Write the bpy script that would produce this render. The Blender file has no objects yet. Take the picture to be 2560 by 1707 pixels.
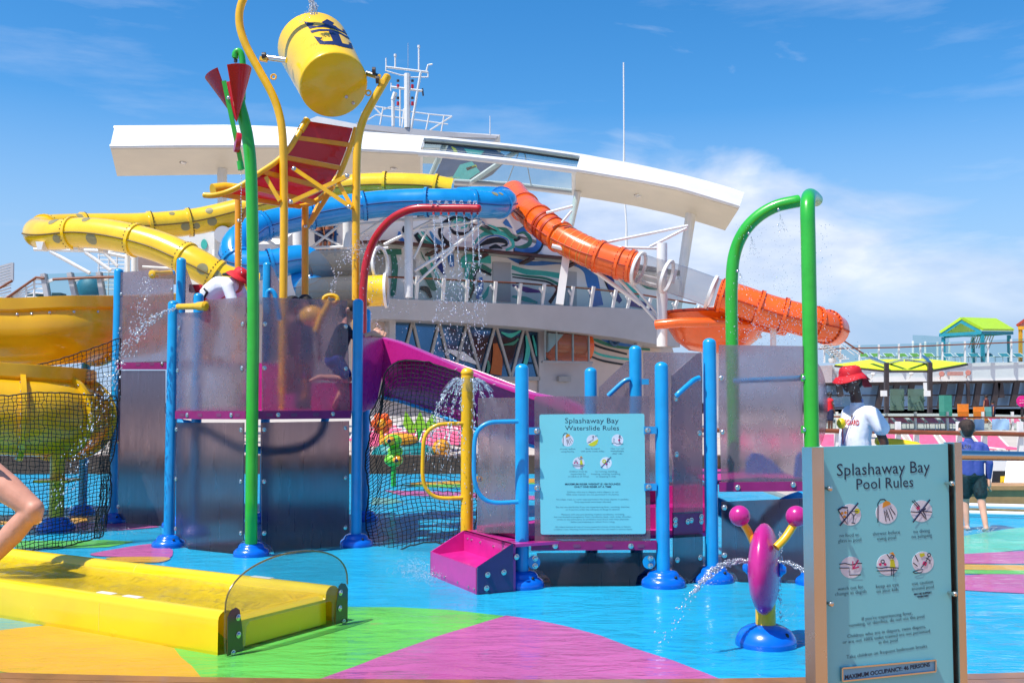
import bpy, bmesh, math, random
from mathutils import Vector as V, Matrix, Quaternion
random.seed(7)
SC = bpy.context.scene
COL = SC.collection
# ---------------------------------------------------------------- camera, light, exposure
FPX, EYE, CX, CY, HOR = 2600.0, 1.6, 1280.0, 853.5, 1005.0
PITCH = math.atan((HOR - CY) / FPX)
cam = bpy.data.objects.new('camera', bpy.data.cameras.new('camera')); COL.objects.link(cam)
cam.data.sensor_width = 36.0; cam.data.lens = 36.0 * FPX / 2560.0
cam.data.clip_start = 0.1; cam.data.clip_end = 60000
cam.location = (0, 0, EYE); cam.rotation_euler = (math.radians(90) + PITCH, 0, 0)
SC.camera = cam
SUN_EL = math.radians(60); SUN_DIR = V((-0.79 * math.cos(SUN_EL), -0.613 * math.cos(SUN_EL), math.sin(SUN_EL)))
sun = bpy.data.objects.new('sun', bpy.data.lights.new('sun', 'SUN')); COL.objects.link(sun)
sun.data.energy = 4.3; sun.data.angle = math.radians(0.5); sun.data.color = (1.0, 0.955, 0.88)
sun.rotation_euler = SUN_DIR.to_track_quat('Z', 'Y').to_euler(); sun.location = (-20, -12, 40)
SC.view_settings.view_transform = 'Standard'; SC.view_settings.look = 'None'
SC.view_settings.exposure = 0.48; SC.view_settings.gamma = 1.0; SC.view_settings.use_curve_mapping = False
SC.render.engine = 'CYCLES'
SC.cycles.use_denoising = True
SC.cycles.max_bounces = 14; SC.cycles.transmission_bounces = 10; SC.cycles.transparent_max_bounces = 24
SC.cycles.glossy_bounces = 5; SC.cycles.diffuse_bounces = 4
SC.cycles.caustics_reflective = False; SC.cycles.caustics_refractive = False
SC.cycles.sample_clamp_indirect = 6.0

world = bpy.data.worlds.new('World'); SC.world = world; world.use_nodes = True
wt = world.node_tree; wt.nodes.clear()
def wn(t, **k):
    n = wt.nodes.new(t)
    for a, b in k.items(): setattr(n, a, b)
    return n
def wl(a, b): wt.links.new(a, b)
sky = wn('ShaderNodeTexSky', sky_type='NISHITA', sun_disc=False, sun_elevation=SUN_EL,
         sun_rotation=math.atan2(SUN_DIR.x, SUN_DIR.y), altitude=0, air_density=1.0, dust_density=0.35, ozone_density=3.2)
hs = wn('ShaderNodeHueSaturation'); hs.inputs['Saturation'].default_value = 1.38; wl(sky.outputs[0], hs.inputs['Color'])
bg1 = wn('ShaderNodeBackground'); bg1.inputs[1].default_value = 0.13; wl(hs.outputs[0], bg1.inputs[0])
bg2 = wn('ShaderNodeBackground'); bg2.inputs[0].default_value = (0.79, 0.855, 0.97, 1); bg2.inputs[1].default_value = 0.80
tc = wn('ShaderNodeTexCoord'); sep = wn('ShaderNodeSeparateXYZ'); wl(tc.outputs['Generated'], sep.inputs[0])
def wm(op, a, b=None, clamp=False):
    n = wn('ShaderNodeMath', operation=op, use_clamp=clamp)
    for i, q in enumerate((a, b)):
        if q is None: continue
        if isinstance(q, (int, float)): n.inputs[i].default_value = q
        else: wl(q, n.inputs[i])
    return n.outputs[0]
# clouds: two layers of fractal noise on the direction, stretched along the horizon, thicker low down and towards +x
mp = wn('ShaderNodeMapping'); mp.inputs['Scale'].default_value = (3.2, 3.2, 8.5); mp.inputs['Location'].default_value = (5.31, 0.0, 0.62)
wl(tc.outputs['Generated'], mp.inputs[0])
n1 = wn('ShaderNodeTexNoise'); n1.inputs['Scale'].default_value = 1.6; n1.inputs['Detail'].default_value = 9; n1.inputs['Roughness'].default_value = 0.56; n1.inputs['Distortion'].default_value = 0.5
wl(mp.outputs[0], n1.inputs['Vector'])
mp2 = wn('ShaderNodeMapping'); mp2.inputs['Scale'].default_value = (2.0, 2.0, 11.0); mp2.inputs['Rotation'].default_value = (0, 0.22, 0); wl(tc.outputs['Generated'], mp2.inputs[0])
n2 = wn('ShaderNodeTexNoise'); n2.inputs['Scale'].default_value = 1.8; n2.inputs['Detail'].default_value = 8; n2.inputs['Roughness'].default_value = 0.6
wl(mp2.outputs[0], n2.inputs['Vector'])
el = sep.outputs['Z']; xx = sep.outputs['X']
# height where the bank ends rises towards +x, fading again further round
topx = wm('ADD', 0.285, wm('MULTIPLY', wm('ABSOLUTE', wm('SUBTRACT', xx, 0.10)), -0.32))
low = wm('DIVIDE', wm('SUBTRACT', topx, el), 0.07, True)
side = wm('MULTIPLY', wm('ADD', xx, 0.19), 4.6, True)
bank = wm('MULTIPLY', wm('MULTIPLY', low, side), 0.40)
f1 = wm('MULTIPLY', wm('SUBTRACT', wm('ADD', n1.outputs['Fac'], bank), 0.62), 3.6, True)
f2 = wm('MULTIPLY', wm('SUBTRACT', n2.outputs['Fac'], 0.53), 2.2, True)
f2 = wm('MULTIPLY', f2, 0.5)
# pale blue air low down; clouds shaded by their own noise, thinning into that air near the horizon
bg3 = wn('ShaderNodeBackground'); bg3.inputs[0].default_value = (0.43, 0.63, 0.95, 1); bg3.inputs[1].default_value = 0.66
haze_f = wm('MULTIPLY', wm('MULTIPLY', wm('SUBTRACT', 0.27, el), 5.0, True), 0.92)
mixh = wn('ShaderNodeMixShader'); wl(haze_f, mixh.inputs[0]); wl(bg1.outputs[0], mixh.inputs[1]); wl(bg3.outputs[0], mixh.inputs[2])
cr = wn('ShaderNodeValToRGB'); cr.color_ramp.elements[0].position = 0.34; cr.color_ramp.elements[1].position = 0.62
cr.color_ramp.elements[0].color = (0.50, 0.62, 0.86, 1); cr.color_ramp.elements[1].color = (0.82, 0.88, 0.98, 1)
n3 = wn('ShaderNodeTexNoise'); n3.inputs['Scale'].default_value = 2.6; n3.inputs['Detail'].default_value = 8; n3.inputs['Roughness'].default_value = 0.55; wl(mp.outputs[0], n3.inputs['Vector']); wl(n3.outputs['Fac'], cr.inputs[0]); wl(cr.outputs[0], bg2.inputs[0])
thin = wm('MULTIPLY', wm('SUBTRACT', el, 0.03), 11.0, True)
fac = wm('MAXIMUM', wm('MULTIPLY', wm('MULTIPLY', f1, thin), 0.92), f2)
mix = wn('ShaderNodeMixShader'); wl(fac, mix.inputs[0]); wl(mixh.outputs[0], mix.inputs[1]); wl(bg2.outputs[0], mix.inputs[2])
wout = wn('ShaderNodeOutputWorld'); wl(mix.outputs[0], wout.inputs[0])

# ---------------------------------------------------------------- helpers
FWD = V((0, math.cos(PITCH), math.sin(PITCH))); UPV = V((0, -math.sin(PITCH), math.cos(PITCH))); RT = V((1, 0, 0)); ZZ = V((0, 0, 1)); ORG = V((0, 0, EYE))
def ray(x, y): return FWD + RT * ((x - CX) / FPX) + UPV * ((CY - y) / FPX)
def P(x, y, D):
    d = ray(x, y); return ORG + d * (D / d.y)
def G(x, y, z=0.0):
    d = ray(x, y); return ORG + d * ((z - EYE) / d.z)
def Zh(y, D): return P(CX, y, D).z
class Plane:
    """vertical plane through two ground points; hit(px,py) meets it with a sight line"""
    def __init__(s, a, b):
        s.o = V((a[0], a[1], 0)); s.u = V((b[0] - a[0], b[1] - a[1], 0)).normalized()
        s.n = V((s.u.y, -s.u.x, 0))
        if s.n.y > 0: s.n = -s.n
    def hit(s, x, y, off=0.0):
        d = ray(x, y); t = (s.o + s.n * off - ORG).dot(s.n) / d.dot(s.n)
        return ORG + d * t
def lin(c):
    r = []
    for q in c:
        q /= 255.0
        r.append(q / 12.92 if q <= 0.04045 else ((q + 0.055) / 1.055) ** 2.4)
    return (r[0], r[1], r[2], 1.0)

class MB:
    def __init__(s): s.v = []; s.f = []
    def add(s, vs, fs):
        o = len(s.v); s.v += [V(p) for p in vs]; s.f += [tuple(i + o for i in f) for f in fs]; return s
    def box(s, c, size, rz=0.0, M=None):
        x, y, z = [q / 2 for q in size]
        R = M or Matrix.Rotation(rz, 3, 'Z'); c = V(c)
        vs = [c + R @ V((a * x, b * y, d * z)) for d in (-1, 1) for a, b in ((-1, -1), (1, -1), (1, 1), (-1, 1))]
        return s.add(vs, [(3, 2, 1, 0), (4, 5, 6, 7), (0, 1, 5, 4), (1, 2, 6, 5), (2, 3, 7, 6), (3, 0, 4, 7)])
    def bar(s, a, b, w, h=None, up=ZZ):
        a, b = V(a), V(b); h = h or w; d = (b - a); L = d.length; d.normalize()
        sx = d.cross(up)
        if sx.length < 1e-4: sx = d.cross(V((0, 1, 0)))
        sx.normalize(); sy = sx.cross(d)
        M = Matrix((sx, d, sy)).transposed()
        return s.box((a + b) / 2, (w, L, h), M=M)
    def tube(s, pts, r, n=12, caps=True, dome=False, closed=False):
        pts = [V(p) for p in pts]; m = len(pts)
        rs = list(r) if isinstance(r, (list, tuple)) else [r] * m
        if dome:
            e = (pts[-1] - pts[-2]).normalized(); R = rs[-1]; p0 = pts[-1] - e * R * 0.75
            pts = pts[:-1] + [p0 + e * R * 0.75 * math.sin(k * math.pi / 8) for k in range(5)]
            rs = rs[:-1] + [max(R * math.cos(k * math.pi / 8), R * 0.02) for k in range(5)]; m = len(pts)
        tang = []
        for i in range(m):
            if closed: t = pts[(i + 1) % m] - pts[i - 1]
            else: t = pts[min(i + 1, m - 1)] - pts[max(i - 1, 0)]
            tang.append(t.normalized())
        u = tang[0].orthogonal().normalized()
        if abs(tang[0].z) < 0.95:
            u = (ZZ - tang[0] * ZZ.dot(tang[0])).normalized()
        vs = []
        for i in range(m):
            if i:
                q = tang[i - 1].rotation_difference(tang[i]); u = q @ u
            w = tang[i].cross(u)
            vs += [pts[i] + (u * math.cos(2 * math.pi * k / n) + w * math.sin(2 * math.pi * k / n)) * rs[i] for k in range(n)]
        fs = []
        for i in range(m if closed else m - 1):
            j = (i + 1) % m
            fs += [(i * n + k, i * n + (k + 1) % n, j * n + (k + 1) % n, j * n + k) for k in range(n)]
        if caps and not closed:
            fs.append(tuple(range(n))[::-1]); fs.append(tuple((m - 1) * n + k for k in range(n)))
        return s.add(vs, fs)
    def lathe(s, prof, c=(0, 0, 0), axis=ZZ, n=24, cap=True):
        c = V(c); axis = V(axis).normalized(); q = ZZ.rotation_difference(axis); vs = []; m = len(prof)
        for r, z in prof:
            vs += [c + q @ V((r * math.cos(2 * math.pi * k / n), r * math.sin(2 * math.pi * k / n), z)) for k in range(n)]
        fs = [(i * n + k, i * n + (k + 1) % n, (i + 1) * n + (k + 1) % n, (i + 1) * n + k) for i in range(m - 1) for k in range(n)]
        if cap and prof[0][0] > 1e-4: fs.append(tuple(range(n))[::-1])
        if cap and prof[-1][0] > 1e-4: fs.append(tuple((m - 1) * n + k for k in range(n)))
        return s.add(vs, fs)
    def prism(s, poly, t):
        """poly: planar 3-D outline; t: thickness vector"""
        poly = [V(p) for p in poly]; n = len(poly); t = V(t)
        vs = poly + [p + t for p in poly]
        fs = [tuple(range(n))[::-1], tuple(range(n, 2 * n))] + [(i, (i + 1) % n, n + (i + 1) % n, n + i) for i in range(n)]
        return s.add(vs, fs)
    def sph(s, c, r, n=12, m=8, sc=(1, 1, 1), M=None):
        c = V(c); M = M or Matrix.Identity(3); vs = []; fs = []
        for i in range(m + 1):
            th = math.pi * i / m
            for k in range(n):
                a = 2 * math.pi * k / n; rr = max(math.sin(th), 1e-3)
                vs.append(c + M @ V((r * sc[0] * rr * math.cos(a), r * sc[1] * rr * math.sin(a), r * sc[2] * math.cos(th))))
        fs = [(i * n + k, (i + 1) * n + k, (i + 1) * n + (k + 1) % n, i * n + (k + 1) % n) for i in range(m) for k in range(n)]
        return s.add(vs, fs)
    def loft(s, rows, close=False):
        n = len(rows[0]); vs = [p for r in rows for p in r]; m = len(rows)
        fs = [(i * n + k, i * n + (k + 1) % n, (i + 1) * n + (k + 1) % n, (i + 1) * n + k) for i in range(m - 1) for k in range(n if close else n - 1)]
        return s.add(vs, fs)
    def ribbon(s, pts, w, nrm, t=0.01):
        """flat strip of width w (number or list) following pts in a plane of normal nrm, thickness t"""
        pts = [V(p) for p in pts]; m = len(pts); nrm = V(nrm).normalized(); A = []; B = []
        ws = list(w) if isinstance(w, (list, tuple)) else [w] * m
        for i in range(m):
            d = (pts[min(i + 1, m - 1)] - pts[max(i - 1, 0)]).normalized(); sx = d.cross(nrm).normalized()
            A.append(pts[i] + sx * ws[i] / 2); B.append(pts[i] - sx * ws[i] / 2)
        rows = [[A[i], B[i], B[i] + nrm * t, A[i] + nrm * t] for i in range(m)]
        s.loft(rows, True); o = len(s.v)
        s.f.append((o - 4, o - 3, o - 2, o - 1)); s.f.append((o - 4 * m + 3, o - 4 * m + 2, o - 4 * m + 1, o - 4 * m))
        return s
    def mesh(s, name, sharp=40, off=V((0, 0, 0)), up=False):
        me = bpy.data.meshes.new(name); me.from_pydata([p - off for p in s.v], [], s.f)
        bm = bmesh.new(); bm.from_mesh(me); bmesh.ops.remove_doubles(bm, verts=bm.verts, dist=1e-5)
        bmesh.ops.recalc_face_normals(bm, faces=bm.faces)
        if up and sum(f.normal.z for f in bm.faces) < 0: bmesh.ops.reverse_faces(bm, faces=bm.faces)
        bm.to_mesh(me); bm.free()
        me.polygons.foreach_set('use_smooth', [True] * len(me.polygons)); me.set_sharp_from_angle(angle=math.radians(sharp)); me.update()
        return me
    def build(s, name, mat, parent=None, sharp=40, label=None, up=False):
        me = s.mesh(name, sharp, up=up); me.materials.append(mat)
        return link(name, me, parent, label)
def link(name, me, parent=None, label=None):
    o = bpy.data.objects.new(name, me); COL.objects.link(o)
    if parent is not None: attach(o, parent)
    if label: o['label'] = label
    return o
def attach(o, parent):
    o.parent = parent
    if parent.type == 'EMPTY': o.matrix_parent_inverse = Matrix.Translation(-V(parent.location))
def thing(name, label, cat, loc, group=None):
    o = bpy.data.objects.new(name, None); COL.objects.link(o); o.location = loc; o.empty_display_size = 0.2
    o['label'] = label; o['category'] = cat
    if group: o['group'] = group
    return o
def single(mb, name, mat, label, cat, group=None, sharp=40, kind=None):
    lo = V((min(p.x for p in mb.v), min(p.y for p in mb.v), min(p.z for p in mb.v))); hi = V((max(p.x for p in mb.v), max(p.y for p in mb.v), 0))
    off = V(((lo.x + hi.x) / 2, (lo.y + hi.y) / 2, lo.z))
    me = mb.mesh(name, sharp, off); me.materials.append(mat); o = link(name, me); o.location = off
    if label: o['label'] = label
    if cat: o['category'] = cat
    if group: o['group'] = group
    if kind: o['kind'] = kind
    return o
def struct(mb, name, mat, sharp=40, parent=None, label=None):
    o = mb.build(name, mat, parent, sharp, up=True)
    if parent is None: o['kind'] = 'structure'
    if label: o['label'] = label
    return o
def kids(o): return [c for c in bpy.data.objects if c.parent == o]
def dup(root, loc, rz=0.0, label=None, tree=None):
    tree = tree or [(c, kids(c)) for c in kids(root)]
    r = root.copy(); COL.objects.link(r); r.location = loc; r.rotation_euler = (0, 0, rz)
    if label: r['label'] = label
    for c, sub in tree:
        k = c.copy(); COL.objects.link(k); k.parent = r; k.matrix_parent_inverse = c.matrix_parent_inverse
        for g in sub:
            h = g.copy(); COL.objects.link(h); h.parent = k; h.matrix_parent_inverse = g.matrix_parent_inverse
    return r
ORD = 'first second third fourth fifth sixth seventh eighth ninth tenth eleventh twelfth thirteenth fourteenth fifteenth sixteenth seventeenth eighteenth nineteenth twentieth'.split()
def number_off(objs, text, row=None):
    """label alike things by their place in the row, counted from the left"""
    objs = sorted(objs, key=lambda o: o.location.x / o.location.y)
    for i, o in enumerate(objs): o['label'] = (ORD[i] if i < 20 else 'last') + ' from the left, ' + text
def curve(pts, n=6, closed=False):
    """Catmull-Rom through pts"""
    pts = [V(p) for p in pts]; out = []; m = len(pts)
    for i in range(m - 1):
        p0 = pts[i - 1] if i else pts[0] * 2 - pts[1]; p1 = pts[i]; p2 = pts[i + 1]; p3 = pts[i + 2] if i + 2 < m else pts[-1] * 2 - pts[-2]
        for k in range(n):
            t = k / n
            out.append(0.5 * ((2 * p1) + (p2 - p0) * t + (2 * p0 - 5 * p1 + 4 * p2 - p3) * t * t + (3 * p1 - p0 - 3 * p2 + p3) * t ** 3))
    return out + [pts[-1]]
def pcurve(pts, n=6):
    """curve through (px,py,depth) triples"""
    return curve([P(*p) for p in pts], n)
def lerp(a, b, t): return a + (b - a) * t

# ---------------------------------------------------------------- materials
def newmat(name):
    m = bpy.data.materials.new(name); m.use_nodes = True; nt = m.node_tree; nt.nodes.clear(); return m, nt
def paint(name, rgb, rough=0.35, metal=0.0, coat=0.0, var=0.08, scale=6.0, bump=0.0, bscale=40.0, spec=0.5, alpha=1.0, trans=0.0):
    """painted / moulded surface: base colour with a little real wear and fading in it"""
    m, nt = newmat(name); L = nt.links.new; N = nt.nodes.new
    b = N('ShaderNodeBsdfPrincipled'); o = N('ShaderNodeOutputMaterial'); L(b.outputs[0], o.inputs[0])
    c = lin(rgb); b.inputs['Roughness'].default_value = rough; b.inputs['Metallic'].default_value = metal
    b.inputs['Coat Weight'].default_value = coat; b.inputs['Coat Roughness'].default_value = 0.08; b.inputs['Specular IOR Level'].default_value = spec
    b.inputs['Alpha'].default_value = alpha; b.inputs['Transmission Weight'].default_value = trans
    t = N('ShaderNodeTexCoord'); nz = N('ShaderNodeTexNoise'); nz.inputs['Scale'].default_value = scale; nz.inputs['Detail'].default_value = 6; nz.inputs['Roughness'].default_value = 0.6
    L(t.outputs['Object'], nz.inputs['Vector'])
    rp = N('ShaderNodeValToRGB'); e = rp.color_ramp.elements
    e[0].position = 0.3; e[1].position = 0.72
    e[0].color = tuple(max(q * (1 - var * 1.5), 0) for q in c[:3]) + (1,); e[1].color = tuple(min(q * (1 + var) + 0.004 * var, 1) for q in c[:3]) + (1,)
    L(nz.outputs['Fac'], rp.inputs[0]); L(rp.outputs[0], b.inputs['Base Color'])
    mr = N('ShaderNodeMapRange'); mr.inputs[3].default_value = max(rough - 0.08, 0.02); mr.inputs[4].default_value = min(rough + 0.12, 1)
    L(nz.outputs['Fac'], mr.inputs[0]); L(mr.outputs[0], b.inputs['Roughness'])
    if bump:
        n2 = N('ShaderNodeTexNoise'); n2.inputs['Scale'].default_value = bscale; n2.inputs['Detail'].default_value = 4; L(t.outputs['Object'], n2.inputs['Vector'])
        bp = N('ShaderNodeBump'); bp.inputs['Strength'].default_value = bump; bp.inputs['Distance'].default_value = 0.02; L(n2.outputs['Fac'], bp.inputs['Height']); L(bp.outputs[0], b.inputs['Normal'])
    return m
def front_fresnel(nt, ior):
    N = nt.nodes.new; fr = N('ShaderNodeFresnel'); fr.inputs[0].default_value = ior; g = N('ShaderNodeNewGeometry')
    a = N('ShaderNodeMath'); a.operation = 'SUBTRACT'; a.inputs[0].default_value = 1.0; nt.links.new(g.outputs['Backfacing'], a.inputs[1])
    b = N('ShaderNodeMath'); b.operation = 'MULTIPLY'; nt.links.new(fr.outputs[0], b.inputs[0]); nt.links.new(a.outputs[0], b.inputs[1]); return b.outputs[0]
def clear(name, tint, gloss_rough=0.03, ior=1.45, opac=0.0, body=(200, 210, 215)):
    """clear sheet: tinted transparency, Fresnel reflection and a share of milky body"""
    m, nt = newmat(name); L = nt.links.new; N = nt.nodes.new
    tr = N('ShaderNodeBsdfTransparent'); tr.inputs[0].default_value = lin(tint)
    gl = N('ShaderNodeBsdfGlossy'); gl.inputs['Roughness'].default_value = gloss_rough
    df = N('ShaderNodeBsdfDiffuse'); df.inputs[0].default_value = lin(body)
    m1 = N('ShaderNodeMixShader'); m1.inputs[0].default_value = opac; L(tr.outputs[0], m1.inputs[1]); L(df.outputs[0], m1.inputs[2])
    m2 = N('ShaderNodeMixShader'); L(front_fresnel(nt, ior), m2.inputs[0]); L(m1.outputs[0], m2.inputs[1]); L(gl.outputs[0], m2.inputs[2])
    o = N('ShaderNodeOutputMaterial'); L(m2.outputs[0], o.inputs[0]); return m
def frosted(name, tint, rough=0.3, milk=0.2, body=(150, 140, 160), streak=False):
    """frosted polycarbonate: blurred transmission, a milky share, water marks"""
    m, nt = newmat(name); L = nt.links.new; N = nt.nodes.new
    rf = N('ShaderNodeBsdfRefraction'); rf.inputs['Color'].default_value = lin(tint); rf.inputs['IOR'].default_value = 1.12
    t = N('ShaderNodeTexCoord'); mp = N('ShaderNodeMapping'); mp.inputs['Scale'].default_value = (30, 30, 1.6) if streak else (9, 9, 6); L(t.outputs['Object'], mp.inputs[0])
    nz = N('ShaderNodeTexNoise'); nz.inputs['Scale'].default_value = 1.0; nz.inputs['Detail'].default_value = 7; L(mp.outputs[0], nz.inputs['Vector'])
    mr = N('ShaderNodeMapRange'); mr.inputs[1].default_value = 0.3; mr.inputs[2].default_value = 0.7; mr.inputs[3].default_value = rough * 0.75; mr.inputs[4].default_value = rough * 1.2
    L(nz.outputs['Fac'], mr.inputs[0]); L(mr.outputs[0], rf.inputs['Roughness'])
    df = N('ShaderNodeBsdfDiffuse'); df.inputs[0].default_value = lin(body)
    tl = N('ShaderNodeBsdfTranslucent'); tl.inputs[0].default_value = lin(body)
    md = N('ShaderNodeMixShader'); md.inputs[0].default_value = 0.55; L(df.outputs[0], md.inputs[1]); L(tl.outputs[0], md.inputs[2])
    mk = N('ShaderNodeMapRange'); mk.inputs[1].default_value = 0.3; mk.inputs[2].default_value = 0.75; mk.inputs[3].default_value = milk * 0.8; mk.inputs[4].default_value = milk * 1.25
    L(nz.outputs['Fac'], mk.inputs[0])
    m1 = N('ShaderNodeMixShader'); L(mk.outputs[0], m1.inputs[0]); L(rf.outputs[0], m1.inputs[1]); L(md.outputs[0], m1.inputs[2])
    gl = N('ShaderNodeBsdfGlossy'); gl.inputs['Roughness'].default_value = 0.12
    m2 = N('ShaderNodeMixShader'); L(front_fresnel(nt, 1.35), m2.inputs[0]); L(m1.outputs[0], m2.inputs[1]); L(gl.outputs[0], m2.inputs[2])
    o = N('ShaderNodeOutputMaterial'); L(m2.outputs[0], o.inputs[0]); return m

M = {}
M['blue'] = paint('blue powder coat', (14, 152, 212), 0.32, coat=0.35, bump=0.02, bscale=60)
M['dome'] = paint('royal blue moulded plastic', (4, 104, 210), 0.22, coat=0.5)
M['green'] = paint('green powder coat', (48, 178, 48), 0.3, coat=0.4, bump=0.02, bscale=60)
M['yellow'] = paint('yellow powder coat', (244, 186, 8), 0.32, coat=0.35, bump=0.02)
M['bucket'] = paint('yellow gel coat', (252, 200, 8), 0.28, coat=0.4, var=0.035, scale=2.5)
M['tubeyellow'] = paint('yellow fibreglass', (253, 200, 20), 0.24, coat=0.5, scale=1.2, var=0.1)
M['tubeblue'] = paint('blue fibreglass', (20, 140, 208), 0.22, coat=0.5, scale=1.2, var=0.1)
M['tubeorange'] = paint('orange fibreglass', (242, 98, 12), 0.24, coat=0.5, scale=1.2, var=0.1)
M['seam'] = paint('dark bolted seam', (110, 84, 20), 0.6)
M['seamblue'] = paint('dark blue seam', (16, 70, 130), 0.6)
M['seamorange'] = paint('dark orange seam', (170, 48, 8), 0.5)
M['orange'] = paint('orange steel', (240, 158, 12), 0.4, coat=0.2)
M['red'] = paint('red powder coat', (188, 16, 28), 0.28, coat=0.4)
M['redclear'] = paint('red acrylic', (206, 40, 44), 0.2, coat=0.3, trans=0.25)
M['magenta'] = paint('magenta gel coat', (190, 34, 130), 0.26, coat=0.4, var=0.06, bump=0.02)
M['magbeam'] = paint('dark magenta beam', (140, 22, 98), 0.35, coat=.3)
M['magdeck'] = paint('magenta decking', (188, 38, 134), 0.45, var=0.1)
M['steel'] = paint('brushed steel', (210, 206, 200), 0.22, metal=1.0, var=0.03, scale=4)
M['dark'] = paint('dark bronze metal', (62, 52, 52), 0.4, var=0.15)
M['black'] = paint('black', (18, 18, 20), 0.5)
M['white'] = paint('white marine paint', (232, 230, 226), 0.35, coat=0.15, var=0.04, scale=1.0)
M['warmwhite'] = paint('warm white soffit paint', (222, 212, 192), 0.45, var=0.05, scale=0.6)
M['grey'] = paint('pale grey paint', (186, 184, 186), 0.45, var=0.06, scale=0.7)
M['glass'] = clear('balustrade glass', (232, 243, 243))
M['acrylic'] = clear('clear acrylic', (232, 238, 238), 0.02, 1.4, 0.04)
M['smoke'] = clear('smoke acrylic', (150, 140, 130), 0.04, 1.4, 0.1, (60, 50, 40))
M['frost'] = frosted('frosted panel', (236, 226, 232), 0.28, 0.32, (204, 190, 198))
M['frostshade'] = frosted('shaded lower frosted panel', (214, 202, 210), 0.34, 0.26, (124, 114, 122), True)  # darker copy of the panel: shade under the decks put into its tint
M['net'] = paint('black netting cord', (14, 14, 14), 0.7)
M['teak'] = paint('teak rail', (128, 66, 34), 0.45, var=0.2, scale=5)
M['pinkfab'] = paint('pink sling fabric', (226, 92, 128), 0.8, var=0.12, scale=8)
M['greenfab'] = paint('green sling fabric', (96, 150, 52), 0.8, var=0.12)
M['tealfab'] = paint('teal sling fabric', (28, 120, 140), 0.8, var=0.12)
M['navy'] = paint('navy print', (22, 34, 84), 0.4)
M['signteal'] = paint('teal sign face', (120, 206, 214), 0.35, coat=0.2, var=0.03, scale=1.5)
M['signpool'] = paint('teal pool sign face', (120, 206, 216), 0.35, coat=0.2, var=0.03, scale=1.5)  # same teal, kept apart to tune the board turned from the sun
M['ink'] = paint('navy ink', (22, 36, 66), 0.5)
M['iconwhite'] = paint('white ink', (222, 224, 234), 0.5)
M['iconyellow'] = paint('yellow ink', (206, 206, 40), 0.5)
M['iconorange'] = paint('orange ink', (222, 150, 40), 0.5)
M['iconpink'] = paint('pink ink', (206, 40, 110), 0.5)

def translucent_paint(name, rgb, share):
    m = paint(name, rgb, .24, coat=.5, scale=1.2, var=.1); nt = m.node_tree; L = nt.links.new; out = [n for n in nt.nodes if n.type == 'OUTPUT_MATERIAL'][0]; b = [n for n in nt.nodes if n.type == 'BSDF_PRINCIPLED'][0]
    t = nt.nodes.new('ShaderNodeBsdfTranslucent'); t.inputs[0].default_value = lin(rgb); mx = nt.nodes.new('ShaderNodeMixShader'); mx.inputs[0].default_value = share
    L(b.outputs[0], mx.inputs[1]); L(t.outputs[0], mx.inputs[2]); L(mx.outputs[0], out.inputs[0]); return m
M['chute'] = translucent_paint('translucent yellow fibreglass', (255, 200, 24), .25)
M['redclear'] = translucent_paint('red translucent acrylic', (220, 58, 62), .45)
# ================================================================ the ground, pool floor, water, sea
def floorpaint(name, rgb):
    m, nt = newmat(name); L = nt.links.new; N = nt.nodes.new
    b = N('ShaderNodeBsdfPrincipled'); o = N('ShaderNodeOutputMaterial'); L(b.outputs[0], o.inputs[0])
    c = lin(rgb); t = N('ShaderNodeTexCoord')
    nz = N('ShaderNodeTexNoise'); nz.inputs['Scale'].default_value = 0.9; nz.inputs['Detail'].default_value = 8; nz.inputs['Roughness'].default_value = 0.65; L(t.outputs['Object'], nz.inputs['Vector'])
    sp = N('ShaderNodeTexNoise'); sp.inputs['Scale'].default_value = 160; sp.inputs['Detail'].default_value = 2; L(t.outputs['Object'], sp.inputs['Vector'])
    mx = N('ShaderNodeMath'); mx.operation = 'ADD'; L(nz.outputs['Fac'], mx.inputs[0])
    ms = N('ShaderNodeMath'); ms.operation = 'MULTIPLY'; ms.inputs[1].default_value = 0.35; L(sp.outputs['Fac'], ms.inputs[0]); L(ms.outputs[0], mx.inputs[1])
    rp = N('ShaderNodeValToRGB'); e = rp.color_ramp.elements; e[0].position = 0.45; e[1].position = 0.9
    e[0].color = tuple(q * 0.80 for q in c[:3]) + (1,); e[1].color = tuple(min(q * 1.12, 1) for q in c[:3]) + (1,)
    L(mx.outputs[0], rp.inputs[0]); L(rp.outputs[0], b.inputs['Base Color'])
    b.inputs['Roughness'].default_value = 0.55
    bp = N('ShaderNodeBump'); bp.inputs['Strength'].default_value = 0.25; bp.inputs['Distance'].default_value = 0.004; L(sp.outputs['Fac'], bp.inputs['Height']); L(bp.outputs[0], b.inputs['Normal'])
    return m
FLB = floorpaint('pool floor blue', (28, 178, 222)); FLG = floorpaint('pool floor green', (112, 206, 84)); FLP = floorpaint('pool floor pink', (216, 100, 164))
FLY = floorpaint('pool floor yellow', (252, 174, 50)); FLM = floorpaint('pool floor mint', (112, 208, 182)); FLT = floorpaint('pool floor pale teal', (120, 176, 172))
def sheet(poly, z):
    return MB().add([V((p[0], p[1], z)) for p in poly], [tuple(range(len(poly)))])
def rough_edge(pts, closed=True, amp=0.012, step=0.22):
    """subdivide an outline and wobble it a little, as a hand-laid rubber floor is"""
    out = []; n = len(pts)
    for i in range(n):
        a, b = V(pts[i]), V(pts[(i + 1) % n]); k = max(1, int((b - a).length / step))
        for j in range(k):
            p = a.lerp(b, j / k)
            if j: p = p + V((random.uniform(-amp, amp), random.uniform(-amp, amp), 0))
            out.append(p)
    return out
struct(sheet([(-40, 5.0), (30, 5.0), (30, 24), (-40, 24)], 0.0), 'pool_floor', FLB)
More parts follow.
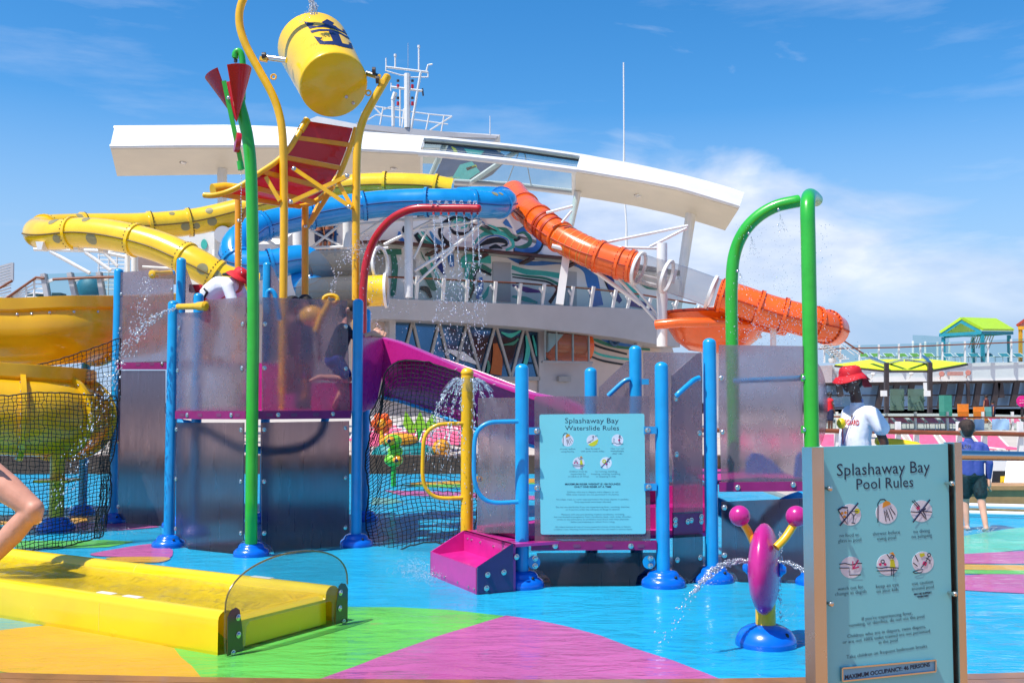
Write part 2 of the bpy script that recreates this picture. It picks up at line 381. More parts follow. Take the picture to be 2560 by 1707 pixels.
def patch(px, mat, z=0.004, sm=False):
    pts = [G(x, y) for x, y in px]
    if sm: pts = curve([pts[-1]] + pts + [pts[0], pts[1]], 5)[5:-6]
    o = struct(sheet(rough_edge(pts), z), 'floor_patch', mat)
    return o
patch([(560, 1480), (700, 1500), (860, 1517), (1000, 1518), (1130, 1525), (1265, 1540), (1100, 1590), (947, 1644), (778, 1707), (700, 1740), (512, 1712), (480, 1667), (435, 1622), (300, 1590)], FLG)
patch([(1265, 1540), (1340, 1551), (1415, 1567), (1500, 1590), (1578, 1620), (1680, 1652), (1765, 1685), (1818, 1707), (1850, 1745), (760, 1745), (778, 1707), (947, 1644), (1100, 1590)], FLP, 0.008)
patch([(-300, 1575), (0, 1577), (60, 1570), (150, 1562), (300, 1590), (435, 1622), (480, 1667), (512, 1707), (520, 1720), (300, 1716), (120, 1700), (0, 1680), (-300, 1660)], FLY, 0.008)
patch([(-300, 1530), (120, 1545), (115, 1563), (0, 1580), (-300, 1575)], FLT, 0.006)
patch([(-300, 1660), (0, 1680), (120, 1700), (300, 1716), (300, 1740), (-300, 1740)], FLG, 0.006)
patch([(40, 1352), (170, 1352), (260, 1350), (335, 1354), (270, 1368), (120, 1372), (40, 1372)], FLG, 0.006)
patch([(225, 1388), (290, 1373), (385, 1360), (425, 1372), (432, 1381), (418, 1396), (330, 1394)], FLP, 0.008, True)
patch([(270, 1395), (418, 1394), (395, 1407), (300, 1404)], FLY, 0.01, True)
patch([(-300, 1288), (0, 1288), (285, 1290), (300, 1298), (150, 1312), (-300, 1310)], FLY, 0.006)
patch([(60, 1314), (330, 1303), (400, 1318), (300, 1326), (90, 1330)], FLP, 0.008)
patch([(1020, 1207), (1180, 1200), (1340, 1196), (1340, 1206), (1180, 1211), (1030, 1212)], FLY, 0.006)
patch([(990, 1213), (1340, 1207), (1340, 1215), (1100, 1219)], FLG, 0.008)
patch([(960, 1226), (1150, 1230), (1340, 1240), (1340, 1250), (1000, 1238)], FLP, 0.008)
patch([(930, 1243), (990, 1247), (1010, 1256), (930, 1262)], FLT, 0.006)
patch([(2380, 1345), (2470, 1330), (2560, 1318), (2760, 1318), (2760, 1366), (2560, 1374), (2470, 1384), (2380, 1386)], FLM, 0.006)
patch([(2380, 1387), (2560, 1378), (2760, 1380), (2760, 1415), (2560, 1410), (2380, 1410)], FLP, 0.008)
patch([(2380, 1411), (2560, 1413), (2760, 1418), (2760, 1430), (2380, 1424)], FLY, 0.006)
patch([(2380, 1425), (2560, 1427), (2760, 1432), (2760, 1440), (2380, 1434)], FLG, 0.008)
patch([(2380, 1440), (2470, 1436), (2620, 1432), (2760, 1440), (2760, 1490), (2560, 1484), (2380, 1474)], FLP, 0.006)

def water_mat(name, scale, strength, tint, gl_rough=0.035, tilt=(0.55, 1.6, 1.0)):
    m, nt = newmat(name); L = nt.links.new; N = nt.nodes.new
    t = N('ShaderNodeTexCoord'); mp = N('ShaderNodeMapping'); mp.inputs['Scale'].default_value = tilt; mp.inputs['Rotation'].default_value = (0, 0, 0.35); L(t.outputs['Object'], mp.inputs[0])
    a = N('ShaderNodeTexNoise'); a.inputs['Scale'].default_value = scale; a.inputs['Detail'].default_value = 5; a.inputs['Roughness'].default_value = 0.55; a.inputs['Distortion'].default_value = 1.2; L(mp.outputs[0], a.inputs['Vector'])
    b2 = N('ShaderNodeTexNoise'); b2.inputs['Scale'].default_value = scale * 3.6; b2.inputs['Detail'].default_value = 3; b2.inputs['Distortion'].default_value = 0.8; L(mp.outputs[0], b2.inputs['Vector'])
    ad = N('ShaderNodeMath'); ad.operation = 'MULTIPLY_ADD'; ad.inputs[1].default_value = 0.3; L(b2.outputs['Fac'], ad.inputs[0]); L(a.outputs['Fac'], ad.inputs[2])
    bp = N('ShaderNodeBump'); bp.inputs['Strength'].default_value = strength; bp.inputs['Distance'].default_value = 0.06; L(ad.outputs[0], bp.inputs['Height'])
    tr = N('ShaderNodeBsdfTransparent'); tr.inputs[0].default_value = lin(tint)
    gl = N('ShaderNodeBsdfGlossy'); gl.inputs['Roughness'].default_value = gl_rough; L(bp.outputs[0], gl.inputs['Normal'])
    fr = N('ShaderNodeFresnel'); fr.inputs[0].default_value = 1.33; L(bp.outputs[0], fr.inputs['Normal'])
    fm = N('ShaderNodeMath'); fm.operation = 'MULTIPLY'; fm.inputs[1].default_value = 0.6; L(fr.outputs[0], fm.inputs[0])
    mx = N('ShaderNodeMixShader'); L(fm.outputs[0], mx.inputs[0]); L(tr.outputs[0], mx.inputs[1]); L(gl.outputs[0], mx.inputs[2])
    o = N('ShaderNodeOutputMaterial'); L(mx.outputs[0], o.inputs[0]); return m
WATER = water_mat('shallow pool water', 2.0, 0.85, (240, 248, 250))
wm_ = MB()
# shallow film over the floor as a gently rolling sheet
def wave(x, y):
    return 0.03 + 0.004 * math.sin(2.1 * x + 1.3 * y) + 0.003 * math.sin(-1.4 * x + 3.9 * y + 1) + 0.0025 * math.sin(5.3 * x + 2.2 * y + 2)
rows = []
y = 5.6
while y < 23.2:
    rows.append([V((-14 + k * 0.22, y, wave(-14 + k * 0.22, y))) for k in range(130)]); y += 0.16
wm_.loft(rows); struct(wm_, 'water', WATER)
sea_m = paint('deep sea', (16, 66, 120), 0.12, var=0.0, scale=0.02)
sea = MB(); rs = [0, 200, 800, 3000, 12000, 40000]
sea.lathe([(max(r, 0.01), 0) for r in rs], (0, 0, -32), n=64); struct(sea, 'sea', sea_m)

# teak margin where the photographer stands: curved planks, one by one
teakd = paint('wet teak decking', (150, 100, 52), 0.35, var=0.25, scale=4, coat=0.3)
for i in range(9):
    o1 = 5.93 - i * 0.125; o2 = o1 - 0.117; rows = []
    for k in range(33):
        x = -4.8 + k * 0.3; cu = 0.018 * x * x
        rows.append([V((x, o1 + cu, 0.0)), V((x, o1 + cu, 0.05)), V((x, o2 + cu, 0.05)), V((x, o2 + cu, 0.0))])
    mb = MB().loft(rows, True); o = mb.build('plank', teakd); o['kind'] = 'structure'
# the same teak deck runs on unseen behind the camera, extended to bounce light forward
dk = paint('teak deck', (178, 128, 78), 0.6, var=0.2, scale=1.5)
struct(sheet([(-45, -60), (45, -60), (45, 4.6), (-45, 4.6)], 0.02), 'unseen_teak_deck', dk)

# main ship deck beyond the pool
deckm = paint('sand coloured deck rubber', (176, 150, 128), 0.7, var=0.12, scale=0.8)
greym = paint('pale deck', (196, 182, 168), 0.7, var=0.12, scale=0.8)
b = MB()
b.prism([(-45, 23.5, -0.1), (4.5, 23.5, -0.1), (4.5, 15.4, -0.1), (60, 15.4, -0.1), (60, 140, -0.1), (-45, 140, -0.1)], (0, 0, 0.18)); struct(b, 'ship_deck', greym)
# raised timber-topped kerb along the far pool side, seen through the netting
kerb = MB(); kerb.box((-14, 23.6, 0.2), (40, 0.5, 0.4)); single(kerb, 'pool_kerb', paint('dark timber', (92, 62, 42), 0.5, var=0.2), 'long dark timber kerb along the far side of the pool seen through the netting', 'kerb')
# right-hand pool edge: white pipes and a timber bench
for (py, zz) in ((1278, 0.16), (1293, 0.06)):
    a = P(2380, py - 6, 14.7); c = P(2760, py + 16, 14.2); a.z = c.z = zz
    single(MB().tube([a, c], 0.035, 10), 'grab_pipe', M['white'], ('upper' if zz > 0.1 else 'lower') + ' white pipe along the pool edge below the timber bench', 'pipe', 'white pipes along the pool edge')
bench_m = paint('weathered teak bench', (186, 138, 84), 0.55, var=0.25, scale=3)
t = thing('timber_bench', 'weathered teak bench along the pool edge beyond the wading boy', 'bench', (7.6, 15.2, 0))
MB().box((7.9, 15.35, 0.37), (4.8, 0.62, 0.06)).build('seat', bench_m, t)
MB().box((7.9, 15.10, 0.17), (4.8, 0.05, 0.33)).build('front_board', bench_m, t)
# ================================================================ ship superstructure
W = Plane((-5.65, 48), (4.735, 54))
def wp(x, y, off=0.0): return W.hit(x, y, off)
ship = thing('superstructure', 'white ship superstructure with swirling wave mural, balcony and triangular windows', 'ship building', (wp(1300, 900).x, wp(1300, 900).y, 0))
nW = W.n
def wpoly(px, off, th, name, mat, parent=ship):
    return MB().prism([wp(x, y, off) for x, y in px], -nW * th).build(name, mat, parent)
murw = paint('white mural wall', (240, 237, 234), 0.45, var=0.04, scale=0.5)
pinkw = paint('warm white wall', (216, 196, 184), 0.45, var=0.05, scale=0.5)
wpoly([(560, 610), (700, 610), (760, 560), (960, 500), (1110, 500), (1300, 508), (1325, 530), (1400, 580), (1470, 630), (1562, 672), (1700, 690), (1700, 676), (1560, 658), (1260, 630), (960, 605), (880, 610), (560, 636)], 0.0, 2.0, 'upper_wall', murw)
wpoly([(560, 640), (880, 616), (960, 612), (1508, 655), (1700, 700), (1690, 800), (1500, 790), (1300, 775), (960, 760), (560, 760)], -0.9, 0.6, 'balcony_wall', murw)
wpoly([(560, 760), (960, 760), (1660, 800), (1720, 1000), (1690, 1040), (940, 1040), (560, 1040)], -0.5, 0.6, 'lower_wall', pinkw)
# eave with brown underside beams
eave = paint('pale soffit', (196, 190, 180), 0.5)
brown = paint('brown eave edging', (84, 44, 34), 0.45)
e1, e2, e3, e4 = wp(880, 604, 0.9), wp(1560, 660, 0.9), wp(1560, 668, -0.9), wp(880, 612, -0.9)
wpoly([(880, 602), (970, 600), (1240, 625), (1560, 655), (1640, 668), (1640, 673), (1560, 661), (1240, 631), (970, 606), (880, 608)], 0.55, 0.5, 'eave', brown)
z1 = wp(970, 606, 0.5).z
rows = []
for x, y in ((880, 606), (970, 605), (1240, 630), (1560, 660), (1660, 675)):
    a = wp(x, y, 0.5); c = wp(x, y + 12, -0.88); rows.append([a, c, c + V((0, 0, 0.05)), a + V((0, 0, 0.05))])
MB().loft(rows, True).build('soffit', eave, ship)
for x in (1095, 1215, 1330, 1440):
    a = wp(x, 611 + (x - 970) * 0.0895, 0.45); c = wp(x - 26, 624 + (x - 970) * 0.0895, -0.8)
    MB().bar(a - V((0, 0, 0.06)), c - V((0, 0, 0.06)), 0.28, 0.1).build('soffit_beam', brown, ship)
# balcony ledge (deep white band)
lp = [(900, 745, 800), (960, 746, 797), (1100, 752, 803), (1300, 760, 817), (1450, 766, 832), (1560, 770, 846), (1650, 778, 862), (1700, 784, 868)]
rows = []
for x, y0, y1 in lp:
    a = wp(x, y0, 1.4); c = wp(x, y1, 1.15); rows.append([a, c, c - nW * 1.6, a - nW * 1.6])
MB().loft(rows, True).build('balcony_ledge', M['grey'], ship)
# mural: flat painted bands on the walls
MUR = {'b': paint('mural blue', (58, 122, 198), 0.45), 'n': paint('mural navy', (28, 50, 128), 0.45), 'k': paint('mural black', (22, 22, 30), 0.45), 't': paint('mural teal', (66, 188, 176), 0.45),
       'g': paint('mural green', (56, 128, 106), 0.45), 'l': paint('mural light blue', (74, 140, 190), 0.45), 'w': paint('pane reflection white', (226, 222, 220), 0.45), 'p': paint('mural purple', (96, 64, 140), 0.45), 'o': paint('pane reflection rust', (172, 88, 30), 0.45)}
lay = [0]
def stroke(pts, w, col, ox=960, oy=450, sc=3.647, off=0.0, parent=ship):
    lay[0] += 1
    q = curve([wp(ox + x / sc, oy + y / sc, off + 0.004 + 0.0025 * (lay[0] % 40)) for x, y in pts], 5); k = 51.0 / FPX / sc
    n = len(q); ws = list(w) if isinstance(w, (list, tuple)) else [w, w]
    wl_ = [lerp(ws[min(int(i / (n - 1) * (len(ws) - 1)), len(ws) - 2)], ws[min(int(i / (n - 1) * (len(ws) - 1)) + 1, len(ws) - 1)], (i / (n - 1) * (len(ws) - 1)) % 1 if i < n - 1 else 1) * k for i in range(n)]
    mb = MB(); A = []; B = []
    for i in range(n):
        d = (q[min(i + 1, n - 1)] - q[max(i - 1, 0)]).normalized(); sx = d.cross(nW).normalized() * wl_[i] / 2; A.append(q[i] + sx); B.append(q[i] - sx)
    mb.loft([[A[i], B[i]] for i in range(n)]); mb.build('mural_and_reflection_band', MUR[col], parent)
U = [  # upper mural
 ([(1205, 480), (1300, 445), (1400, 500), (1425, 570), (1385, 640), (1290, 650), (1180, 640)], [30, 70, 80, 70, 40], 'k'),
 ([(1205, 480), (1300, 450), (1392, 505), (1415, 570), (1375, 630), (1290, 640), (1190, 630)], [30, 55, 60, 50, 30], 'b'),
 ([(1215, 492), (1280, 482), (1335, 540), (1315, 590), (1250, 612), (1190, 605)], [12, 40, 44, 10], 'g'),
 ([(1165, 548), (1205, 545), (1240, 528)], [10, 36, 30], 'k'),
 ([(810, 600), (890, 505), (1010, 475), (1120, 505), (1172, 560), (1172, 610), (1110, 640)], [10, 44, 40, 34, 20], 't'),
 ([(840, 605), (930, 528), (1020, 508), (1120, 540), (1140, 590)], [6, 14, 14, 8], 'b'),
 ([(850, 612), (930, 570), (1020, 548), (1100, 560), (1118, 592), (1070, 606)], [6, 50, 50, 26, 10], 'k'),
 ([(960, 622), (1020, 605), (1080, 625)], [20, 40, 10], 'k'),
 ([(1030, 432), (1110, 458), (1160, 510), (1218, 532)], [6, 46, 46, 8], 'g'),
 ([(1098, 372), (1120, 395), (1172, 442)], [56, 56, 4], 'b'),
 ([(610, 600), (540, 540), (512, 470), (550, 395), (620, 350), (700, 340), (775, 362), (806, 420), (780, 470)], [46, 46, 36, 24, 22, 16], 'k'),
 ([(600, 430), (640, 480), (720, 490), (790, 470)], [14, 36, 30, 8], 'k'),
 ([(640, 430), (640, 390), (690, 365), (745, 385), (750, 425), (700, 440)], [20, 22, 20, 14], 't'),
 ([(620, 420), (622, 375), (690, 345), (765, 375), (780, 440)], [10, 12, 12, 8], 'g'),
 ([(300, 330), (350, 315), (400, 330)], [20, 40, 10], 'k'),
 ([(140, 470), (148, 530), (200, 562)], [20, 50, 12], 'b'),
 ([(180, 420), (175, 460), (190, 490)], [10, 24, 10], 'k'),
 ([(290, 490), (340, 560), (420, 595)], [50, 60, 30], 'k'),
 ([(310, 500), (370, 560), (450, 590)], [20, 34, 20], 'g'),
 ([(340, 470), (400, 540), (480, 592)], [16, 24, 20], 't'),
 ([(420, 470), (470, 550), (560, 600)], [20, 44, 30], 'l'),
 ([(360, 470), (440, 560), (500, 600)], [8, 14, 14], 'k'),
 ([(860, 430), (930, 460), (1000, 500)], [20, 34, 10], 'g'),
 ([(910, 410), (970, 440), (1030, 470)], [8, 14, 8], 'k'),
 ([(950, 410), (1020, 440), (1080, 490)], [10, 26, 10], 't'),
 ([(780, 330), (850, 350), (920, 400)], [8, 20, 8], 'l'),
]
for p, w, c in U: stroke(p, w, c, off=0.0)
B_ = [  # balcony mural
 ([(-60, 655), (60, 655), (160, 655)], [50, 50, 50], 'g'), ([(85, 680), (100, 800), (85, 1000), (75, 1060)], [50, 60, 50, 30], 'g'),
 ([(335, 650), (355, 700), (380, 740)], [4, 14, 6], 'g'), ([(395, 655), (440, 780), (500, 900), (550, 985)], [14, 26, 24, 18], 't'),
 ([(345, 800), (400, 880), (450, 980), (485, 990)], [70, 80, 60, 10], 'g'), ([(470, 660), (510, 780), (552, 862)], [40, 56, 20], 'n'),
 ([(605, 670), (612, 730), (620, 792)], [70, 60, 44], 'b'), ([(330, 985), (390, 1000), (430, 1075)], [30, 56, 26], 'k'),
 ([(720, 800), (728, 730), (800, 712), (975, 718)], [40, 60, 80, 90], 't'), ([(770, 760), (755, 850), (745, 930)], [60, 44, 20], 't'),
 ([(978, 835), (900, 790), (830, 800), (800, 880), (800, 980), (790, 1080)], [40, 40, 44, 50, 44, 20], 'g'),
 ([(978, 866), (890, 826), (838, 840), (822, 930), (815, 1000), (775, 1090)], [24, 24, 26, 22, 18], 'k'),
 ([(885, 885), (880, 980), (850, 1085)], [30, 66, 30], 'b'), ([(955, 970), (930, 1040), (890, 1090)], [14, 44, 30], 't'),
 ([(1120, 704), (1250, 748), (1400, 762), (1600, 742), (1760, 752), (1860, 810), (1900, 920), (1925, 1040), (1945, 1150)], [10, 50, 40, 54, 90, 130, 150, 140, 150], 'b'),
 ([(1165, 795), (1300, 838), (1450, 850), (1610, 875)], [40, 54, 46, 56], 't'), ([(1165, 858), (1300, 878), (1480, 900), (1600, 955)], [14, 22, 26, 30], 'g'),
 ([(1170, 884), (1300, 902), (1490, 930), (1572, 985), (1560, 1040), (1510, 1120)], [12, 16, 20, 28, 40], 'k'),
 ([(1170, 960), (1300, 1000), (1440, 1020)], [16, 56, 20], 'p'), ([(1170, 1060), (1290, 1085), (1400, 1120)], [20, 50, 20], 't'),
 ([(1990, 770), (2010, 880), (2060, 1000), (2130, 1100)], [30, 40, 40, 30], 'k'), ([(2035, 780), (2060, 900), (2090, 1010), (2160, 1110)], [40, 90, 90, 50], 'n'),
 ([(2165, 870), (2200, 960), (2330, 1060)], [50, 70, 50], 't'), ([(2300, 900), (2400, 960), (2540, 980)], [20, 70, 60], 'g'), ([(2220, 1110), (2330, 1130), (2460, 1190)], [90, 80, 40], 'p'),
]
for p, w, c in B_: stroke(p, w, c, off=-0.9)
L_ = [([(1060, 1300), (1200, 1420), (1400, 1480), (1620, 1480), (1800, 1400), (1900, 1300)], [60, 90, 90, 110, 90, 60], 'n'), ([(1100, 1300), (1260, 1360), (1420, 1400), (1600, 1360)], [30, 30, 30, 30], 'k'),
      ([(910, 1310), (1000, 1430), (1200, 1530), (1500, 1570), (1800, 1550), (1950, 1500)], [40, 80, 80, 70, 70], 'b'), ([(905, 1460), (1050, 1540), (1300, 1610), (1700, 1640)], [40, 50, 40, 30], 'g'),
      ([(905, 1530), (1050, 1610), (1400, 1700)], [26, 34, 26], 'k'), ([(905, 1640), (1100, 1720), (1500, 1780)], [26, 34, 26], 't'), ([(905, 1720), (1100, 1790), (1500, 1860)], [26, 30, 26], 'k')]
for p, w, c in L_: stroke(p, w, c, 1300, 560, 5.2275, -0.5)
# doors on the balcony
for (x0, x1, y0, y1) in ((1015, 1040, 640, 740), (1232, 1277, 655, 752), (1413, 1442, 678, 770)):
    wpoly([(x0, y0), (x1, y0 + 2), (x1, y1 + 2), (x0, y1)], -0.84, 0.05, 'door', M['grey'])
# triangular windows under the ledge
def q5(x, y, off=-0.46): return wp(960 + x / 5.113, 780 + y / 5.113, off)
Ts = [(20, 92), (365, 112), (705, 130), (1060, 150), (1425, 152), (1800, 165), (1985, 160)]; Bs = [(190, 820), (535, 830), (880, 835), (1240, 838), (1625, 838), (1985, 838)]
glassm = paint('mirror glass', (74, 108, 140), 0.03, metal=0.9, var=0.25, scale=0.5)
def pane(a, b_, c):
    cen = (V(a) + V(b_) + V(c)) / 3; tw = V((random.uniform(-.02, .02), 0, random.uniform(-.01, .03)))
    mb = MB().prism([q5(*a), q5(*b_), q5(*c)], -nW * 0.03); mb.build('window_pane', glassm, ship)
for i in range(6):
    if i < 6:
        pane(Ts[i], Ts[i + 1], Bs[i])
    if i < 5: pane(Bs[i], Bs[i + 1], Ts[i + 1])
alu = paint('window frame alu', (168, 166, 164), 0.4, var=0.05)
for i in range(6):
    for a, b_ in ((Ts[i], Bs[i]), (Bs[i], Ts[i + 1])):
        MB().bar(q5(*a, off=-0.40), q5(*b_, off=-0.40), 0.13, 0.1, nW).build('window_bar', alu, ship)
MB().bar(q5(10, 100, -0.4), q5(1990, 152, -0.4), 0.22, 0.2, nW).build('window_head', alu, ship)
MB().bar(q5(10, 850, -0.4), q5(1990, 850, -0.4), 0.2, 0.16, nW).build('window_sill', alu, ship)
MB().bar(q5(2005, 120, -0.4), q5(2005, 1100, -0.4), 0.3, 0.16, nW).build('window_jamb', M['grey'], ship)
stroke([(1500, 260), (1620, 300), (1750, 240)], [20, 60, 20], 't', 960, 780, 5.113, -0.44); stroke([(1520, 420), (1650, 400), (1720, 340)], [10, 44, 20], 'g', 960, 780, 5.113, -0.44)  # mural reflections painted onto the mirror panes as coloured bands
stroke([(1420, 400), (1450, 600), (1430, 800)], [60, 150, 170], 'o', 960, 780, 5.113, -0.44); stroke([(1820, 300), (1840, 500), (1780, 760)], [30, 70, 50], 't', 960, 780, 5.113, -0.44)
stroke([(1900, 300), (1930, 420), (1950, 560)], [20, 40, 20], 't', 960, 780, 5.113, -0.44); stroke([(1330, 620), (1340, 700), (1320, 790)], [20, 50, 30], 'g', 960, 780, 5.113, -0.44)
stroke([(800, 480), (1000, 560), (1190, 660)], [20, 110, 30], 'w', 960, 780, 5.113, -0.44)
# window bay with the orange tube behind it
wpoly([(1362, 806), (1472, 812), (1472, 904), (1362, 900)], -0.46, 0.02, 'bay_recess', paint('dark bay', (50, 44, 44), 0.6))
c0, c1 = wp(1366, 862, -0.34), wp(1464, 867, -0.34)
MB().tube([c0, c0.lerp(c1, .1), c0.lerp(c1, .9), c1], [0.55, 0.78, 0.8, 0.8], 20).build('tube_end', M['tubeorange'], ship)
wpoly([(1362, 806), (1472, 812), (1472, 904), (1362, 900)], 0.55, 0.02, 'bay_glass', M['glass'])
for x in (1362, 1391, 1432, 1472): MB().bar(wp(x, 803, .5), wp(x, 905, .5), 0.08, 0.08).build('bay_mullion', alu, ship)
MB().bar(wp(1355, 904, .5), wp(1480, 906, .5), 0.2, 0.1).build('bay_sill', alu, ship)
wpoly([(1352, 905), (1480, 907), (1480, 1000), (1352, 1000)], -0.35, 0.1, 'bay_base', M['grey'])
wpoly([(1398, 940), (1428, 941), (1428, 954), (1398, 953)], -0.1, 0.2, 'wall_lamp', alu)
# knee brackets below the ledge
for x in (1383, 1605): MB().prism([wp(x - 12, 832, .5), wp(x + 26, 836, .5), wp(x - 12, 880, .5)], -nW * .3).build('bracket', M['grey'], ship)
# white columns at the window ends
MB().bar(wp(975, 795, -.2), wp(975, 1000, -.2), 0.6, 0.3).build('column', M['grey'], ship)
# lifebuoy on the mural
ring = MB(); rc = wp(1536, 845, -0.3); k = [rc + W.u * math.cos(a) * .30 + ZZ * math.sin(a) * .36 for a in [i * math.pi / 10 for i in range(20)]]
ring.tube(k, 0.09, 8, closed=True); single(ring, 'lifebuoy', paint('faded blue foam', (62, 100, 140), 0.6), 'blue lifebuoy ring hung on the mural wall under the balcony', 'lifebuoy')
# balcony balustrade: raked posts, glass and timber rail
rail = thing('balcony_balustrade', 'glass balustrade with raked white posts and timber handrail on the mural balcony', 'balustrade', wp(1300, 765, 1.2))
bp = [(1018, 690, 748), (1040, 690, 748), (1106, 696, 751), (1165, 700, 755), (1235, 704, 758), (1296, 708, 762), (1354, 710, 766), (1425, 716, 770), (1475, 716, 772), (1530, 724, 775), (1566, 734, 778), (1615, 746, 784), (1680, 752, 790), (1735, 764, 798), (1765, 768, 802)]
prev = None
for i, (x, y0, y1) in enumerate(bp):
    a = wp(x, y1, 1.25); c = wp(x + 4 + max(0, (x - 1200)) * 0.02, y0, 1.45)
    MB().bar(a, c, 0.12, 0.15, W.u).build('post', M['white'], rail)
    MB().bar(a.lerp(c, .55), a.lerp(c, .8) - W.u * 0.28 + V((0, 0, .02)), 0.05, 0.1, W.u).build('bracket', M['white'], rail)
    if prev: MB().prism([prev[0] - nW * .1, a - nW * .1, c - nW * .1, prev[1] - nW * .1], nW * 0.015).build('glass_panel', M['glass'], rail)
    prev = (a, c)
rp = [wp(x, y, 1.3) for x, y in ((900, 690), (1018, 694), (1165, 702), (1300, 708), (1475, 722), (1600, 736), (1740, 760))]
MB().tube(rp, 0.045, 8).build('handrail', M['teak'], rail)

# ---------------------------------------------------------------- sweeping white canopy
can = thing('arched_canopy', 'sweeping white arched canopy with beige underside and glazed middle bay', 'canopy', P(1100, 400, 60))
xs = [277, 400, 560, 700, 900, 1046, 1100, 1280, 1440, 1500, 1600, 1700, 1800, 1848]
def ip(tab, x):
    for (x0, y0), (x1, y1) in zip(tab, tab[1:]):
        if x <= x1: return lerp(y0, y1, (x - x0) / (x1 - x0))
    return tab[-1][1]
Tt = [(277, 324), (560, 322), (700, 326), (900, 339), (1100, 353), (1280, 371), (1440, 394), (1600, 424), (1700, 447), (1800, 474), (1848, 490)]
Ft = [(277, 368), (480, 366), (700, 366), (900, 375), (1100, 386), (1280, 405), (1440, 426), (1600, 453), (1700, 473), (1800, 503), (1848, 518)]
St = [(277, 436), (480, 433), (640, 431), (800, 436), (940, 448), (1046, 455), (1280, 467), (1440, 486), (1600, 511), (1700, 531), (1800, 558), (1848, 572)]
def cT(x): return P(x + 10, ip(Tt, x), 61.0)
def cF(x): return P(x, ip(Ft, x), 58.0)
def cS(x): return P(x + (16 if x < 900 else -34 * max(0, (x - 1500)) / 348), ip(St, x), 62.5)
def span(x0, x1, n=24): return [lerp(x0, x1, i / n) for i in range(n + 1)]
def slab(rows_pts, th):
    """rows of point pairs -> solid slab"""
    mb = MB(); rows = []
    for i, (a, c) in enumerate(rows_pts):
        d = rows_pts[min(i + 1, len(rows_pts) - 1)][0] - rows_pts[max(i - 1, 0)][0]
        n = d.cross(c - a).normalized() * th; rows.append([a, c, c + n, a + n])
    mb.loft(rows, True); o = len(mb.v); mb.f += [(0, 1, 2, 3), (o - 1, o - 2, o - 3, o - 4)]; return mb
for (a, c_) in ((277, 1050), (1440, 1848)):
    slab([(cT(x), cF(x)) for x in span(a, c_)], -0.12).build('fascia', M['white'], can)
    slab([(cF(x) + V((0, 0.02, -0.01)), cS(x)) for x in span(a, c_)], -0.12).build('soffit', M['warmwhite'], can)
MB().prism([cT(277), cF(277), cS(277)], V((0.12, 0, 0))).build('end_cap', M['white'], can)
MB().prism([cT(1848), cF(1848), cS(1848)], V((-0.12, 0, 0))).build('end_cap', M['white'], can)
MB().tube([cT(x) + V((0, -0.05, 0.05)) for x in span(277, 1848, 40)], 0.17, 8).build('top_rail', M['white'], can)
MB().tube([cF(x) + V((0, -0.06, 0.02)) for x in span(277, 1848, 40)], 0.13, 8).build('front_rail', M['white'], can)
MB().tube([cS(x) + V((0, -0.1, 0.12)) for x in span(290, 1848, 40)], 0.13, 8).build('rear_rail', M['grey'], can)
MB().tube([cF(x) + V((0, 0, 0)) for x in span(1046, 1442, 12)], 0.2, 8).build('beam', M['white'], can)
MB().tube([cS(x) + V((0, 0, 0.1)) for x in span(1046, 1442, 12)], 0.2, 8).build('beam', M['white'], can)
slab([(cT(x) + V((0, 0.15, -0.1)), cF(x) + V((0, 0.15, 0))) for x in span(1052, 1440, 10)], 0.03).build('glazing', M['glass'], can)
slab([(cF(x) + V((0, 0.2, 0)), cS(x) + V((0, -.2, 0.1))) for x in span(1052, 1440, 10)], 0.03).build('glazing', M['glass'], can)
MB().tube([cT(x) + V((0, -0.3, -0.25)) for x in span(1052, 1440, 10)], 0.07, 6).build('shadow_gap', M['black'], can)
for x in (395, 515, 640, 770, 900, 1545, 1650, 1750):
    MB().tube([cT(x) + V((0, -.05, .01)), cF(x) + V((0, -.05, .03))], .022, 6).build('plate_seam', M['grey'], can); MB().tube([cF(x) + V((0, .02, -.03)), cS(x) + V((0, 0, -.02))], .03, 6).build('plate_seam', M['grey'], can)
for x in (450, 705, 985, 1600): MB().sph(cF(x).lerp(cS(x), .5) - V((0, 0, .12)), .22, 12, 8, (1, 1, .5)).build('soffit_lamp', M['steel'], can)
for x in (1046, 1440): MB().bar(cF(x), cS(x), 0.5, 0.16).build('rib', M['white'], can); 
for x0, x1 in ((1105, 1070), (1290, 1170)): MB().tube([cT(x0), cS(x1)], 0.16, 8).build('diagonal', M['white'], can)
for x0, x1 in ((1300, 1330), (1290, 1265)): MB().tube([cT(x0), cS(x1)], 0.03, 6).build('stay', M['grey'], can)
for x0, y0, x1, y1, r in ((1445, 480, 1425, 575, .22), (555, 400, 557, 700, .3), (1733, 495, 1690, 790, .34)):
    MB().tube([P(x0, y0, 61.5), P(x1, y1, 61.5)], [r, r * .8], 10).build('strut', M['white'], can)
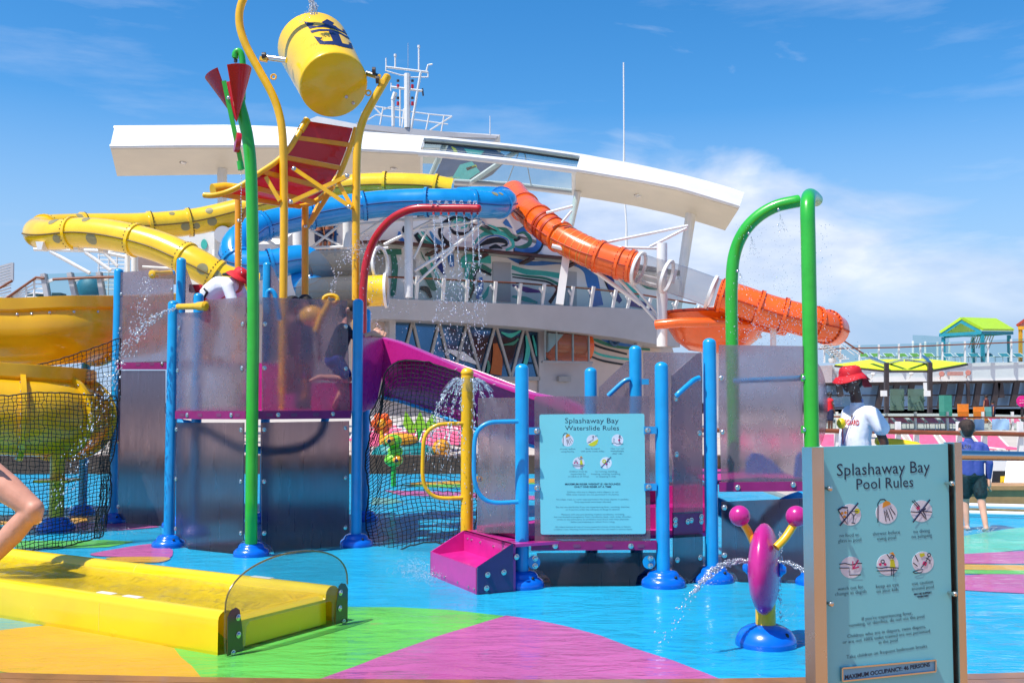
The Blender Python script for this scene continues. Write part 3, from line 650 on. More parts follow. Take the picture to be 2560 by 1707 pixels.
# white block behind the canopy, mast deck
blk = thing('radar_deck', 'white angular roof block behind the canopy carrying the mast', 'roof block', P(1000, 330, 72))
MB().prism([P(x, y, 72) for x, y in ((770, 300), (793, 291), (900, 312), (1035, 325), (1250, 337), (1238, 352), (1200, 372), (760, 362))], V((0, 5, 0))).build('roof_block', M['white'], blk)
MB().prism([P(x, y, 71.9) for x, y in ((890, 306), (920, 312), (1120, 330), (1245, 340), (1240, 346), (1060, 341), (900, 322))], V((0, 4, 0))).build('deck_edge', M['grey'], blk)
posts = [(915, 300, 905, 282), (935, 268, 955, 290), (950, 312, 958, 268), (1005, 318, 1010, 272), (1065, 325, 1073, 286), (1103, 330, 1110, 290), (1130, 291, 1075, 326)]
for a in posts: MB().tube([P(a[0], a[1], 72), P(a[2], a[3], 72)], 0.06, 6).build('rail_post', M['white'], blk)
for pts in ([(905, 282), (935, 266), (1000, 276), (1075, 286), (1130, 291)], [(920, 300), (940, 288), (1010, 296), (1120, 311)], [(955, 276), (975, 268), (1000, 270)]): MB().tube([P(x, y, 72) for x, y in pts], 0.05, 6).build('guard_rail', M['white'], blk)
# scenic print seen through the glazing: dark blue dome with yellow and teal shapes
dome = paint('dark blue dome', (52, 82, 120), 0.3, var=0.25, scale=0.4)
dm = thing('painted_dome', 'dark blue dome painted with teal and yellow shapes behind the canopy glazing', 'dome', P(1180, 450, 66))
MB().prism([P(x, y, 66) for x, y in ((1080, 452), (1100, 410), (1122, 362), (1180, 368), (1240, 376), (1262, 388), (1230, 420), (1165, 455))], V((0, 2, 0))).build('shell', dome, dm)
for pts, mk in (([(1128, 366), (1140, 372), (1146, 386), (1136, 384)], 'iconyellow'), ([(1160, 372), (1210, 378), (1200, 390), (1170, 386)], 'mt'), ([(1150, 412), (1180, 404), (1200, 430), (1170, 450), (1130, 446)], 'mt'), ([(1095, 445), (1150, 440), (1150, 446), (1090, 450)], 'iconyellow'), ([(1165, 420), (1190, 412), (1192, 418), (1168, 427)], 'iconyellow')):
    MB().prism([P(x, y, 65.9) for x, y in pts], V((0, 0.08, 0))).build('painted_shape', M[mk] if mk in M else MUR['t'], dm)
# mast
mast = thing('radar_mast', 'white lattice signal mast with crossarms, whip aerials and red lamps', 'mast', P(1020, 318, 72))
def mt(pts, r, mat=M['white'], name='spar'): MB().tube([P(x, y, 72) for x, y in pts], r, 8).build(name, mat, mast)
mt([(1018, 320), (1018, 185)], 0.22, name='column'); mt([(1028, 322), (1052, 178)], 0.09, name='stay'); mt([(1000, 316), (1000, 220)], 0.06, name='stay'); mt([(983, 316), (982, 250)], 0.12, name='column'); mt([(982, 250), (988, 232)], 0.16, name='radar_arm')
mt([(965, 168), (1070, 181)], 0.08, name='crossarm'); mt([(978, 218), (1056, 228)], 0.09, name='crossarm'); mt([(966, 178), (1000, 188), (1016, 190)], 0.05, name='crossarm'); mt([(1024, 194), (1070, 193)], 0.05, name='crossarm')
mt([(1070, 181), (1070, 193)], 0.05, name='crossarm'); mt([(965, 178), (965, 146)], 0.05, name='aerial'); mt([(988, 172), (988, 140)], 0.06, name='aerial'); mt([(1047, 178), (1047, 118)], 0.06, name='aerial'); mt([(1020, 170), (1020, 108)], 0.015, M['grey'], 'aerial')
mt([(1066, 178), (1070, 163), (1081, 161)], 0.06, name='wind_vane'); mt([(977, 228), (978, 208)], 0.04, name='aerial'); mt([(1058, 240), (1056, 222)], 0.06, M['dark'], 'aerial')
for x in (995, 1031):
    for y in (212, 255): mt([(x, y), (x, y + 9)], 0.1, M['red'], 'lamp'); mt([(x, y - 12), (x, y - 7)], 0.1, M['dark'], 'lamp')
for x, y in ((988, 140), (1047, 118)): mt([(x, y + 2), (x, y - 4)], 0.1, M['white'], 'aerial_tip')
def aerial(pts, D, label, r=0.06):
    mb = MB().tube([P(*p, D) for p in pts], [r] + [r * .6] * (len(pts) - 1), 8)
    single(mb, 'whip_aerial', M['white'], label, 'aerial', 'whip aerials above the ship')
aerial([(1560, 408), (1560, 345), (1559, 157)], 78, 'tall white whip aerial rising from behind the canopy right of centre', 0.09)
aerial([(1566, 620), (1566, 560), (1562, 505)], 78, 'short white aerial pole below the canopy above the orange tube', 0.12)
aerial([(1225, 335), (1225, 290)], 72, 'thin short aerial above the canopy roof block', 0.04)

# ---------------------------------------------------------------- tube slides and their steelwork
def tube_slide(name, label, pts, r, mat, seam, flange_at, group, spots=(), extra=None):
    q = pcurve(pts, 10); n = len(q)
    t = thing(name, label, 'water slide', (q[n // 2].x, q[n // 2].y, 0), group)
    MB().tube(q, r, 28).build('tube', mat, t)
    for f in flange_at:
        i = min(max(int(f * (n - 1)), 1), n - 2); d = (q[i + 1] - q[i - 1]).normalized()
        MB().lathe([(r * 1.0, -.07), (r * 1.11, -.06), (r * 1.11, .06), (r * 1.0, .07)], q[i], d, 32, False).build('flange', mat, t)
        mb = MB()
        u = (ZZ - d * d.z).normalized(); w = d.cross(u)
        for k in range(26):
            a = 2 * math.pi * k / 26; c = q[i] - d * .09 + (u * math.cos(a) + w * math.sin(a)) * r * 1.06; mb.box(c, (.05, .05, .05))
        o = mb.build('flange_bolts', seam, t); o['kind'] = 'stuff'
    for sgn in (1, -1):
        A = []
        for i in range(n):
            d = (q[min(i + 1, n - 1)] - q[max(i - 1, 0)]).normalized(); u = (ZZ - d * d.z).normalized(); w = d.cross(u) * sgn
            A.append(q[i] + w * r * 1.01 - u * r * 0.12)
        MB().tube(A, 0.03, 6).build('seam', seam, t)
    sm = paint(name + ' porthole', (150, 140, 96), 0.3)
    for f, ang, sz in spots:
        i = int(f * (n - 1)); d = (q[min(i + 1, n - 1)] - q[max(i - 1, 0)]).normalized(); u = (ZZ - d * d.z).normalized(); w = d.cross(u)
        if w.y > 0: w = -w
        nn = u * math.sin(ang) + w * math.cos(ang)
        mb = MB(); rws = []
        s_ = nn.cross(d)
        for ring_ in range(4):
            rr = sz * ring_ / 3; row = []
            for k in range(14):
                a = 2 * math.pi * k / 14; da = math.sin(a) * rr / r; row.append(q[i] + d * (rr * math.cos(a)) + (u * math.sin(ang + da) + w * math.cos(ang + da)) * r * 1.012)
            rws.append(row)
        mb.loft(rws, True); mb.build('porthole', sm, t)
    return t, q
GS = 'tube slides around the superstructure'
tube_slide('tube_slide', 'yellow spotted tube slide looping out over the left side of the ship', [(1130, 478, 45), (1050, 466, 45), (900, 466, 45), (780, 484, 45), (640, 518, 44.5), (500, 552, 44), (360, 566, 43), (230, 568, 42), (130, 572, 40.8), (96, 582, 39.6), (130, 588, 38.6), (210, 582, 38), (300, 592, 37.5), (400, 618, 37), (490, 660, 36.6), (560, 700, 36.6), (640, 720, 37)], 0.56, M['tubeyellow'], M['seam'],
           [.04, .10, .2, .33, .37, .45, .52, .67, .78, .86, .92], GS, [(.14, .9, .14), (.17, .9, .1), (.30, .5, .16), (.305, -.4, .2), (.32, -.5, .14), (.335, -.4, .2), (.345, .8, .12), (.46, .9, .16), (.645, .95, .2), (.70, .95, .16), (.66, -.5, .17), (.72, -.5, .24), (.905, .0, .2), (.93, -.1, .24)])
tube_slide('tube_slide', 'long blue tube slide curving round in front of the superstructure', [(1150, 498, 50.0), (1225, 497, 48.8), (1262, 505, 46.6), (1225, 513, 44.8), (1120, 506, 44), (980, 508, 44), (860, 522, 43.6), (740, 545, 43), (640, 572, 42), (590, 612, 41), (596, 655, 40.5), (660, 664, 40.5), (760, 650, 41), (800, 700, 41), (740, 720, 41)], 0.58, M['tubeblue'], M['seamblue'],
           [.12, .19, .25, .32, .40, .48, .56, .7, .8], GS, [(.22, .9, .16), (.2, .9, .12), (.62, -.2, .2), (.6, .2, .15)])
t, q = tube_slide('tube_slide', 'steep orange tube slide with ribbed sections running down to a clear section', [(1284, 484, 51), (1302, 508, 49.6), (1340, 545, 47.5), (1400, 592, 46), (1470, 630, 45), (1540, 655, 44.5), (1588, 668, 44.2)], 0.66, M['tubeorange'], M['seamorange'], [.22, .36, .5, .74, .87, .98], GS)
n = len(q)
for f in (.53, .56, .59, .62, .65, .68, .71):
    i = int(f * (n - 1)); d = (q[i + 1] - q[i - 1]).normalized()
    MB().lathe([(.665, -.02), (.672, -.02), (.672, .02), (.665, .02)], q[i], d, 28).build('rib', paint('pale rib', (214, 140, 60), .4), t)
for f in (.40, .43, .46):
    i = int(f * (n - 1)); d = (q[i + 1] - q[i - 1]).normalized()
    MB().lathe([(.66, -.07), (.70, -.07), (.70, .07), (.66, .07)], q[i], d, 28).build('rib', M['seamorange'], t)
t2 = thing('clear_tube', 'clear acrylic tube slide section between the two orange tubes', 'water slide', P(1690, 700, 43.5))
q2 = pcurve([(1588, 668, 44.2), (1640, 684, 43.8), (1700, 702, 43.4), (1795, 736, 43)], 6)
MB().tube(q2, 0.64, 24, caps=False).build('tube', clear('clear tube wall', (226, 226, 228), .05, 1.4, .10, (220, 216, 214)), t2)
for f in (0.02, .52, .98):
    i = min(max(int(f * (len(q2) - 1)), 1), len(q2) - 2); d = (q2[i + 1] - q2[i - 1]).normalized()
    MB().lathe([(.63, -.06), (.74, -.06), (.74, .06), (.63, .06), (.63, -.06)], q2[i], d, 28, False).build('collar', M['white'], t2)
tube_slide('tube_slide', 'lower orange tube slide continuing right behind the green arches', [(1795, 736, 43), (1850, 752, 42.8), (1920, 776, 42.6), (2000, 798, 42.4), (2060, 815, 42.6), (2085, 826, 43.4)], 0.66, M['tubeorange'], M['seamorange'], [.05, .35, .5, .72, .85], GS)
# orange bowl
bw = thing('slide_bowl', 'large orange rounded slide bowl below the clear tube', 'water slide', P(1790, 850, 44), GS)
c = P(1790, 832, 45.5); 
MB().lathe([(2.3, .78), (2.35, .80), (2.42, .78), (2.35, .66), (2.1, .2), (1.75, -.35), (1.2, -.75), (.3, -.9)], c, n=48).build('bowl', M['tubeorange'], bw)
MB().lathe([(2.28, .80), (2.5, .80), (2.5, .9), (2.28, .9), (2.28, .80)], c, n=48, cap=False).build('rim', M['seamorange'], bw)
MB().tube([P(1640, 812, 43.5), P(1700, 806, 43), P(1800, 806, 43), P(1900, 816, 43.2), P(1960, 828, 44)], .2, 10).build('rim_tube', M['tubeorange'], bw)
MB().tube([c - V((0, 0, .9)), V((c.x, c.y, 0))], .3, 12).build('support_post', M['white'], bw)
# clear helix ends near the red pipe
hx = thing('clear_tube', 'pair of clear and yellow tube ends beside the red spray pipe', 'water slide', P(920, 700, 40))
cm = clear('hazy clear tube', (190, 186, 180), .05, 1.4, .25, (150, 146, 140))
for (a, b_, r, mt_) in (((780, 665, 41), (950, 660, 40), .62, cm), ((760, 735, 40.5), (905, 728, 39.6), .62, cm), ((905, 728, 39.6), (965, 726, 39.6), .60, M['tubeyellow'])):
    A, B = P(*a), P(*b_); MB().tube([A, B], r, 24, caps=False).build('tube', mt_, hx)
    MB().lathe([(r * .97, -.05), (r * 1.12, -.05), (r * 1.12, .05), (r * .97, .05), (r * .97, -.05)], B, (B - A), 28, False).build('collar', M['white'], hx)
# white steel frame
fr = thing('slide_steelwork', 'white tubular steel frame of columns and braces carrying the tube slides', 'steel frame', P(1100, 700, 45))
def z5(x, y): return (960 + x / 3.647, 450 + y / 3.647)
def z6(x, y): return (1500 + x / 3.647, 400 + y / 3.647)
def z4(x, y): return (480 + x / 3.647, 400 + y / 3.647)
def z1(x, y): return (x / 3.647, 250 + y / 3.647)
def st(a, b_, w, D=45.2, D2=None, name='brace'):
    MB().tube([P(*a, D), P(*b_, D2 or D)], w * D / FPX / 2 * 1.2, 10).build(name, M['white'], fr)
for f, a, b_, w in ((z5, (225, 320), (225, 1072), 18), (z6, (565, 760), (565, 1700), 23), (z4, (970, 560), (970, 900), 24), (z4, (1415, 500), (1415, 800), 19), (z1, (2030, 1190), (2030, 1700), 34), (z1, (1165, 1370), (1165, 1600), 10), (z1, (1228, 1370), (1228, 1600), 14)):
    st(f(*a), f(*b_), w, 44.6, name='column')
MB().bar(P(*z5(1668, 640), 46), P(*z5(1600, 1135), 46), .34, .34).build('column', M['white'], fr)
MB().bar(P(*z6(1580, 1480), 43), P(*z6(1580, 1760), 43), .2, .2).build('column', M['white'], fr)
for f, a, b_, w in ((z5, (0, 590), (440, 370), 7), (z5, (280, 830), (660, 590), 7), (z5, (660, 590), (890, 395), 7), (z5, (300, 940), (640, 620), 6), (z5, (270, 720), (430, 380), 5), (z5, (165, 368), (500, 342), 7), (z5, (330, 450), (890, 372), 6), (z5, (400, 405), (640, 400), 6),
                    (z5, (1530, 600), (1680, 640), 9), (z5, (1640, 630), (2345, 1135), 9), (z5, (2180, 895), (2480, 960), 8), (z5, (2000, 820), (2190, 835), 7), (z6, (60, 750), (800, 600), 6), (z6, (450, 795), (790, 620), 6), (z6, (150, 798), (520, 805), 6), (z6, (130, 1040), (600, 1560), 7),
                    (z6, (250, 1080), (520, 1400), 6), (z6, (620, 1410), (1040, 1345), 8), (z6, (975, 1370), (830, 1568), 7), (z6, (1260, 1415), (1580, 1545), 7), (z6, (1310, 1440), (1470, 1620), 7), (z6, (620, 1480), (1000, 1640), 8), (z6, (210, 1082), (560, 1160), 7), (z6, (360, 1040), (560, 1090), 4), (z6, (660, 1120), (690, 1000), 9), (z6, (610, 1250), (560, 1700), 5),
                    (z5, (1480, 300), (1720, 238), 6), (z5, (1620, 390), (1712, 280), 5),
                    (z4, (1080, 605), (1450, 575), 7), (z4, (1080, 802), (1450, 790), 7), (z4, (1090, 800), (1340, 600), 6), (z4, (1080, 640), (1350, 780), 5), (z4, (630, 690), (800, 705), 7), (z4, (640, 700), (900, 880), 7), (z4, (1530, 690), (1790, 510), 6), (z4, (1530, 585), (1940, 545), 6), (z4, (1560, 830), (1790, 800), 6),
                    (z1, (310, 1360), (890, 1377), 8), (z1, (890, 1377), (1200, 1442), 8), (z1, (460, 1382), (820, 1580), 8), (z1, (780, 1390), (1010, 1555), 8), (z1, (930, 1370), (1070, 1515), 7), (z1, (590, 1362), (1120, 1385), 5), (z1, (1300, 1520), (2000, 1560), 5), (z1, (1480, 1450), (1900, 1620), 6)):
    st(f(*a), f(*b_), w)
MB().lathe([(.36, -.5), (.36, .5)], P(*z1(2058, 1243), 44.2), V((0, 1, 0)), 24).build('cap', M['grey'], fr)
for x, y in ((z1(360, 1335)), (z1(690, 1335)), (z1(915, 1355))): MB().prism([P(x - 10, y - 12, 38), P(x + 10, y - 12, 38), P(x + 5, y + 8, 38), P(x - 5, y + 8, 38)], V((0, .5, 0))).build('saddle', M['white'], fr)
# low white buildings left of the blue tube
lb = thing('deckhouse', 'low white deckhouse with a teal drop emblem behind the yellow tube', 'deckhouse', P(500, 640, 47))
MB().prism([P(x, y, 47) for x, y in ((440, 588), (545, 580), (700, 575), (740, 568), (740, 800), (440, 800))], V((0, 3, 0))).build('wall', M['white'], lb)
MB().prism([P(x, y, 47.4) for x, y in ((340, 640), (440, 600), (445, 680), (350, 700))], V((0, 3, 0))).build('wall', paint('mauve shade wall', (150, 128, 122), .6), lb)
pts = [P(510 + 8 * math.cos(a), 612 + (14 if math.sin(a) < 0 else 11) * math.sin(a), 46.95) for a in [i * math.pi / 10 for i in range(20)]]
MB().prism(pts, V((0, .03, 0))).build('emblem', MUR['t'], lb)
# dark gangway / platform clutter between the columns
gb = thing('slide_stair_tower', 'blue steel stair tower with landings among the white columns', 'stair tower', P(800, 640, 46.5))
sb = paint('blue stair steel', (30, 96, 160), .4)
for x in (790, 815, 838): MB().tube([P(x, 548, 46.5), P(x, 640, 46.5)], .07, 8).build('post', sb, gb)
for y in (560, 590, 622): MB().bar(P(770, y + 6, 46.5), P(845, y - 4, 46.5), .1, .08).build('rail', sb, gb)
MB().bar(P(760, 634, 46.8), P(850, 626, 46.8), .3, .2).build('landing', M['teak'], gb)
for k in range(6): MB().bar(P(715 + k * 8, 642 - k * 4, 46.6), P(738 + k * 8, 643 - k * 4, 46.6), .25, .05).build('tread', sb, gb)
# ================================================================ far decks to the right: fascia, windows, rails, loungers, cabana, parasol
def z7(x, y): return (2000 + x / 4.127, 720 + y / 4.127)
def P7(x, y, D): return P(*z7(x, y), D)
hl = thing('deck_house', 'long white deck house with slanted dark window posts under the upper sun deck', 'deck house', (30, 76, 0))
MB().prism([P7(x, y, 75) for x, y in ((330, 790), (2311, 765), (3600, 750), (3600, 935), (2311, 950), (1360, 962), (430, 975))], V((0, 14, 0))).build('fascia', M['white'], hl)
MB().prism([P7(x, y, 75.3) for x, y in ((120, 800), (350, 800), (450, 972), (150, 980))], V((0, 10, 0))).build('end_wall', paint('mauve grey wall', (190, 176, 178), .5), hl)
MB().bar(P7(240, 990, 75.6), P7(1365, 980, 75.6), .4, .28).build('window_head', M['dark'], hl)
MB().bar(P7(1365, 972, 75.6), P7(3400, 940, 75.6), .4, .26).build('window_head', M['dark'], hl)
MB().bar(P7(240, 1108, 75.8), P7(3400, 1096, 75.8), .2, .1).build('window_rail', M['dark'], hl)
MB().bar(P7(240, 1235, 75.8), P7(3400, 1205, 75.8), .2, .1).build('window_rail', M['dark'], hl)
wg = paint('tinted sea window', (150, 182, 214), .1, metal=.2, var=.08, scale=.3)
MB().prism([P7(x, y, 76.2) for x, y in ((240, 985), (3400, 940), (3400, 1240), (240, 1250))], V((0, .05, 0))).build('window_pane', wg, hl)
for (a, b_, c, d) in ((400, 990, 420, 1120), (800, 1240, 850, 985), (975, 1100, 1000, 985), (1130, 1100, 1155, 985), (1440, 1245, 1490, 985), (1618, 1240, 1662, 985), (1805, 1235, 1845, 978), (1990, 1230, 2035, 975), (2075, 1130, 2060, 975), (2190, 1220, 2236, 970), (2380, 1220, 2430, 968), (2580, 1220, 2630, 965)):
    MB().bar(P7(a, b_, 75.5), P7(c, d, 75.5), .26, .4).build('window_post', M['dark'], hl)
MB().bar(P7(1740, 1200, 74.5), P7(1728, 955, 74.5), .17, .2).build('pillar', M['dark'], hl); MB().bar(P7(1295, 1100, 74), P7(1290, 975, 74), .18, .2).build('pillar', M['white'], hl)
for i, (x, y, k) in enumerate(((755, 895, 0), (1150, 890, 0), (1462, 885, 1), (1735, 873, 1), (1602, 882, 2))):
    c = P7(x, y, 74.2); mb = MB()
    if k == 0:
        mb.sph(c + V((0, 0, .05)), .17, 12, 8, (1, .8, .7)).bar(c, c + V((.1, .7, -.25)), .05)
        single(mb, 'deck_floodlight', M['white'], ('left' if i == 0 else 'right') + '-hand twin white floodlight on the white fascia below the yellow canopy', 'floodlight', 'floodlights on the fascia')
    elif k == 1:
        mb.lathe([(.03, -.2), (.17, -.18), (.2, 0), (.17, .05)], c, V((-.6, -.8, 0)), 16).bar(c, c + V((.2, .8, -.3)), .05)
        single(mb, 'deck_speaker', paint('terracotta grille', (186, 120, 108), .6), 'round reddish loudspeaker on the fascia ' + ('left' if i == 2 else 'right') + ' of the box speaker', 'speaker', 'round speakers on the fascia')
    else:
        mb.box(c, (.9, .6, .27)); single(mb, 'box_speaker', paint('terracotta cabinet', (190, 136, 124), .6), 'flat reddish box speaker on the fascia between two round speakers', 'speaker')
# upper deck balustrade
ur = thing('upper_balustrade', 'upper deck glass balustrade with white posts and timber handrail in front of the green loungers', 'balustrade', P(2300, 905, 74.6))
up = [(250, 585, 770), (415, 590, 765), (610, 588, 760), (812, 583, 750), (1018, 576, 745), (1240, 570, 760), (1467, 560, 745), (1700, 548, 765), (1938, 540, 765), (2178, 526, 760), (2420, 515, 755), (2660, 505, 750)]
pv = None
for x, y0, y1 in up:
    a, c = P7(x, y1, 74.6), P7(x, y0, 74.6); MB().bar(a, c, .17, .1).build('post', M['white'], ur)
    if pv: MB().prism([pv[0], a, c, pv[1]], V((0, .03, 0))).build('glass_panel', M['glass'], ur)
    pv = (a, c)
MB().tube([P7(x, y, 74.4) for x, y in ((190, 628), (600, 620), (1020, 612), (1460, 590), (2311, 556), (2700, 545))], .045, 8).build('handrail', M['teak'], ur)
wsn = thing('wind_screen', 'taller glass wind screen with white posts behind the green loungers', 'glass screen', P(2310, 880, 79))
pv = None
for x, y0, y1 in ((1165, 545, 730), (1290, 550, 730), (1417, 558, 740), (1540, 562, 740)):
    a, c = P7(x, y1, 79), P7(x, y0, 79); MB().bar(a, c, .16, .1).build('post', M['white'], wsn)
    if pv: MB().prism([pv[0], a, c + V((0, 0, .45)), pv[1] + V((0, 0, .45))], V((0, .03, 0))).build('glass_panel', M['glass'], wsn)
    pv = (a, c)
# loungers
def make_lounger(loc, fab, label, group, lab='sun_lounger'):
    t = thing(lab, label, 'sun lounger', loc, group); L = V(loc)
    MB().prism([L + V(p) for p in ((-.31, -1.1, .34), (.31, -1.1, .34), (.31, .15, .36), (-.31, .15, .36))], V((0, 0, .02))).build('seat', fab, t)
    MB().prism([L + V(p) for p in ((-.31, .17, .37), (.31, .17, .37), (.31, .80, .66), (-.31, .80, .66))], V((0, .02, -.012))).build('backrest', fab, t)
    mb = MB()
    for sx in (-.345, .345): mb.tube([L + V(p) for p in ((sx, -1.12, .35), (sx, .16, .36))], .022, 6).tube([L + V(p) for p in ((sx, .16, .36), (sx, .82, .68))], .022, 6)
    mb.tube([L + V((-.345, .82, .68)), L + V((.345, .82, .68))], .022, 6); mb.build('frame', M['white'], t)
    for sx in (-.32, .32):
        for sy in (-.9, .1): MB().tube([L + V((sx, sy, .35)), L + V((sx, sy - .05, 0))], .02, 6).build('leg', M['white'], t)
    return t
def row(t, places, text):
    tree = [(c, kids(c)) for c in kids(t)]
    number_off([t] + [dup(t, p, rz, tree=tree) for p, rz in places], text)
G1 = 'pink loungers just behind the brown pool rail'
def onz(x, D, z=0.08): q = P(x, 1100, D); return V((q.x, D, z))
t = make_lounger(onz(2247, 27), M['pinkfab'], 'pink sling sun lounger with white frame behind the brown pool rail', G1)
row(t, [(onz(x, 27), random.uniform(-.06, .06)) for x in (2327, 2412, 2495, 2090, 2010, 1930, 1850)], 'pink sling lounger in the row right behind the brown pool rail')
G2 = 'pink loungers on the far deck behind glass'
t = make_lounger(onz(2225, 58), M['pinkfab'], 'small pink sling sun lounger standing behind the far glass balustrade', G2)
row(t, [(onz(x, 58 + random.uniform(-.3, .3)), random.uniform(-.1, .1)) for x in (2190, 2262, 2305, 2340, 2380, 2420, 2500, 2545)], 'small pink lounger in the far row behind the glass balustrade')
G3 = 'pink loungers seen through the netting'
t = make_lounger(onz(1150, 30), M['pinkfab'], 'pink sling sun lounger on the deck seen through the black netting', G3)
row(t, [(onz(x, D), random.uniform(-.1, .1)) for x, D in ((1075, 29), (1000, 29.3), (930, 29), (1110, 33), (1040, 33.2), (970, 33), (900, 33), (1150, 37), (1090, 37.4), (1030, 37), (970, 37.5), (920, 37))], 'pink lounger seen through the black netting under the magenta slide')
G4 = 'green loungers on the upper deck'
gz = Zh(905, 76)
t = make_lounger(P(2165, 905, 76), M['greenfab'], 'green sling sun lounger behind the upper deck balustrade', G4)
row(t, [(P(x, 905, 76), random.uniform(-.12, .12)) for x in (2198, 2230, 2265, 2297, 2330)], 'green lounger behind the upper deck balustrade')
G5 = 'teal loungers beside the cabana'
t = make_lounger(P(2378, 905, 76), M['tealfab'], 'teal sling sun lounger behind the upper balustrade by the cabana', G5)
row(t, [(P(x, 905, 76), random.uniform(-.12, .12)) for x in (2412, 2442, 2480, 2520, 2556)], 'teal lounger behind the upper balustrade by the cabana')
# cabana
lime = paint('lime green roof', (176, 216, 40), .5); tealp = paint('turquoise timber', (36, 150, 168), .5)
cb = thing('cabana', 'turquoise cabana with lime green pitched roof on the upper deck', 'cabana', P(2440, 905, 78))
def slabq(p, th=.18): 
    p = [V(q) for q in p]; n = (p[1] - p[0]).cross(p[2] - p[0]).normalized(); n = n if n.z > 0 else -n
    return MB().prism(p, n * th)
A0, A1 = P7(1665, 322, 76.5), P7(2010, 332, 80); B0, B1 = P7(1882, 440, 75.8), P7(2200, 444, 79.4); C0, C1 = P7(1452, 466, 77.2), P7(1800, 470, 80.6)
slabq([A0, A1, B1, B0]).build('roof', lime, cb); slabq([A0, A1, C1, C0]).build('roof', lime, cb)
for a, b_ in ((A0, B0), (A0, C0), (B0, C0), (B0, B1), (C0, C1), (B1, C1)): MB().bar(a + V((0, .15, -.14)), b_ + V((0, .15, -.14)), .16, .22).build('beam', tealp, cb)
for p, h in ((B0, 0), (B1, 0), (C0, 0), (C1, 0)):
    x = p + ((A0 + A1) / 2 - p) * .08; MB().bar(V((x.x, p.y + .2, p.z - .3)), V((x.x, p.y + .2, gz)), .22, .22).build('post', tealp, cb)
MB().prism([C0 + V((.5, .3, -.12)), B0 + V((-.3, .3, -.12)), B0 + V((-.3, .3, -.36)), C0 + V((.3, .3, -.36))], V((0, .1, 0))).build('sign_board', paint('pale turquoise board', (120, 196, 206), .5), cb)
for k in range(9): MB().bar(P7(1790 + k * 26, 490, 79), P7(1740 + k * 26, 620, 79), .06, .06).build('lattice', M['grey'], cb)
c2 = thing('cabana', 'corner of a yellow cabana with red roof at the right edge of the upper deck', 'cabana', P(2580, 905, 78))
ypo = paint('yellow timber', (226, 160, 30), .5)
slabq([P7(2240, 398, 77), P7(2420, 270, 76), P7(2800, 280, 79), P7(2560, 402, 80)]).build('roof', paint('red roof', (176, 60, 40), .5), c2)
slabq([P7(2420, 270, 76), P7(2600, 398, 75.5), P7(2900, 400, 79), P7(2800, 280, 79)]).build('roof', paint('red roof', (176, 60, 40), .5), c2)
for x, D in ((2275, 77), (2570, 75.8)): MB().bar(P7(x, 395, D), P7(x, 760, D), .25, .2).build('post', ypo, c2)
MB().bar(P7(2250, 412, 77), P7(2580, 412, 75.8), .2, .25).build('beam', ypo, c2)
# lime canopy with two dark columns
um = thing('shade_canopy', 'wide lime yellow sail canopy on two dark columns before the fascia', 'shade canopy', P(2270, 1040, 55))
sail = paint('lime yellow sail', (206, 222, 36), .6, var=.05)
pp = {k: P7(*v) for k, v in dict(l=(360, 795, 55.5), fl=(895, 850, 53), fr=(1345, 850, 53), r=(1728, 780, 55.5), br=(1320, 738, 59), bl=(720, 742, 59), cl=(905, 782, 55), cr=(1335, 776, 55)).items()}
for tri in (('l', 'fl', 'cl'), ('l', 'cl', 'bl'), ('fl', 'fr', 'cr', 'cl'), ('fr', 'r', 'cr'), ('r', 'br', 'cr'), ('bl', 'cl', 'cr', 'br')):
    q = [pp[k] for k in tri]; MB().prism(q, V((0, 0, .04))).build('sail_panel', sail, um)
for a, b_ in (('l', 'fl'), ('fl', 'fr'), ('fr', 'r'), ('r', 'br'), ('br', 'bl'), ('bl', 'l')): MB().bar(pp[a] - V((0, 0, .05)), pp[b_] - V((0, 0, .05)), .07, .1).build('edge_beam', M['dark'], um)
for x in (892, 1340):
    MB().bar(P7(x, 770, 52.9), P7(x, 1290, 52.9), .2, .2).build('column', M['dark'], um)
    MB().box(P7(x - 28, 1086, 52.4), (.27, .2, .29)).build('control_box', M['white'], um)
for a, b_ in (((715, 715), (895, 785)), ((1270, 705), (1338, 772)), ((900, 782), (1050, 745)), ((1330, 772), (1100, 745))): MB().bar(P7(*a, 55), P7(*b_, 53), .2, .1).build('arm', M['steel'], um)
# ---- mid deck glass balustrade (D=57) and brown pool rail (D=22-24)
mr_ = thing('deck_balustrade', 'mid distance glass balustrade with white posts and thin timber rail', 'balustrade', P(2370, 1077, 57))
pv = None
for x in (90, 380, 895, 1190, 1520, 1885, 2190, 2520, 2800):
    a, c = V((P7(x, 1475, 57).x, 57, .08)), P7(x, 1275, 57); MB().bar(a, c, .17, .1).build('post', M['white'], mr_)
    if pv: MB().prism([pv[0], a, c, pv[1]], V((0, .04, 0))).build('glass_panel', M['glass'], mr_)
    pv = (a, c)
MB().tube([P7(x, y, 56.8) for x, y in ((50, 1325), (860, 1328), (1600, 1330), (2311, 1338), (2800, 1342))], .045, 8).build('handrail', M['teak'], mr_)
pr = thing('pool_rail', 'thick brown timber pool rail on white posts behind the lifeguard', 'railing', P(2300, 1083, 23))
MB().tube([P7(x, y, 23) for x, y in ((-1600, 1462), (-700, 1466), (280, 1472), (860, 1480), (1500, 1492), (2311, 1508), (2900, 1520))], .05, 10).build('handrail', M['teak'], pr)
for x in (-1400, -900, -400, 60, 380, 1010, 1200, 1640, 1900, 2270):
    a, c = P7(x, 1376 if x in (1010, 1640, 2270) else 1475, 23.1), P7(x, 1700, 23.1)
    MB().bar(V((c.x, 23.1, .08)), a, .13, .09).build('post', M['white'], pr)
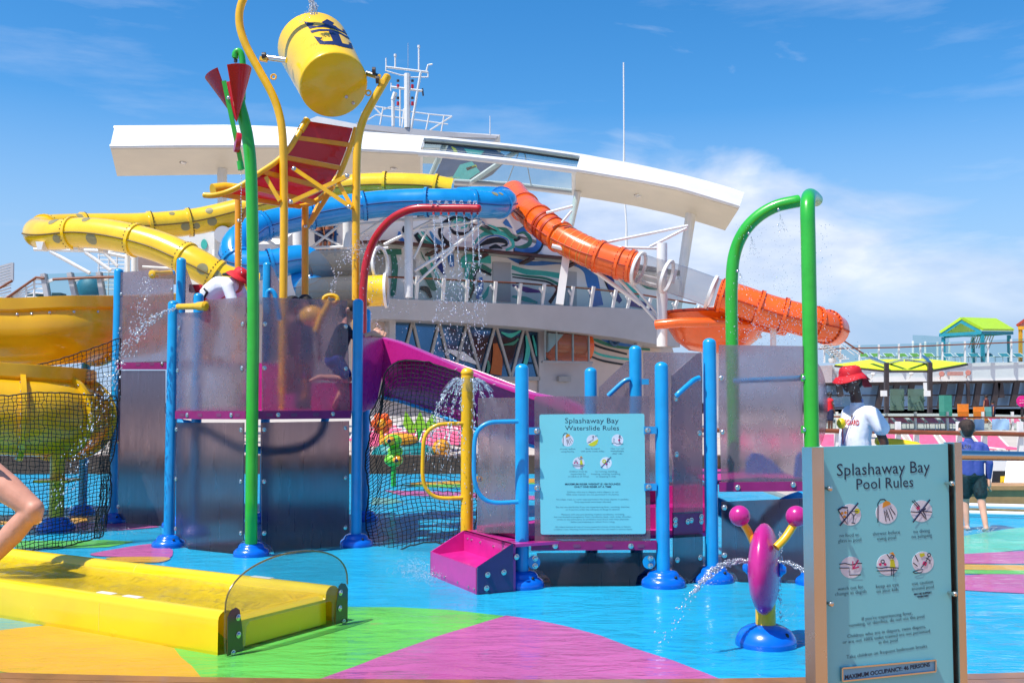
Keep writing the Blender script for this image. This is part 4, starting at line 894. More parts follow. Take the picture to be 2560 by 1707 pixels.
wh = MB().prism([V((x, 22.6, .3)) for x in ()] or [P(2380, 1150, 18.5), P(2800, 1158, 18.5), P(2800, 1200, 18.5), P(2380, 1190, 18.5)], V((0, .4, 0)))
single(wh, 'low_wall', M['white'], 'low white wall behind the wading boy and the wet floor sign', 'wall')
rk = MB().bar(P(2545, 1140, 16.5), P(2535, 1235, 16.2), .28, .12); single(rk, 'raked_post', M['white'], 'broad raked white post at the right edge behind the bench', 'post')
# wet floor sign
ws = thing('wet_floor_sign', 'black and yellow folding wet floor sign on the deck behind the bench', 'floor sign', P(2503, 1235, 16.4))
MB().prism([P(2479, 1236, 16.4), P(2527, 1236, 16.4), P(2519, 1177, 16.6), P(2486, 1177, 16.6)], V((0, .05, 0))).build('board', M['black'], ws)
MB().prism([P(2502, 1235, 16.38), P(2524, 1235, 16.38), P(2517, 1190, 16.54), P(2502, 1190, 16.54)], V((0, .02, 0))).build('yellow_panel', paint('safety yellow', (214, 176, 30), .5), ws)
MB().prism([P(2479, 1236, 16.9), P(2527, 1236, 16.9), P(2519, 1177, 16.66), P(2486, 1177, 16.66)], V((0, .05, 0))).build('back_board', M['black'], ws)
mb = MB()
for a, b_ in (((2506, 1212), (2514, 1220)), ((2514, 1220), (2518, 1230)), ((2508, 1222), (2516, 1216)), ((2505, 1205), (2512, 1209)), ((2507, 1230), (2511, 1222))): mb.bar(P(*a, 16.36), P(*b_, 16.36), .015, .01)
mb.build('slipping_symbol', M['black'], ws)
# small furniture beyond
def pole_box(x0, x1, y0, y1, D, name, mat, label, cat, dep=.5):
    a, b_ = P7(x0, y1, D), P7(x1, y0, D); mb = MB().box(((a.x + b_.x) / 2, D + dep / 2, (a.z + b_.z) / 2), (abs(b_.x - a.x), dep, abs(b_.z - a.z))); return single(mb, name, mat, label, cat)
pole_box(1490, 1565, 1105, 1320, 66, 'towel_cabinet', paint('sea green cabinet', (56, 140, 120), .5), 'tall sea green cabinet standing on the far deck', 'cabinet', .8)
pole_box(1918, 1975, 1225, 1330, 60, 'towel_bin', paint('pale teal bin', (110, 176, 170), .5), 'pale teal bin standing beside the orange chair', 'bin', .8)
def chair(x, y0, y1, w, D, mat, label):
    t = thing('deck_chair', label, 'chair', V((P7(x, y1, D).x, D, .08)), 'orange chairs on the far deck'); a = P7(x - w / 2, y1, D); c = P7(x + w / 2, y0, D); wd = c.x - a.x
    MB().box(((a.x + c.x) / 2, D, c.z - (c.z - .08) * .3), (wd, .12, (c.z - .08) * .6)).build('backrest', mat, t)
    MB().box(((a.x + c.x) / 2, D - .4, .08 + (c.z - .08) * .42), (wd, .8, .12)).build('seat', mat, t)
    for sx in (-.45, .45): MB().bar(V(((a.x + c.x) / 2 + sx * wd, D - .7, .08)), V(((a.x + c.x) / 2 + sx * wd, D - .7, .6)), .08).build('leg', M['white'], t)
of = paint('orange cushion', (236, 136, 40), .7)
chair(1682, 1195, 1300, 105, 62, of, 'orange chair in front of the slanted windows, left of the bin'); chair(1845, 1225, 1330, 105, 60, of, 'wide orange chair close against the pale teal bin')
gs = thing('etched_screen', 'greenish etched glass screens between the two dark canopy columns', 'glass screen', P(2250, 1030, 62))
eg = clear('etched green glass', (176, 206, 190), .1, 1.45, .35, (150, 176, 160))
for x0, x1 in ((930, 1075), (1115, 1280)): MB().prism([P7(x0, 1040, 62), P7(x1, 1040, 62), P7(x1, 1262, 62), P7(x0, 1262, 62)], V((0, .06, 0))).build('glass_panel', eg, gs)
for k in range(26):
    x, y = random.choice(((930, 1075), (1115, 1280))), random.uniform(1120, 1255); x = random.uniform(*x) if y > 1170 else random.choice((x[0] + random.uniform(0, 30), x[1] - random.uniform(0, 30)))
    MB().bar(P7(x, y, 61.9), P7(x + random.uniform(-20, 20), y - random.uniform(8, 24), 61.9), .14, .03).build('etched_leaf', paint('etched leaf', (70, 96, 84), .6) if k == 0 else bpy.data.materials['etched leaf'], gs)
tw = paint('pale blue towel', (150, 186, 220), .9)
for x0, x1, lab in ((1800, 1900, 'left'), (1985, 2160, 'right')):
    mb = MB(); rows = [[P7(lerp(x0, x1, i / 8), 1350 + 4 * math.sin(i * 2) + (14 if j else 0) * 0 + j * 16, 56.5 - .03 * math.sin(i * .9 + j * .4)) for i in range(9)] for j in range(8)]
    rows2 = [[p + V((0, .05, 0)) for p in r] for r in rows]; mb.loft(rows); mb.loft(rows2); single(mb, 'towel', tw, 'pale blue towel draped over the %s lounger behind the glass balustrade' % lab, 'towel', 'towels over the far loungers')
dr = MB().lathe([(.33, 0), (.33, .06)], P7(2290, 1168, 60), V((0, -1, 0)), 24); pks = thing('round_sign', 'bright pink round sign at the right edge of the far deck', 'sign', P(2555, 1040, 60))
dr.build('disc', paint('hot pink', (226, 20, 130), .4), pks)
for x, y in ((2275, 1155), (2302, 1155)): MB().bar(P7(x - 6, y, 59.85), P7(x + 6, y, 59.85), .04, .02).build('mark', M['white'], pks)
MB().bar(P7(2265, 1185, 59.85), P7(2310, 1180, 59.85), .04, .02).build('mark', M['white'], pks); MB().tube([P7(2290, 1205, 60.05), V((P7(2290, 1205, 60.05).x, 60.05, .08))], .08, 8).build('stand', M['dark'], pks)
# stairs with white rails far left of this deck
sr = thing('deck_staircase', 'white stair flight with brown handrails climbing to the upper deck', 'staircase', P(2110, 905, 72))
for a, b_, mk, w in (((355, 480), (655, 678), 'teak', .16), ((330, 492), (600, 680), 'white', .1), ((300, 500), (560, 690), 'white', .1), ((230, 530), (440, 700), 'teak', .14), ((200, 545), (420, 720), 'white', .3), ((190, 590), (400, 770), 'white', .1), ((270, 560), (470, 720), 'white', .1), ((300, 600), (460, 740), 'white', .1)): MB().tube([P7(*a, 72), P7(*b_, 72)], w * .35, 8).build('rail', M[mk], sr)
for k in range(8): MB().box(P7(250 + k * 28, 590 + k * 20, 72), (.5, 1.0, .06)).build('tread', M['white'], sr)
pl = thing('potted_plant', 'small green plant in a white round pot below the stair', 'plant', P7(335, 770, 73.5))
MB().lathe([(.2, 0), (.26, .12), (.28, .34), (.22, .35)], P7(335, 775, 73.5), n=16).build('pot', M['white'], pl)
mb = MB(); c = P7(335, 730, 73.5)
for k in range(40):
    a = random.uniform(0, 6.28); r = random.uniform(.08, .3); mb.bar(c, c + V((r * math.cos(a), r * math.sin(a), random.uniform(.05, .28))), .03, .008)
mb.build('leaves', paint('plant leaf', (66, 96, 48), .6), pl)
# ================================================================ far upper deck at the left edge
def z8(x, y): return (x / 3.647, 640 + y / 3.647)
def P8(x, y, D): return P(*z8(x, y), D)
ld = thing('left_balustrade', 'glass balustrade with raked grey posts and stair rails above the yellow chute', 'balustrade', P8(400, 400, 46))
MB().prism([P8(x, y, 46) for x, y in ((-300, 395), (1100, 372), (1100, 460), (-300, 480))], V((0, 6, 0))).build('deck_edge', M['grey'], ld)
pv = None
for x0, y0, x1, y1 in ((400, 165, 440, 390), (640, 155, 690, 375), (905, 150, 940, 370), (1140, 150, 1180, 370)):
    a, c = P8(x1, y1, 46), P8(x0, y0, 46); MB().bar(a, c, .34, .2).build('post', M['grey'], ld)
    MB().bar(c.lerp(a, .35), P8(x0 + 85, y0 + 50, 46), .1, .12).build('bracket', M['white'], ld)
    if pv: MB().prism([pv[0], a, c, pv[1]], V((0, .03, 0))).build('glass_panel', M['glass'], ld)
    pv = (a, c)
for pts in ([(-200, 300), (0, 290), (112, 226)], [(55, 388), (330, 195), (402, 202)], [(482, 213), (640, 205), (862, 195), (1100, 190)]): MB().tube([P8(*p, 45.8) for p in pts], .06, 8).build('handrail', M['teak'], ld)
for k in range(5): MB().tube([P8(60 + k * 6, 395 - k * 4, 45.9), P8(310, 215 + k * 40, 45.9), P8(395, 215 + k * 42, 45.9)], .035, 6).build('stair_rail', M['white'], ld)
for x, y in ((100, 370), (170, 320), (240, 280), (312, 210)): MB().tube([P8(x, 400, 45.9), P8(x, y, 45.9)], .05, 6).build('stair_post', M['white'], ld)
for k in range(4): MB().tube([P8(-100, 330 + k * 22, 45.9), P8(100, 262 + k * 30, 45.9)], .035, 6).build('stair_rail', M['white'], ld)
sl = thing('slatted_wing', 'grey slatted steel wing rising at the far left edge', 'screen', P8(40, 300, 50))
for k in range(7): MB().bar(P8(-120, 290 - k * 26, 50), P8(112, 218 - k * 25, 50), .1, .09).build('slat', M['grey'], sl)
MB().bar(P8(112, 225, 50), P8(114, 62, 50), .12, .12).build('edge_post', M['grey'], sl)
for x, y0, y1, w, nm, mat, lab in ((512, 335, 388, 84, 'planter', paint('dark teal planter', (26, 70, 76), .6), 'dark teal planter box behind the left glass balustrade'), (300, 330, 392, 110, 'planter', paint('dark teal planter', (26, 70, 76), .6), 'dark teal planter box behind the white stair rails')):
    a, b_ = P8(x - w / 2, y1, 47), P8(x + w / 2, y0, 47); single(MB().box(((a.x + b_.x) / 2, 47.3, (a.z + b_.z) / 2), (b_.x - a.x, .6, b_.z - a.z)), nm, mat, lab, 'planter')
eg_ = thing('pod_chair', 'rounded teal pod chair behind the left balustrade', 'chair', P8(822, 372, 47)); c = P8(822, 330, 47)
MB().sph(c, .7, 16, 10, (.95, .7, 1.1)).build('shell', paint('teal pod', (30, 116, 140), .5), eg_); MB().tube([c - V((0, 0, .6)), P8(822, 376, 47)], .15, 8).build('base', M['dark'], eg_)
lad = thing('scaffold_ladder', 'white caged ladder frame below the yellow tube loop', 'ladder', P8(1020, 370, 48))
for x in (895, 985, 1060, 1135): MB().tube([P8(x, 380, 48), P8(x + 8, -20, 48)], .04, 6).build('upright', M['white'], lad)
for k in range(9): MB().tube([P8(890, 300 - k * 38, 48), P8(1140, 306 - k * 38, 48)], .03, 6).build('rung', M['white'], lad)
# ================================================================ splash tower on the left
BOLT = MB().lathe([(.025, 0), (.025, .005), (.018, .006), (.017, .012), (.010, .017), (0.0005, .018)], n=10).mesh('bolt'); BOLT.materials.append(M['steel'])
def bolt(p, n, parent, s=1.0):
    o = bpy.data.objects.new('bolt', BOLT); COL.objects.link(o); attach(o, parent)
    o.matrix_basis = Matrix.Translation(p) @ V((0, 0, 1)).rotation_difference(n).to_matrix().to_4x4() @ Matrix.Diagonal((s, s, s, 1)); return o
def gxy(x, y): q = G(x, y); return V((q.x, q.y, 0))
def at(x, D): q = P(x, 1000, D); return V((q.x, D, 0))
DOME = [(.185, 0), (.188, .025), (.178, .055), (.150, .078), (.136, .084), (.132, .105), (.112, .126), (.075, .136), (.05, .137)]
def post(base, ytop, parent, r=.06, mat=None, dome=True, z0=0.0, ds=1.0):
    zt = Zh(ytop, base.y); mat = mat or M['blue']
    o = MB().tube([V((base.x, base.y, z0)), V((base.x, base.y, zt))], r, 20, dome=True).build('post', mat, parent, 60)
    if dome:
        mb = MB().lathe([(a * ds, b * ds) for a, b in DOME], base + V((0, 0, z0)), n=32); c = mb.build('base_cover', M['dome'], o, 70)
        MB().sph(base + V((.09 * ds, -.115 * ds, .088 * ds)), .014, 8, 6).build('drain_cap', M['black'], o)
    return o
def panel(pl, px, parent, mat, off=.02, th=.014, name='panel', bolts=()):
    pts = [pl.hit(x, y, off) for x, y in px]; o = MB().prism(pts, -pl.n * th).build(name, mat, parent, 20)
    for x, y in bolts: bolt(pl.hit(x, y, off + .002), pl.n, o)
    return o
A, B, Cc = gxy(422, 1366), gxy(628, 1388), gxy(890, 1364); Dp, Ep, Fp, Gp, Hp = gxy(283, 1306), at(447, 13.5), at(664, 14.0), at(914, 14.2), at(492, 12.6)
tw_ = thing('splash_tower', 'blue post splash tower with frosted panels and magenta decks left of centre', 'play tower', V((-3.1, 12.0, 0)))
for b, y in ((A, 751), (Cc, 747), (Dp, 671), (Ep, 644), (Fp, 655), (Gp, 772), (Hp, 732)): post(b, y, tw_)
pAB, pBC, pDE = Plane(A, B), Plane(B, Cc), Plane(Dp, Ep)
panel(pAB, [(443, 782), (508, 780), (514, 750), (614, 743), (614, 1027), (440, 1028)], tw_, M['frost'], bolts=[(448, 820), (444, 926), (607, 810), (605, 920)])
panel(pBC, [(657, 743), (868, 751), (875, 1027), (656, 1027)], tw_, M['frost'], bolts=[(662, 810), (661, 920), (864, 816), (864, 922)])
panel(pAB, [(440, 1056), (609, 1056), (608, 1350), (596, 1358), (588, 1384), (470, 1371), (462, 1350), (440, 1338)], tw_, M['frostshade'], bolts=[(441, 1073), (440, 1197), (439, 1321), (603, 1074), (602, 1203), (602, 1332)])
panel(pBC, [(653, 1056), (873, 1052), (873, 1330), (852, 1346), (848, 1378), (690, 1390), (678, 1364), (655, 1352)], tw_, M['frostshade'], bolts=[(660, 1074), (660, 1203), (660, 1332), (863, 1070), (863, 1194), (863, 1318)])
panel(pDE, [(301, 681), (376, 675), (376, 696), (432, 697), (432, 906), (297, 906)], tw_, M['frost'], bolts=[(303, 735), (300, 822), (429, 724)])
panel(pDE, [(295, 926), (412, 926), (412, 1330), (320, 1322), (314, 1300), (295, 1296)], tw_, M['frostshade'], bolts=[(296, 1104), (296, 1266)])
pE2 = Plane(Ep, Ep + V((1, .35, 0))); panel(pE2, [(455, 652), (462, 660), (490, 735), (490, 760), (455, 760)], tw_, M['frost'], bolts=[(452, 720)])
pF2 = Plane(Fp, Fp + V((1, -.25, 0))); panel(pF2, [(674, 664), (680, 668), (714, 742), (714, 900), (674, 900)], tw_, M['frost'])
# magenta decks and edge beams
zd = pAB.hit(520, 1027).z; zu = pDE.hit(360, 904).z
MB().prism([V((p.x, p.y, zd - .03)) for p in (A + V((.05, .05, 0)), B + V((0, .08, 0)), Cc + V((-.05, .05, 0)), Gp, Fp, Ep)], V((0, 0, .03))).build('deck', M['magdeck'], tw_)
MB().prism([V((p.x, p.y, zu - .03)) for p in (Dp + V((.05, .05, 0)), Ep + V((-.05, .02, 0)), Fp + V((0, .3, 0)), Fp + V((-.3, 2, 0)), Dp + V((.2, 1.8, 0)))], V((0, 0, .03))).build('upper_deck', M['magdeck'], tw_)
slot = paint('slot inset', (120, 60, 100), .4)
def beam(pl, x0, y0, x1, y1, h, bolts_, slots):
    a, b = pl.hit(x0, y0, .045), pl.hit(x1, y1, .045)
    o = MB().prism([a, b, b - V((0, 0, h)), a - V((0, 0, h))], -pl.n * .05).build('edge_beam', M['magbeam'], tw_)
    for x, y in bolts_: bolt(pl.hit(x, y, .047), pl.n, o)
    for x, y in slots:
        c = pl.hit(x, y, .046); MB().prism([c + pl.u * a_ + V((0, 0, b_)) for a_, b_ in ((-.03, -.018), (.03, -.018), (.04, 0), (.03, .018), (-.03, .018), (-.04, 0))], pl.n * .002).build('slot', slot, o)
beam(pAB, 438, 1027, 614, 1027, .088, [(468, 1037), (578, 1037)], [(455, 1037), (500, 1037), (547, 1037), (594, 1037)])
beam(pBC, 646, 1027, 878, 1026, .088, [(695, 1037), (832, 1035)], [(674, 1037), (735, 1037), (790, 1036)])
beam(pDE, 292, 906, 432, 906, .09, [(405, 909)], [(345, 911), (380, 910)])
# magenta moulded step block inside and stair risers
MB().box((P(835, 990, 12.2).x, 12.3, zd + .16), (.48, .5, .32)).build('step_block', M['magenta'], tw_)
for k in range(3): MB().box((P(668, 990, 13).x, 13.1 + k * .28, zd + .1 + k * .2), (.7, .28, .2 + k * .4 * 0 + .0)).build('step', M['magdeck'], tw_)
# inner grab hoop seen above the panel and curved blue pipe behind the lower panels
MB().tube(pcurve([(668, 745, 12.6), (670, 730, 12.6), (680, 727, 12.6), (690, 745, 12.6), (700, 800, 12.6)]), .03, 10).build('grab_hoop', M['blue'], tw_)
MB().tube(pcurve([(445, 1056, 13), (500, 1068, 13), (580, 1110, 13), (650, 1125, 13), (750, 1118, 13), (800, 1085, 13), (815, 1040, 13)]), .05, 10).build('feed_pipe', M['blue'], tw_)
# water cannons
def nozzle(a, b, label):
    t = thing('water_cannon', label, 'water cannon', P(*a), 'yellow water cannons on the tower'); a, b = P(*a), P(*b); d = (b - a)
    MB().tube([a, a + d * .25], .026, 10).build('collar', M['blue'], t)
    MB().tube([a + d * .12, a + d * .7, a + d * .78, b, b + d * .04], [.033, .036, .048, .055, .03], 12).build('barrel', M['yellow'], t)
nozzle((436, 767, 11.6), (514, 765, 11.3), 'yellow water cannon on the front left tower post squirting left'); nozzle((434, 681, 13.4), (380, 686, 13.0), 'yellow water cannon at the top of the rear left tower post')
t = thing('water_cannon', 'yellow ring shaped water cannon behind the right tower panel', 'water cannon', P(825, 770, 12.6), 'yellow water cannons on the tower')
MB().tube([P(826, 748, 12.6) + V((.085 * math.cos(a), .02, .05 * math.sin(a))) for a in [i * math.pi / 8 for i in range(16)]], .028, 8, closed=True).build('ring', M['yellow'], t)
MB().tube([P(826, 752, 12.62), P(800, 800, 12.6), P(790, 830, 12.6)], .045, 10).build('barrel', M['yellow'], t); MB().sph(P(780, 790, 12.7), .13, 12, 8, (1.2, .8, 1)).build('body', M['yellow'], t)
t = thing('water_cannon', 'orange nozzle beside the blue post right of the red spray pipe', 'water cannon', P(916, 760, 13.6), 'yellow water cannons on the tower'); MB().tube([P(905, 768, 13.6), P(920, 754, 13.5)], [.035, .05], 10).build('barrel', M['orange'], t)
# ---------------------------------------------------------------- magenta slide
sl_ = thing('magenta_slide', 'magenta slide sweeping down to the right from the splash tower', 'slide', P(1100, 1100, 11.8))
top = [(955, 846), (1000, 858), (1060, 883), (1130, 913), (1220, 953), (1300, 980), (1420, 1004), (1500, 1040)]
low = [(955, 955), (968, 918), (990, 902), (1020, 897), (1060, 901), (1120, 919), (1200, 948), (1290, 983), (1420, 1030), (1500, 1070)]
bot = [(955, 990), (1000, 999), (1060, 1019), (1120, 1044), (1180, 1066), (1260, 1092), (1400, 1130), (1500, 1170)]
def dS(x): return lerp(12.5, 11.0, (x - 955) / 545)
X_ = [955, 962, 970, 980, 995, 1015, 1040, 1070, 1110, 1160, 1210, 1260, 1310, 1360, 1420, 1500]
rows = []
for x in X_:
    D = dS(x); a = P(x, ip(top, x), D); b = P(x, ip(low, x), D); rows.append([a, b, b + V((0, .03, 0)), a + V((0.02, .2, 0.005)), a + V((0.02, .2, .03)), a + V((0, .03, .012))])
MB().loft(rows, True).build('side_rim', M['magenta'], sl_, 50)
rows = []
for x in X_:
    D = dS(x) + .22; a = P(x, ip(low, x) - 14, D + .03); b = P(x, ip(bot, x), D + .2); zb = b.z; w = .75; za = a.z
    rr = [a, V((a.x, D + .06, lerp(za, zb, .45))), V((b.x, D + .13, lerp(za, zb, .85))), b, V((b.x + .1, D + .45, zb + .01)), V((b.x + .1, D + .7, lerp(za, zb, .8))), V((a.x + .1, D + .85, P(x, ip(top, x), D).z - .05))]
    rows.append(rr + [p + V((0, -.0, .03)) + V((0, .02 if i < 3 else -.02, 0)) for i, p in reversed(list(enumerate(rr)))])
MB().loft(rows, True).build('chute', M['magenta'], sl_, 50)
MB().prism([P(906, 843, 11.75), P(952, 845, 12.45), P(962, 872, 12.5), P(950, 940, 12.46), P(934, 1020, 12.2), P(906, 1027, 11.8)], V((.02, .05, 0))).build('hood_side', M['magenta'], sl_)
MB().prism([P(906, 843, 11.75), P(952, 845, 12.45), P(962, 843, 13.3), P(915, 841, 12.8)], V((0, 0, .03))).build('hood_top', M['magenta'], sl_)
for x in (1140, 1236):
    D = dS(x) - .004; MB().bar(P(x + 4, ip(top, x + 4), D), P(x - 4, ip(low, x - 4), D), .008, .006).build('joint', M['white'], sl_)
MB().tube([P(x, ip(bot, x) + 2, dS(x) + .44) for x in X_], .028, 8).build('keel', M['blue'], sl_)
# ---------------------------------------------------------------- nets
def net(name, label, fn, nu, nv, w=.0078):
    """fn(u,v) -> point; cords as thin strips with a little sag and unevenness"""
    g = [[fn(i / nu, j / nv) + V((random.gauss(0, .004), random.gauss(0, .012), random.gauss(0, .004))) for i in range(nu + 1)] for j in range(nv + 1)]
    mb = MB()
    def strip(pts, ww):
        for p, q in zip(pts, pts[1:]):
            d = (q - p); 
            if d.length < 1e-4: continue
            s = d.cross(V((0, 1, 0)));
            if s.length < 1e-5: continue
            s = s.normalized() * ww / 2; n = V((0, ww * .6, 0))
            o = len(mb.v); mb.v += [p + s, p - n, p - s, q + s, q - n, q - s]; mb.f += [(o, o + 1, o + 4, o + 3), (o + 1, o + 2, o + 5, o + 4)]
    for j, r in enumerate(g): strip(r, w * (2.0 if j in (0, nv) else 1))
    for i in range(nu + 1): strip([g[j][i] for j in range(nv + 1)], w * (2.0 if i in (0, nu) else 1))
    me = bpy.data.meshes.new(name); me.from_pydata(mb.v, [], mb.f); me.materials.append(M['net'])
    o = link(name, me); o['label'] = label; o['category'] = 'safety net'; o['group'] = 'black safety nets'; return o
def n1(u, v):
    x = lerp(925, 1188, u); D = lerp(11.75, 10.7, u) + .25 * math.sin(math.pi * v) * .5
    yt = ip([(925, 1035), (945, 1000), (958, 935), (985, 905), (1020, 900), (1060, 904), (1120, 922), (1188, 945)], x); yb = lerp(1376, 1350, u) + 6 * math.sin(u * 9)
    return P(x - 8 * math.sin(v * 3) * (1 - u) + 5 * math.sin(v * 14 + u * 3), lerp(yt, yb, v) + 10 * math.sin(u * 3.2 + v * 2) * v * (1 - v), D)
net('safety_net', 'black safety net hanging from the magenta slide down to the pool', n1, 24, 44)
def n2(u, v):
    x = lerp(-120, 292, u); R = ip([(0, 1), (.15, 1.005), (.3, 1.0), (.45, .965), (.6, .925), (.8, .905), (1, .885)], v)
    xx = x if u < .6 else lerp(x, x * R, (u - .6) / .4)
    yt = 986; yb = ip([(-120, 1392), (60, 1382), (180, 1366), (258, 1342), (292, 1335)], x)
    return P(xx, lerp(yt, yb, v) + 5 * math.sin(v * 6 + u * 8), lerp(11.1, 12.0, u ** 2))
net('safety_net', 'black safety net wrapped over the lower yellow chute at left', n2, 38, 40)
def n3(u, v):
    x = lerp(-60, 300, u); yt = ip([(-60, 920), (0, 918), (100, 912), (180, 888), (300, 845)], x); yb = lerp(1010, 1000, u)
    return P(x, lerp(yt, yb, v), 13.4)
net('safety_net', 'small black net stretched between the upper and lower yellow chutes', n3, 34, 12)
net('safety_net', 'narrow dark net hanging beside the left rear tower post', lambda u, v: P(lerp(240, 268, u) + 18 * (1 - v) * (1 - u * .3) - 4 * math.sin(v * 9), lerp(1100, 1345, v), lerp(11.9, 13.2, u)), 10, 22)
# ---------------------------------------------------------------- yellow chutes at far left
def chute(name, label, path, r, ztop, zbot_scale=1.0, flanges=(), a0=.5):
    q = curve(path, 10); n = len(q); t = thing(name, label, 'water slide', V((q[n // 2].x, q[n // 2].y, 0)), 'yellow open chutes at the left edge'); rows = []
    prof = [(a, math.cos(a), math.sin(a)) for a in [-a0 + (math.pi + 2 * a0) * k / 20 for k in range(21)]]
    def ring(i, rr, extra=0):
        d = (q[min(i + 1, n - 1)] - q[max(i - 1, 0)]); d.z = 0; d.normalize(); s = V((d.y, -d.x, 0)); c = q[i]
        return [c + s * (rr * ca) - V((0, 0, rr * sa * zbot_scale)) for a, ca, sa in prof]
    for i in range(n):
        o = ring(i, r); k = ring(i, r - .03); rows.append(o + k[::-1])
    MB().loft(rows, True).build('trough', M['chute'], t, 50)
    rows = []
    for i in range(n):
        d = (q[min(i + 1, n - 1)] - q[max(i - 1, 0)]); d.z = 0; d.normalize(); s = V((d.y, -d.x, 0)); c = q[i] + s * r * math.cos(a0) + V((0, 0, r * math.sin(a0)))
        rows.append([c + s * .012 + V((0, 0, -.02)), c + s * .05 + V((0, 0, .02)), c + s * .05 + V((0, 0, .17)), c - s * .05 + V((0, 0, .18)), c - s * .05 + V((0, 0, -.02))])
    MB().loft(rows, True).build('rim', M['chute'], t, 30)
    for i in range(2, n, 3):
        d = (q[min(i + 1, n - 1)] - q[i - 1]).normalized(); s = V((d.y, -d.x, 0)); bolt(q[i] + s * (r * math.cos(a0) + .03) + V((0, 0, r * math.sin(a0) - .05)), s, t, .7)
    for f in flanges:
        i = int(f * (n - 1)); a = ring(i, r + .07); b = ring(i, r - .02); d = (q[min(i + 1, n - 1)] - q[max(i - 1, 0)]).normalized() * .03
        mb = MB().loft([[p - d, p + d, w + d, w - d] for p, w in zip(a, b)], True); o = mb.build('flange', M['chute'], t, 40)
        for k in range(1, 14, 1): p = a[k].lerp(b[k], .4); bolt(p - d * 1.1, -d.normalized(), o, .6)
    return t
zt1 = Zh(915, 13.6) + .5
chute('yellow_chute', 'upper open yellow chute running level behind the left blue post', [V((P(x, 770, D).x, D, zt1 + dz)) for x, D, dz in ((-260, 13.6, 0), (-100, 14.0, 0), (60, 14.2, 0.0), (180, 14.4, .06), (290, 15.0, .14), (380, 15.8, .26))], .5, zt1, 1.0, [.72], .5)
zt2 = Zh(1045, 12.6)
chute('yellow_chute', 'lower open yellow chute turning back under black netting at left', [V((P(x, 950, D).x, D, zt2 + dz)) for x, D, dz in ((-260, 12.5, .12), (-100, 12.6, .09), (0, 12.75, .05), (100, 13.0, .02), (170, 13.5, 0), (186, 14.2, -.03), (150, 14.9, -.06), (40, 15.4, -.1))], .5, zt2, 1.0, [.36, .5, .62], 1.1)
t = thing('chute_support', 'yellow support post with cradle under the lower yellow chute', 'support post', gxy(140, 1325))
b = gxy(140, 1325)
MB().tube([b, b + V((0, 0, .95))], .09, 16).build('post', M['yellow'], t); MB().lathe([(a * 1.25, z * 1.25) for a, z in DOME], b, n=32).build('base_cover', M['dome'], t, 70)
MB().box(b + V((0, 0, .62)), (.42, .42, .03)).build('base_plate', M['yellow'], t)
MB().loft([[b + V((x, y, .95)) for x, y in ((-.08, -.08), (.08, -.08), (.08, .08), (-.08, .08))], [b + V((x, y, 1.12)) for x, y in ((-.2, -.2), (.2, -.2), (.2, .2), (-.2, .2))]], True).build('cradle', M['yellow'], t)
t = thing('rear_post', 'blue post with domed base standing behind the black netting at left', 'post', gxy(206, 1285)); post(gxy(206, 1285), 905, t)
# ================================================================ slide entry platform on the right
I_, J_, K_ = gxy(1305, 1466), gxy(1658, 1464), gxy(1780, 1452); L_p, M_p = at(1589, 9.95), at(1477, 10.05); Rg = at(2028, 9.3); Lg = at(1833, 10.7)
pf = thing('slide_platform', 'blue post entry platform with frosted panels and magenta deck right of centre', 'play platform', V((1.0, 9.6, 0)))
for b, y in ((I_, 909), (J_, 904), (K_, 845), (L_p, 863), (M_p, 918)): post(b, y, pf, ds=1.03)
pIJ, pJK, pKR = Plane(I_, J_), Plane(J_, K_), Plane(K_, Rg); Yp = at(1168, 9.95); pYI = Plane(Yp, I_)
panel(pIJ, [(1336, 993), (1340, 990), (1618, 990), (1623, 994), (1626, 1356), (1337, 1356)], pf, M['frost'], .03, bolts=[])
def bracket(pl, x0, x1, y, parent, h=9, off=.05, end_round=True):
    a, b = pl.hit(x0, y - h, off), pl.hit(x1, y - h, off); c, d = pl.hit(x1, y + h, off), pl.hit(x0, y + h, off)
    return MB().prism([a, b, c, d], -pl.n * .02).build('bracket', M['blue'], parent)
for x0, x1, y, bx in ((1322, 1348, 1077, 1342), (1322, 1348, 1219, 1343), (1610, 1642, 1075, 1619), (1611, 1642, 1217, 1621)):
    o = bracket(pIJ, x0, x1, y, pf); bolt(pIJ.hit(bx, y, .052), pIJ.n, o)
panel(pYI, [(1195, 994), (1292, 994), (1292, 1332), (1192, 1332)], pf, M['frost'], .02)
a, b = pIJ.hit(1328, 1354, .04), pIJ.hit(1642, 1352, .04)
o = MB().prism([a, b, b - V((0, 0, .075)), a - V((0, 0, .075))], -pIJ.n * .06).build('edge_beam', M['magbeam'], pf)
for x in (1388, 1577): bolt(pIJ.hit(x, 1364, .043), pIJ.n, o)
for x in (1363, 1442, 1522, 1602):
    c = pIJ.hit(x, 1364, .041); MB().prism([c + pIJ.u * a_ + V((0, 0, b_)) for a_, b_ in ((-.026, -.015), (.026, -.015), (.034, 0), (.026, .015), (-.026, .015), (-.034, 0))], pIJ.n * .002).build('slot', slot, o)
panel(pIJ, [(1342, 1382), (1640, 1381), (1641, 1418), (1612, 1424), (1594, 1440), (1586, 1472), (1382, 1474), (1374, 1446), (1356, 1428), (1342, 1424)], pf, M['frostshade'], .0)
for x in (1335, 1623):
    c = pIJ.hit(x, 1405, .02); o = MB().prism([pIJ.hit(x + a_, 1405 + b_, .03) for a_, b_ in [(16 * math.cos(k * math.pi / 8), 17 * math.sin(k * math.pi / 8)) for k in range(16)]], -pIJ.n * .02).build('bracket', M['blue'], pf)
    for y in (1395, 1414): bolt(pIJ.hit(x + 3, y, .032), pIJ.n, o)
zP = pIJ.hit(1480, 1340).z; zR = pKR.hit(1900, 1204).z
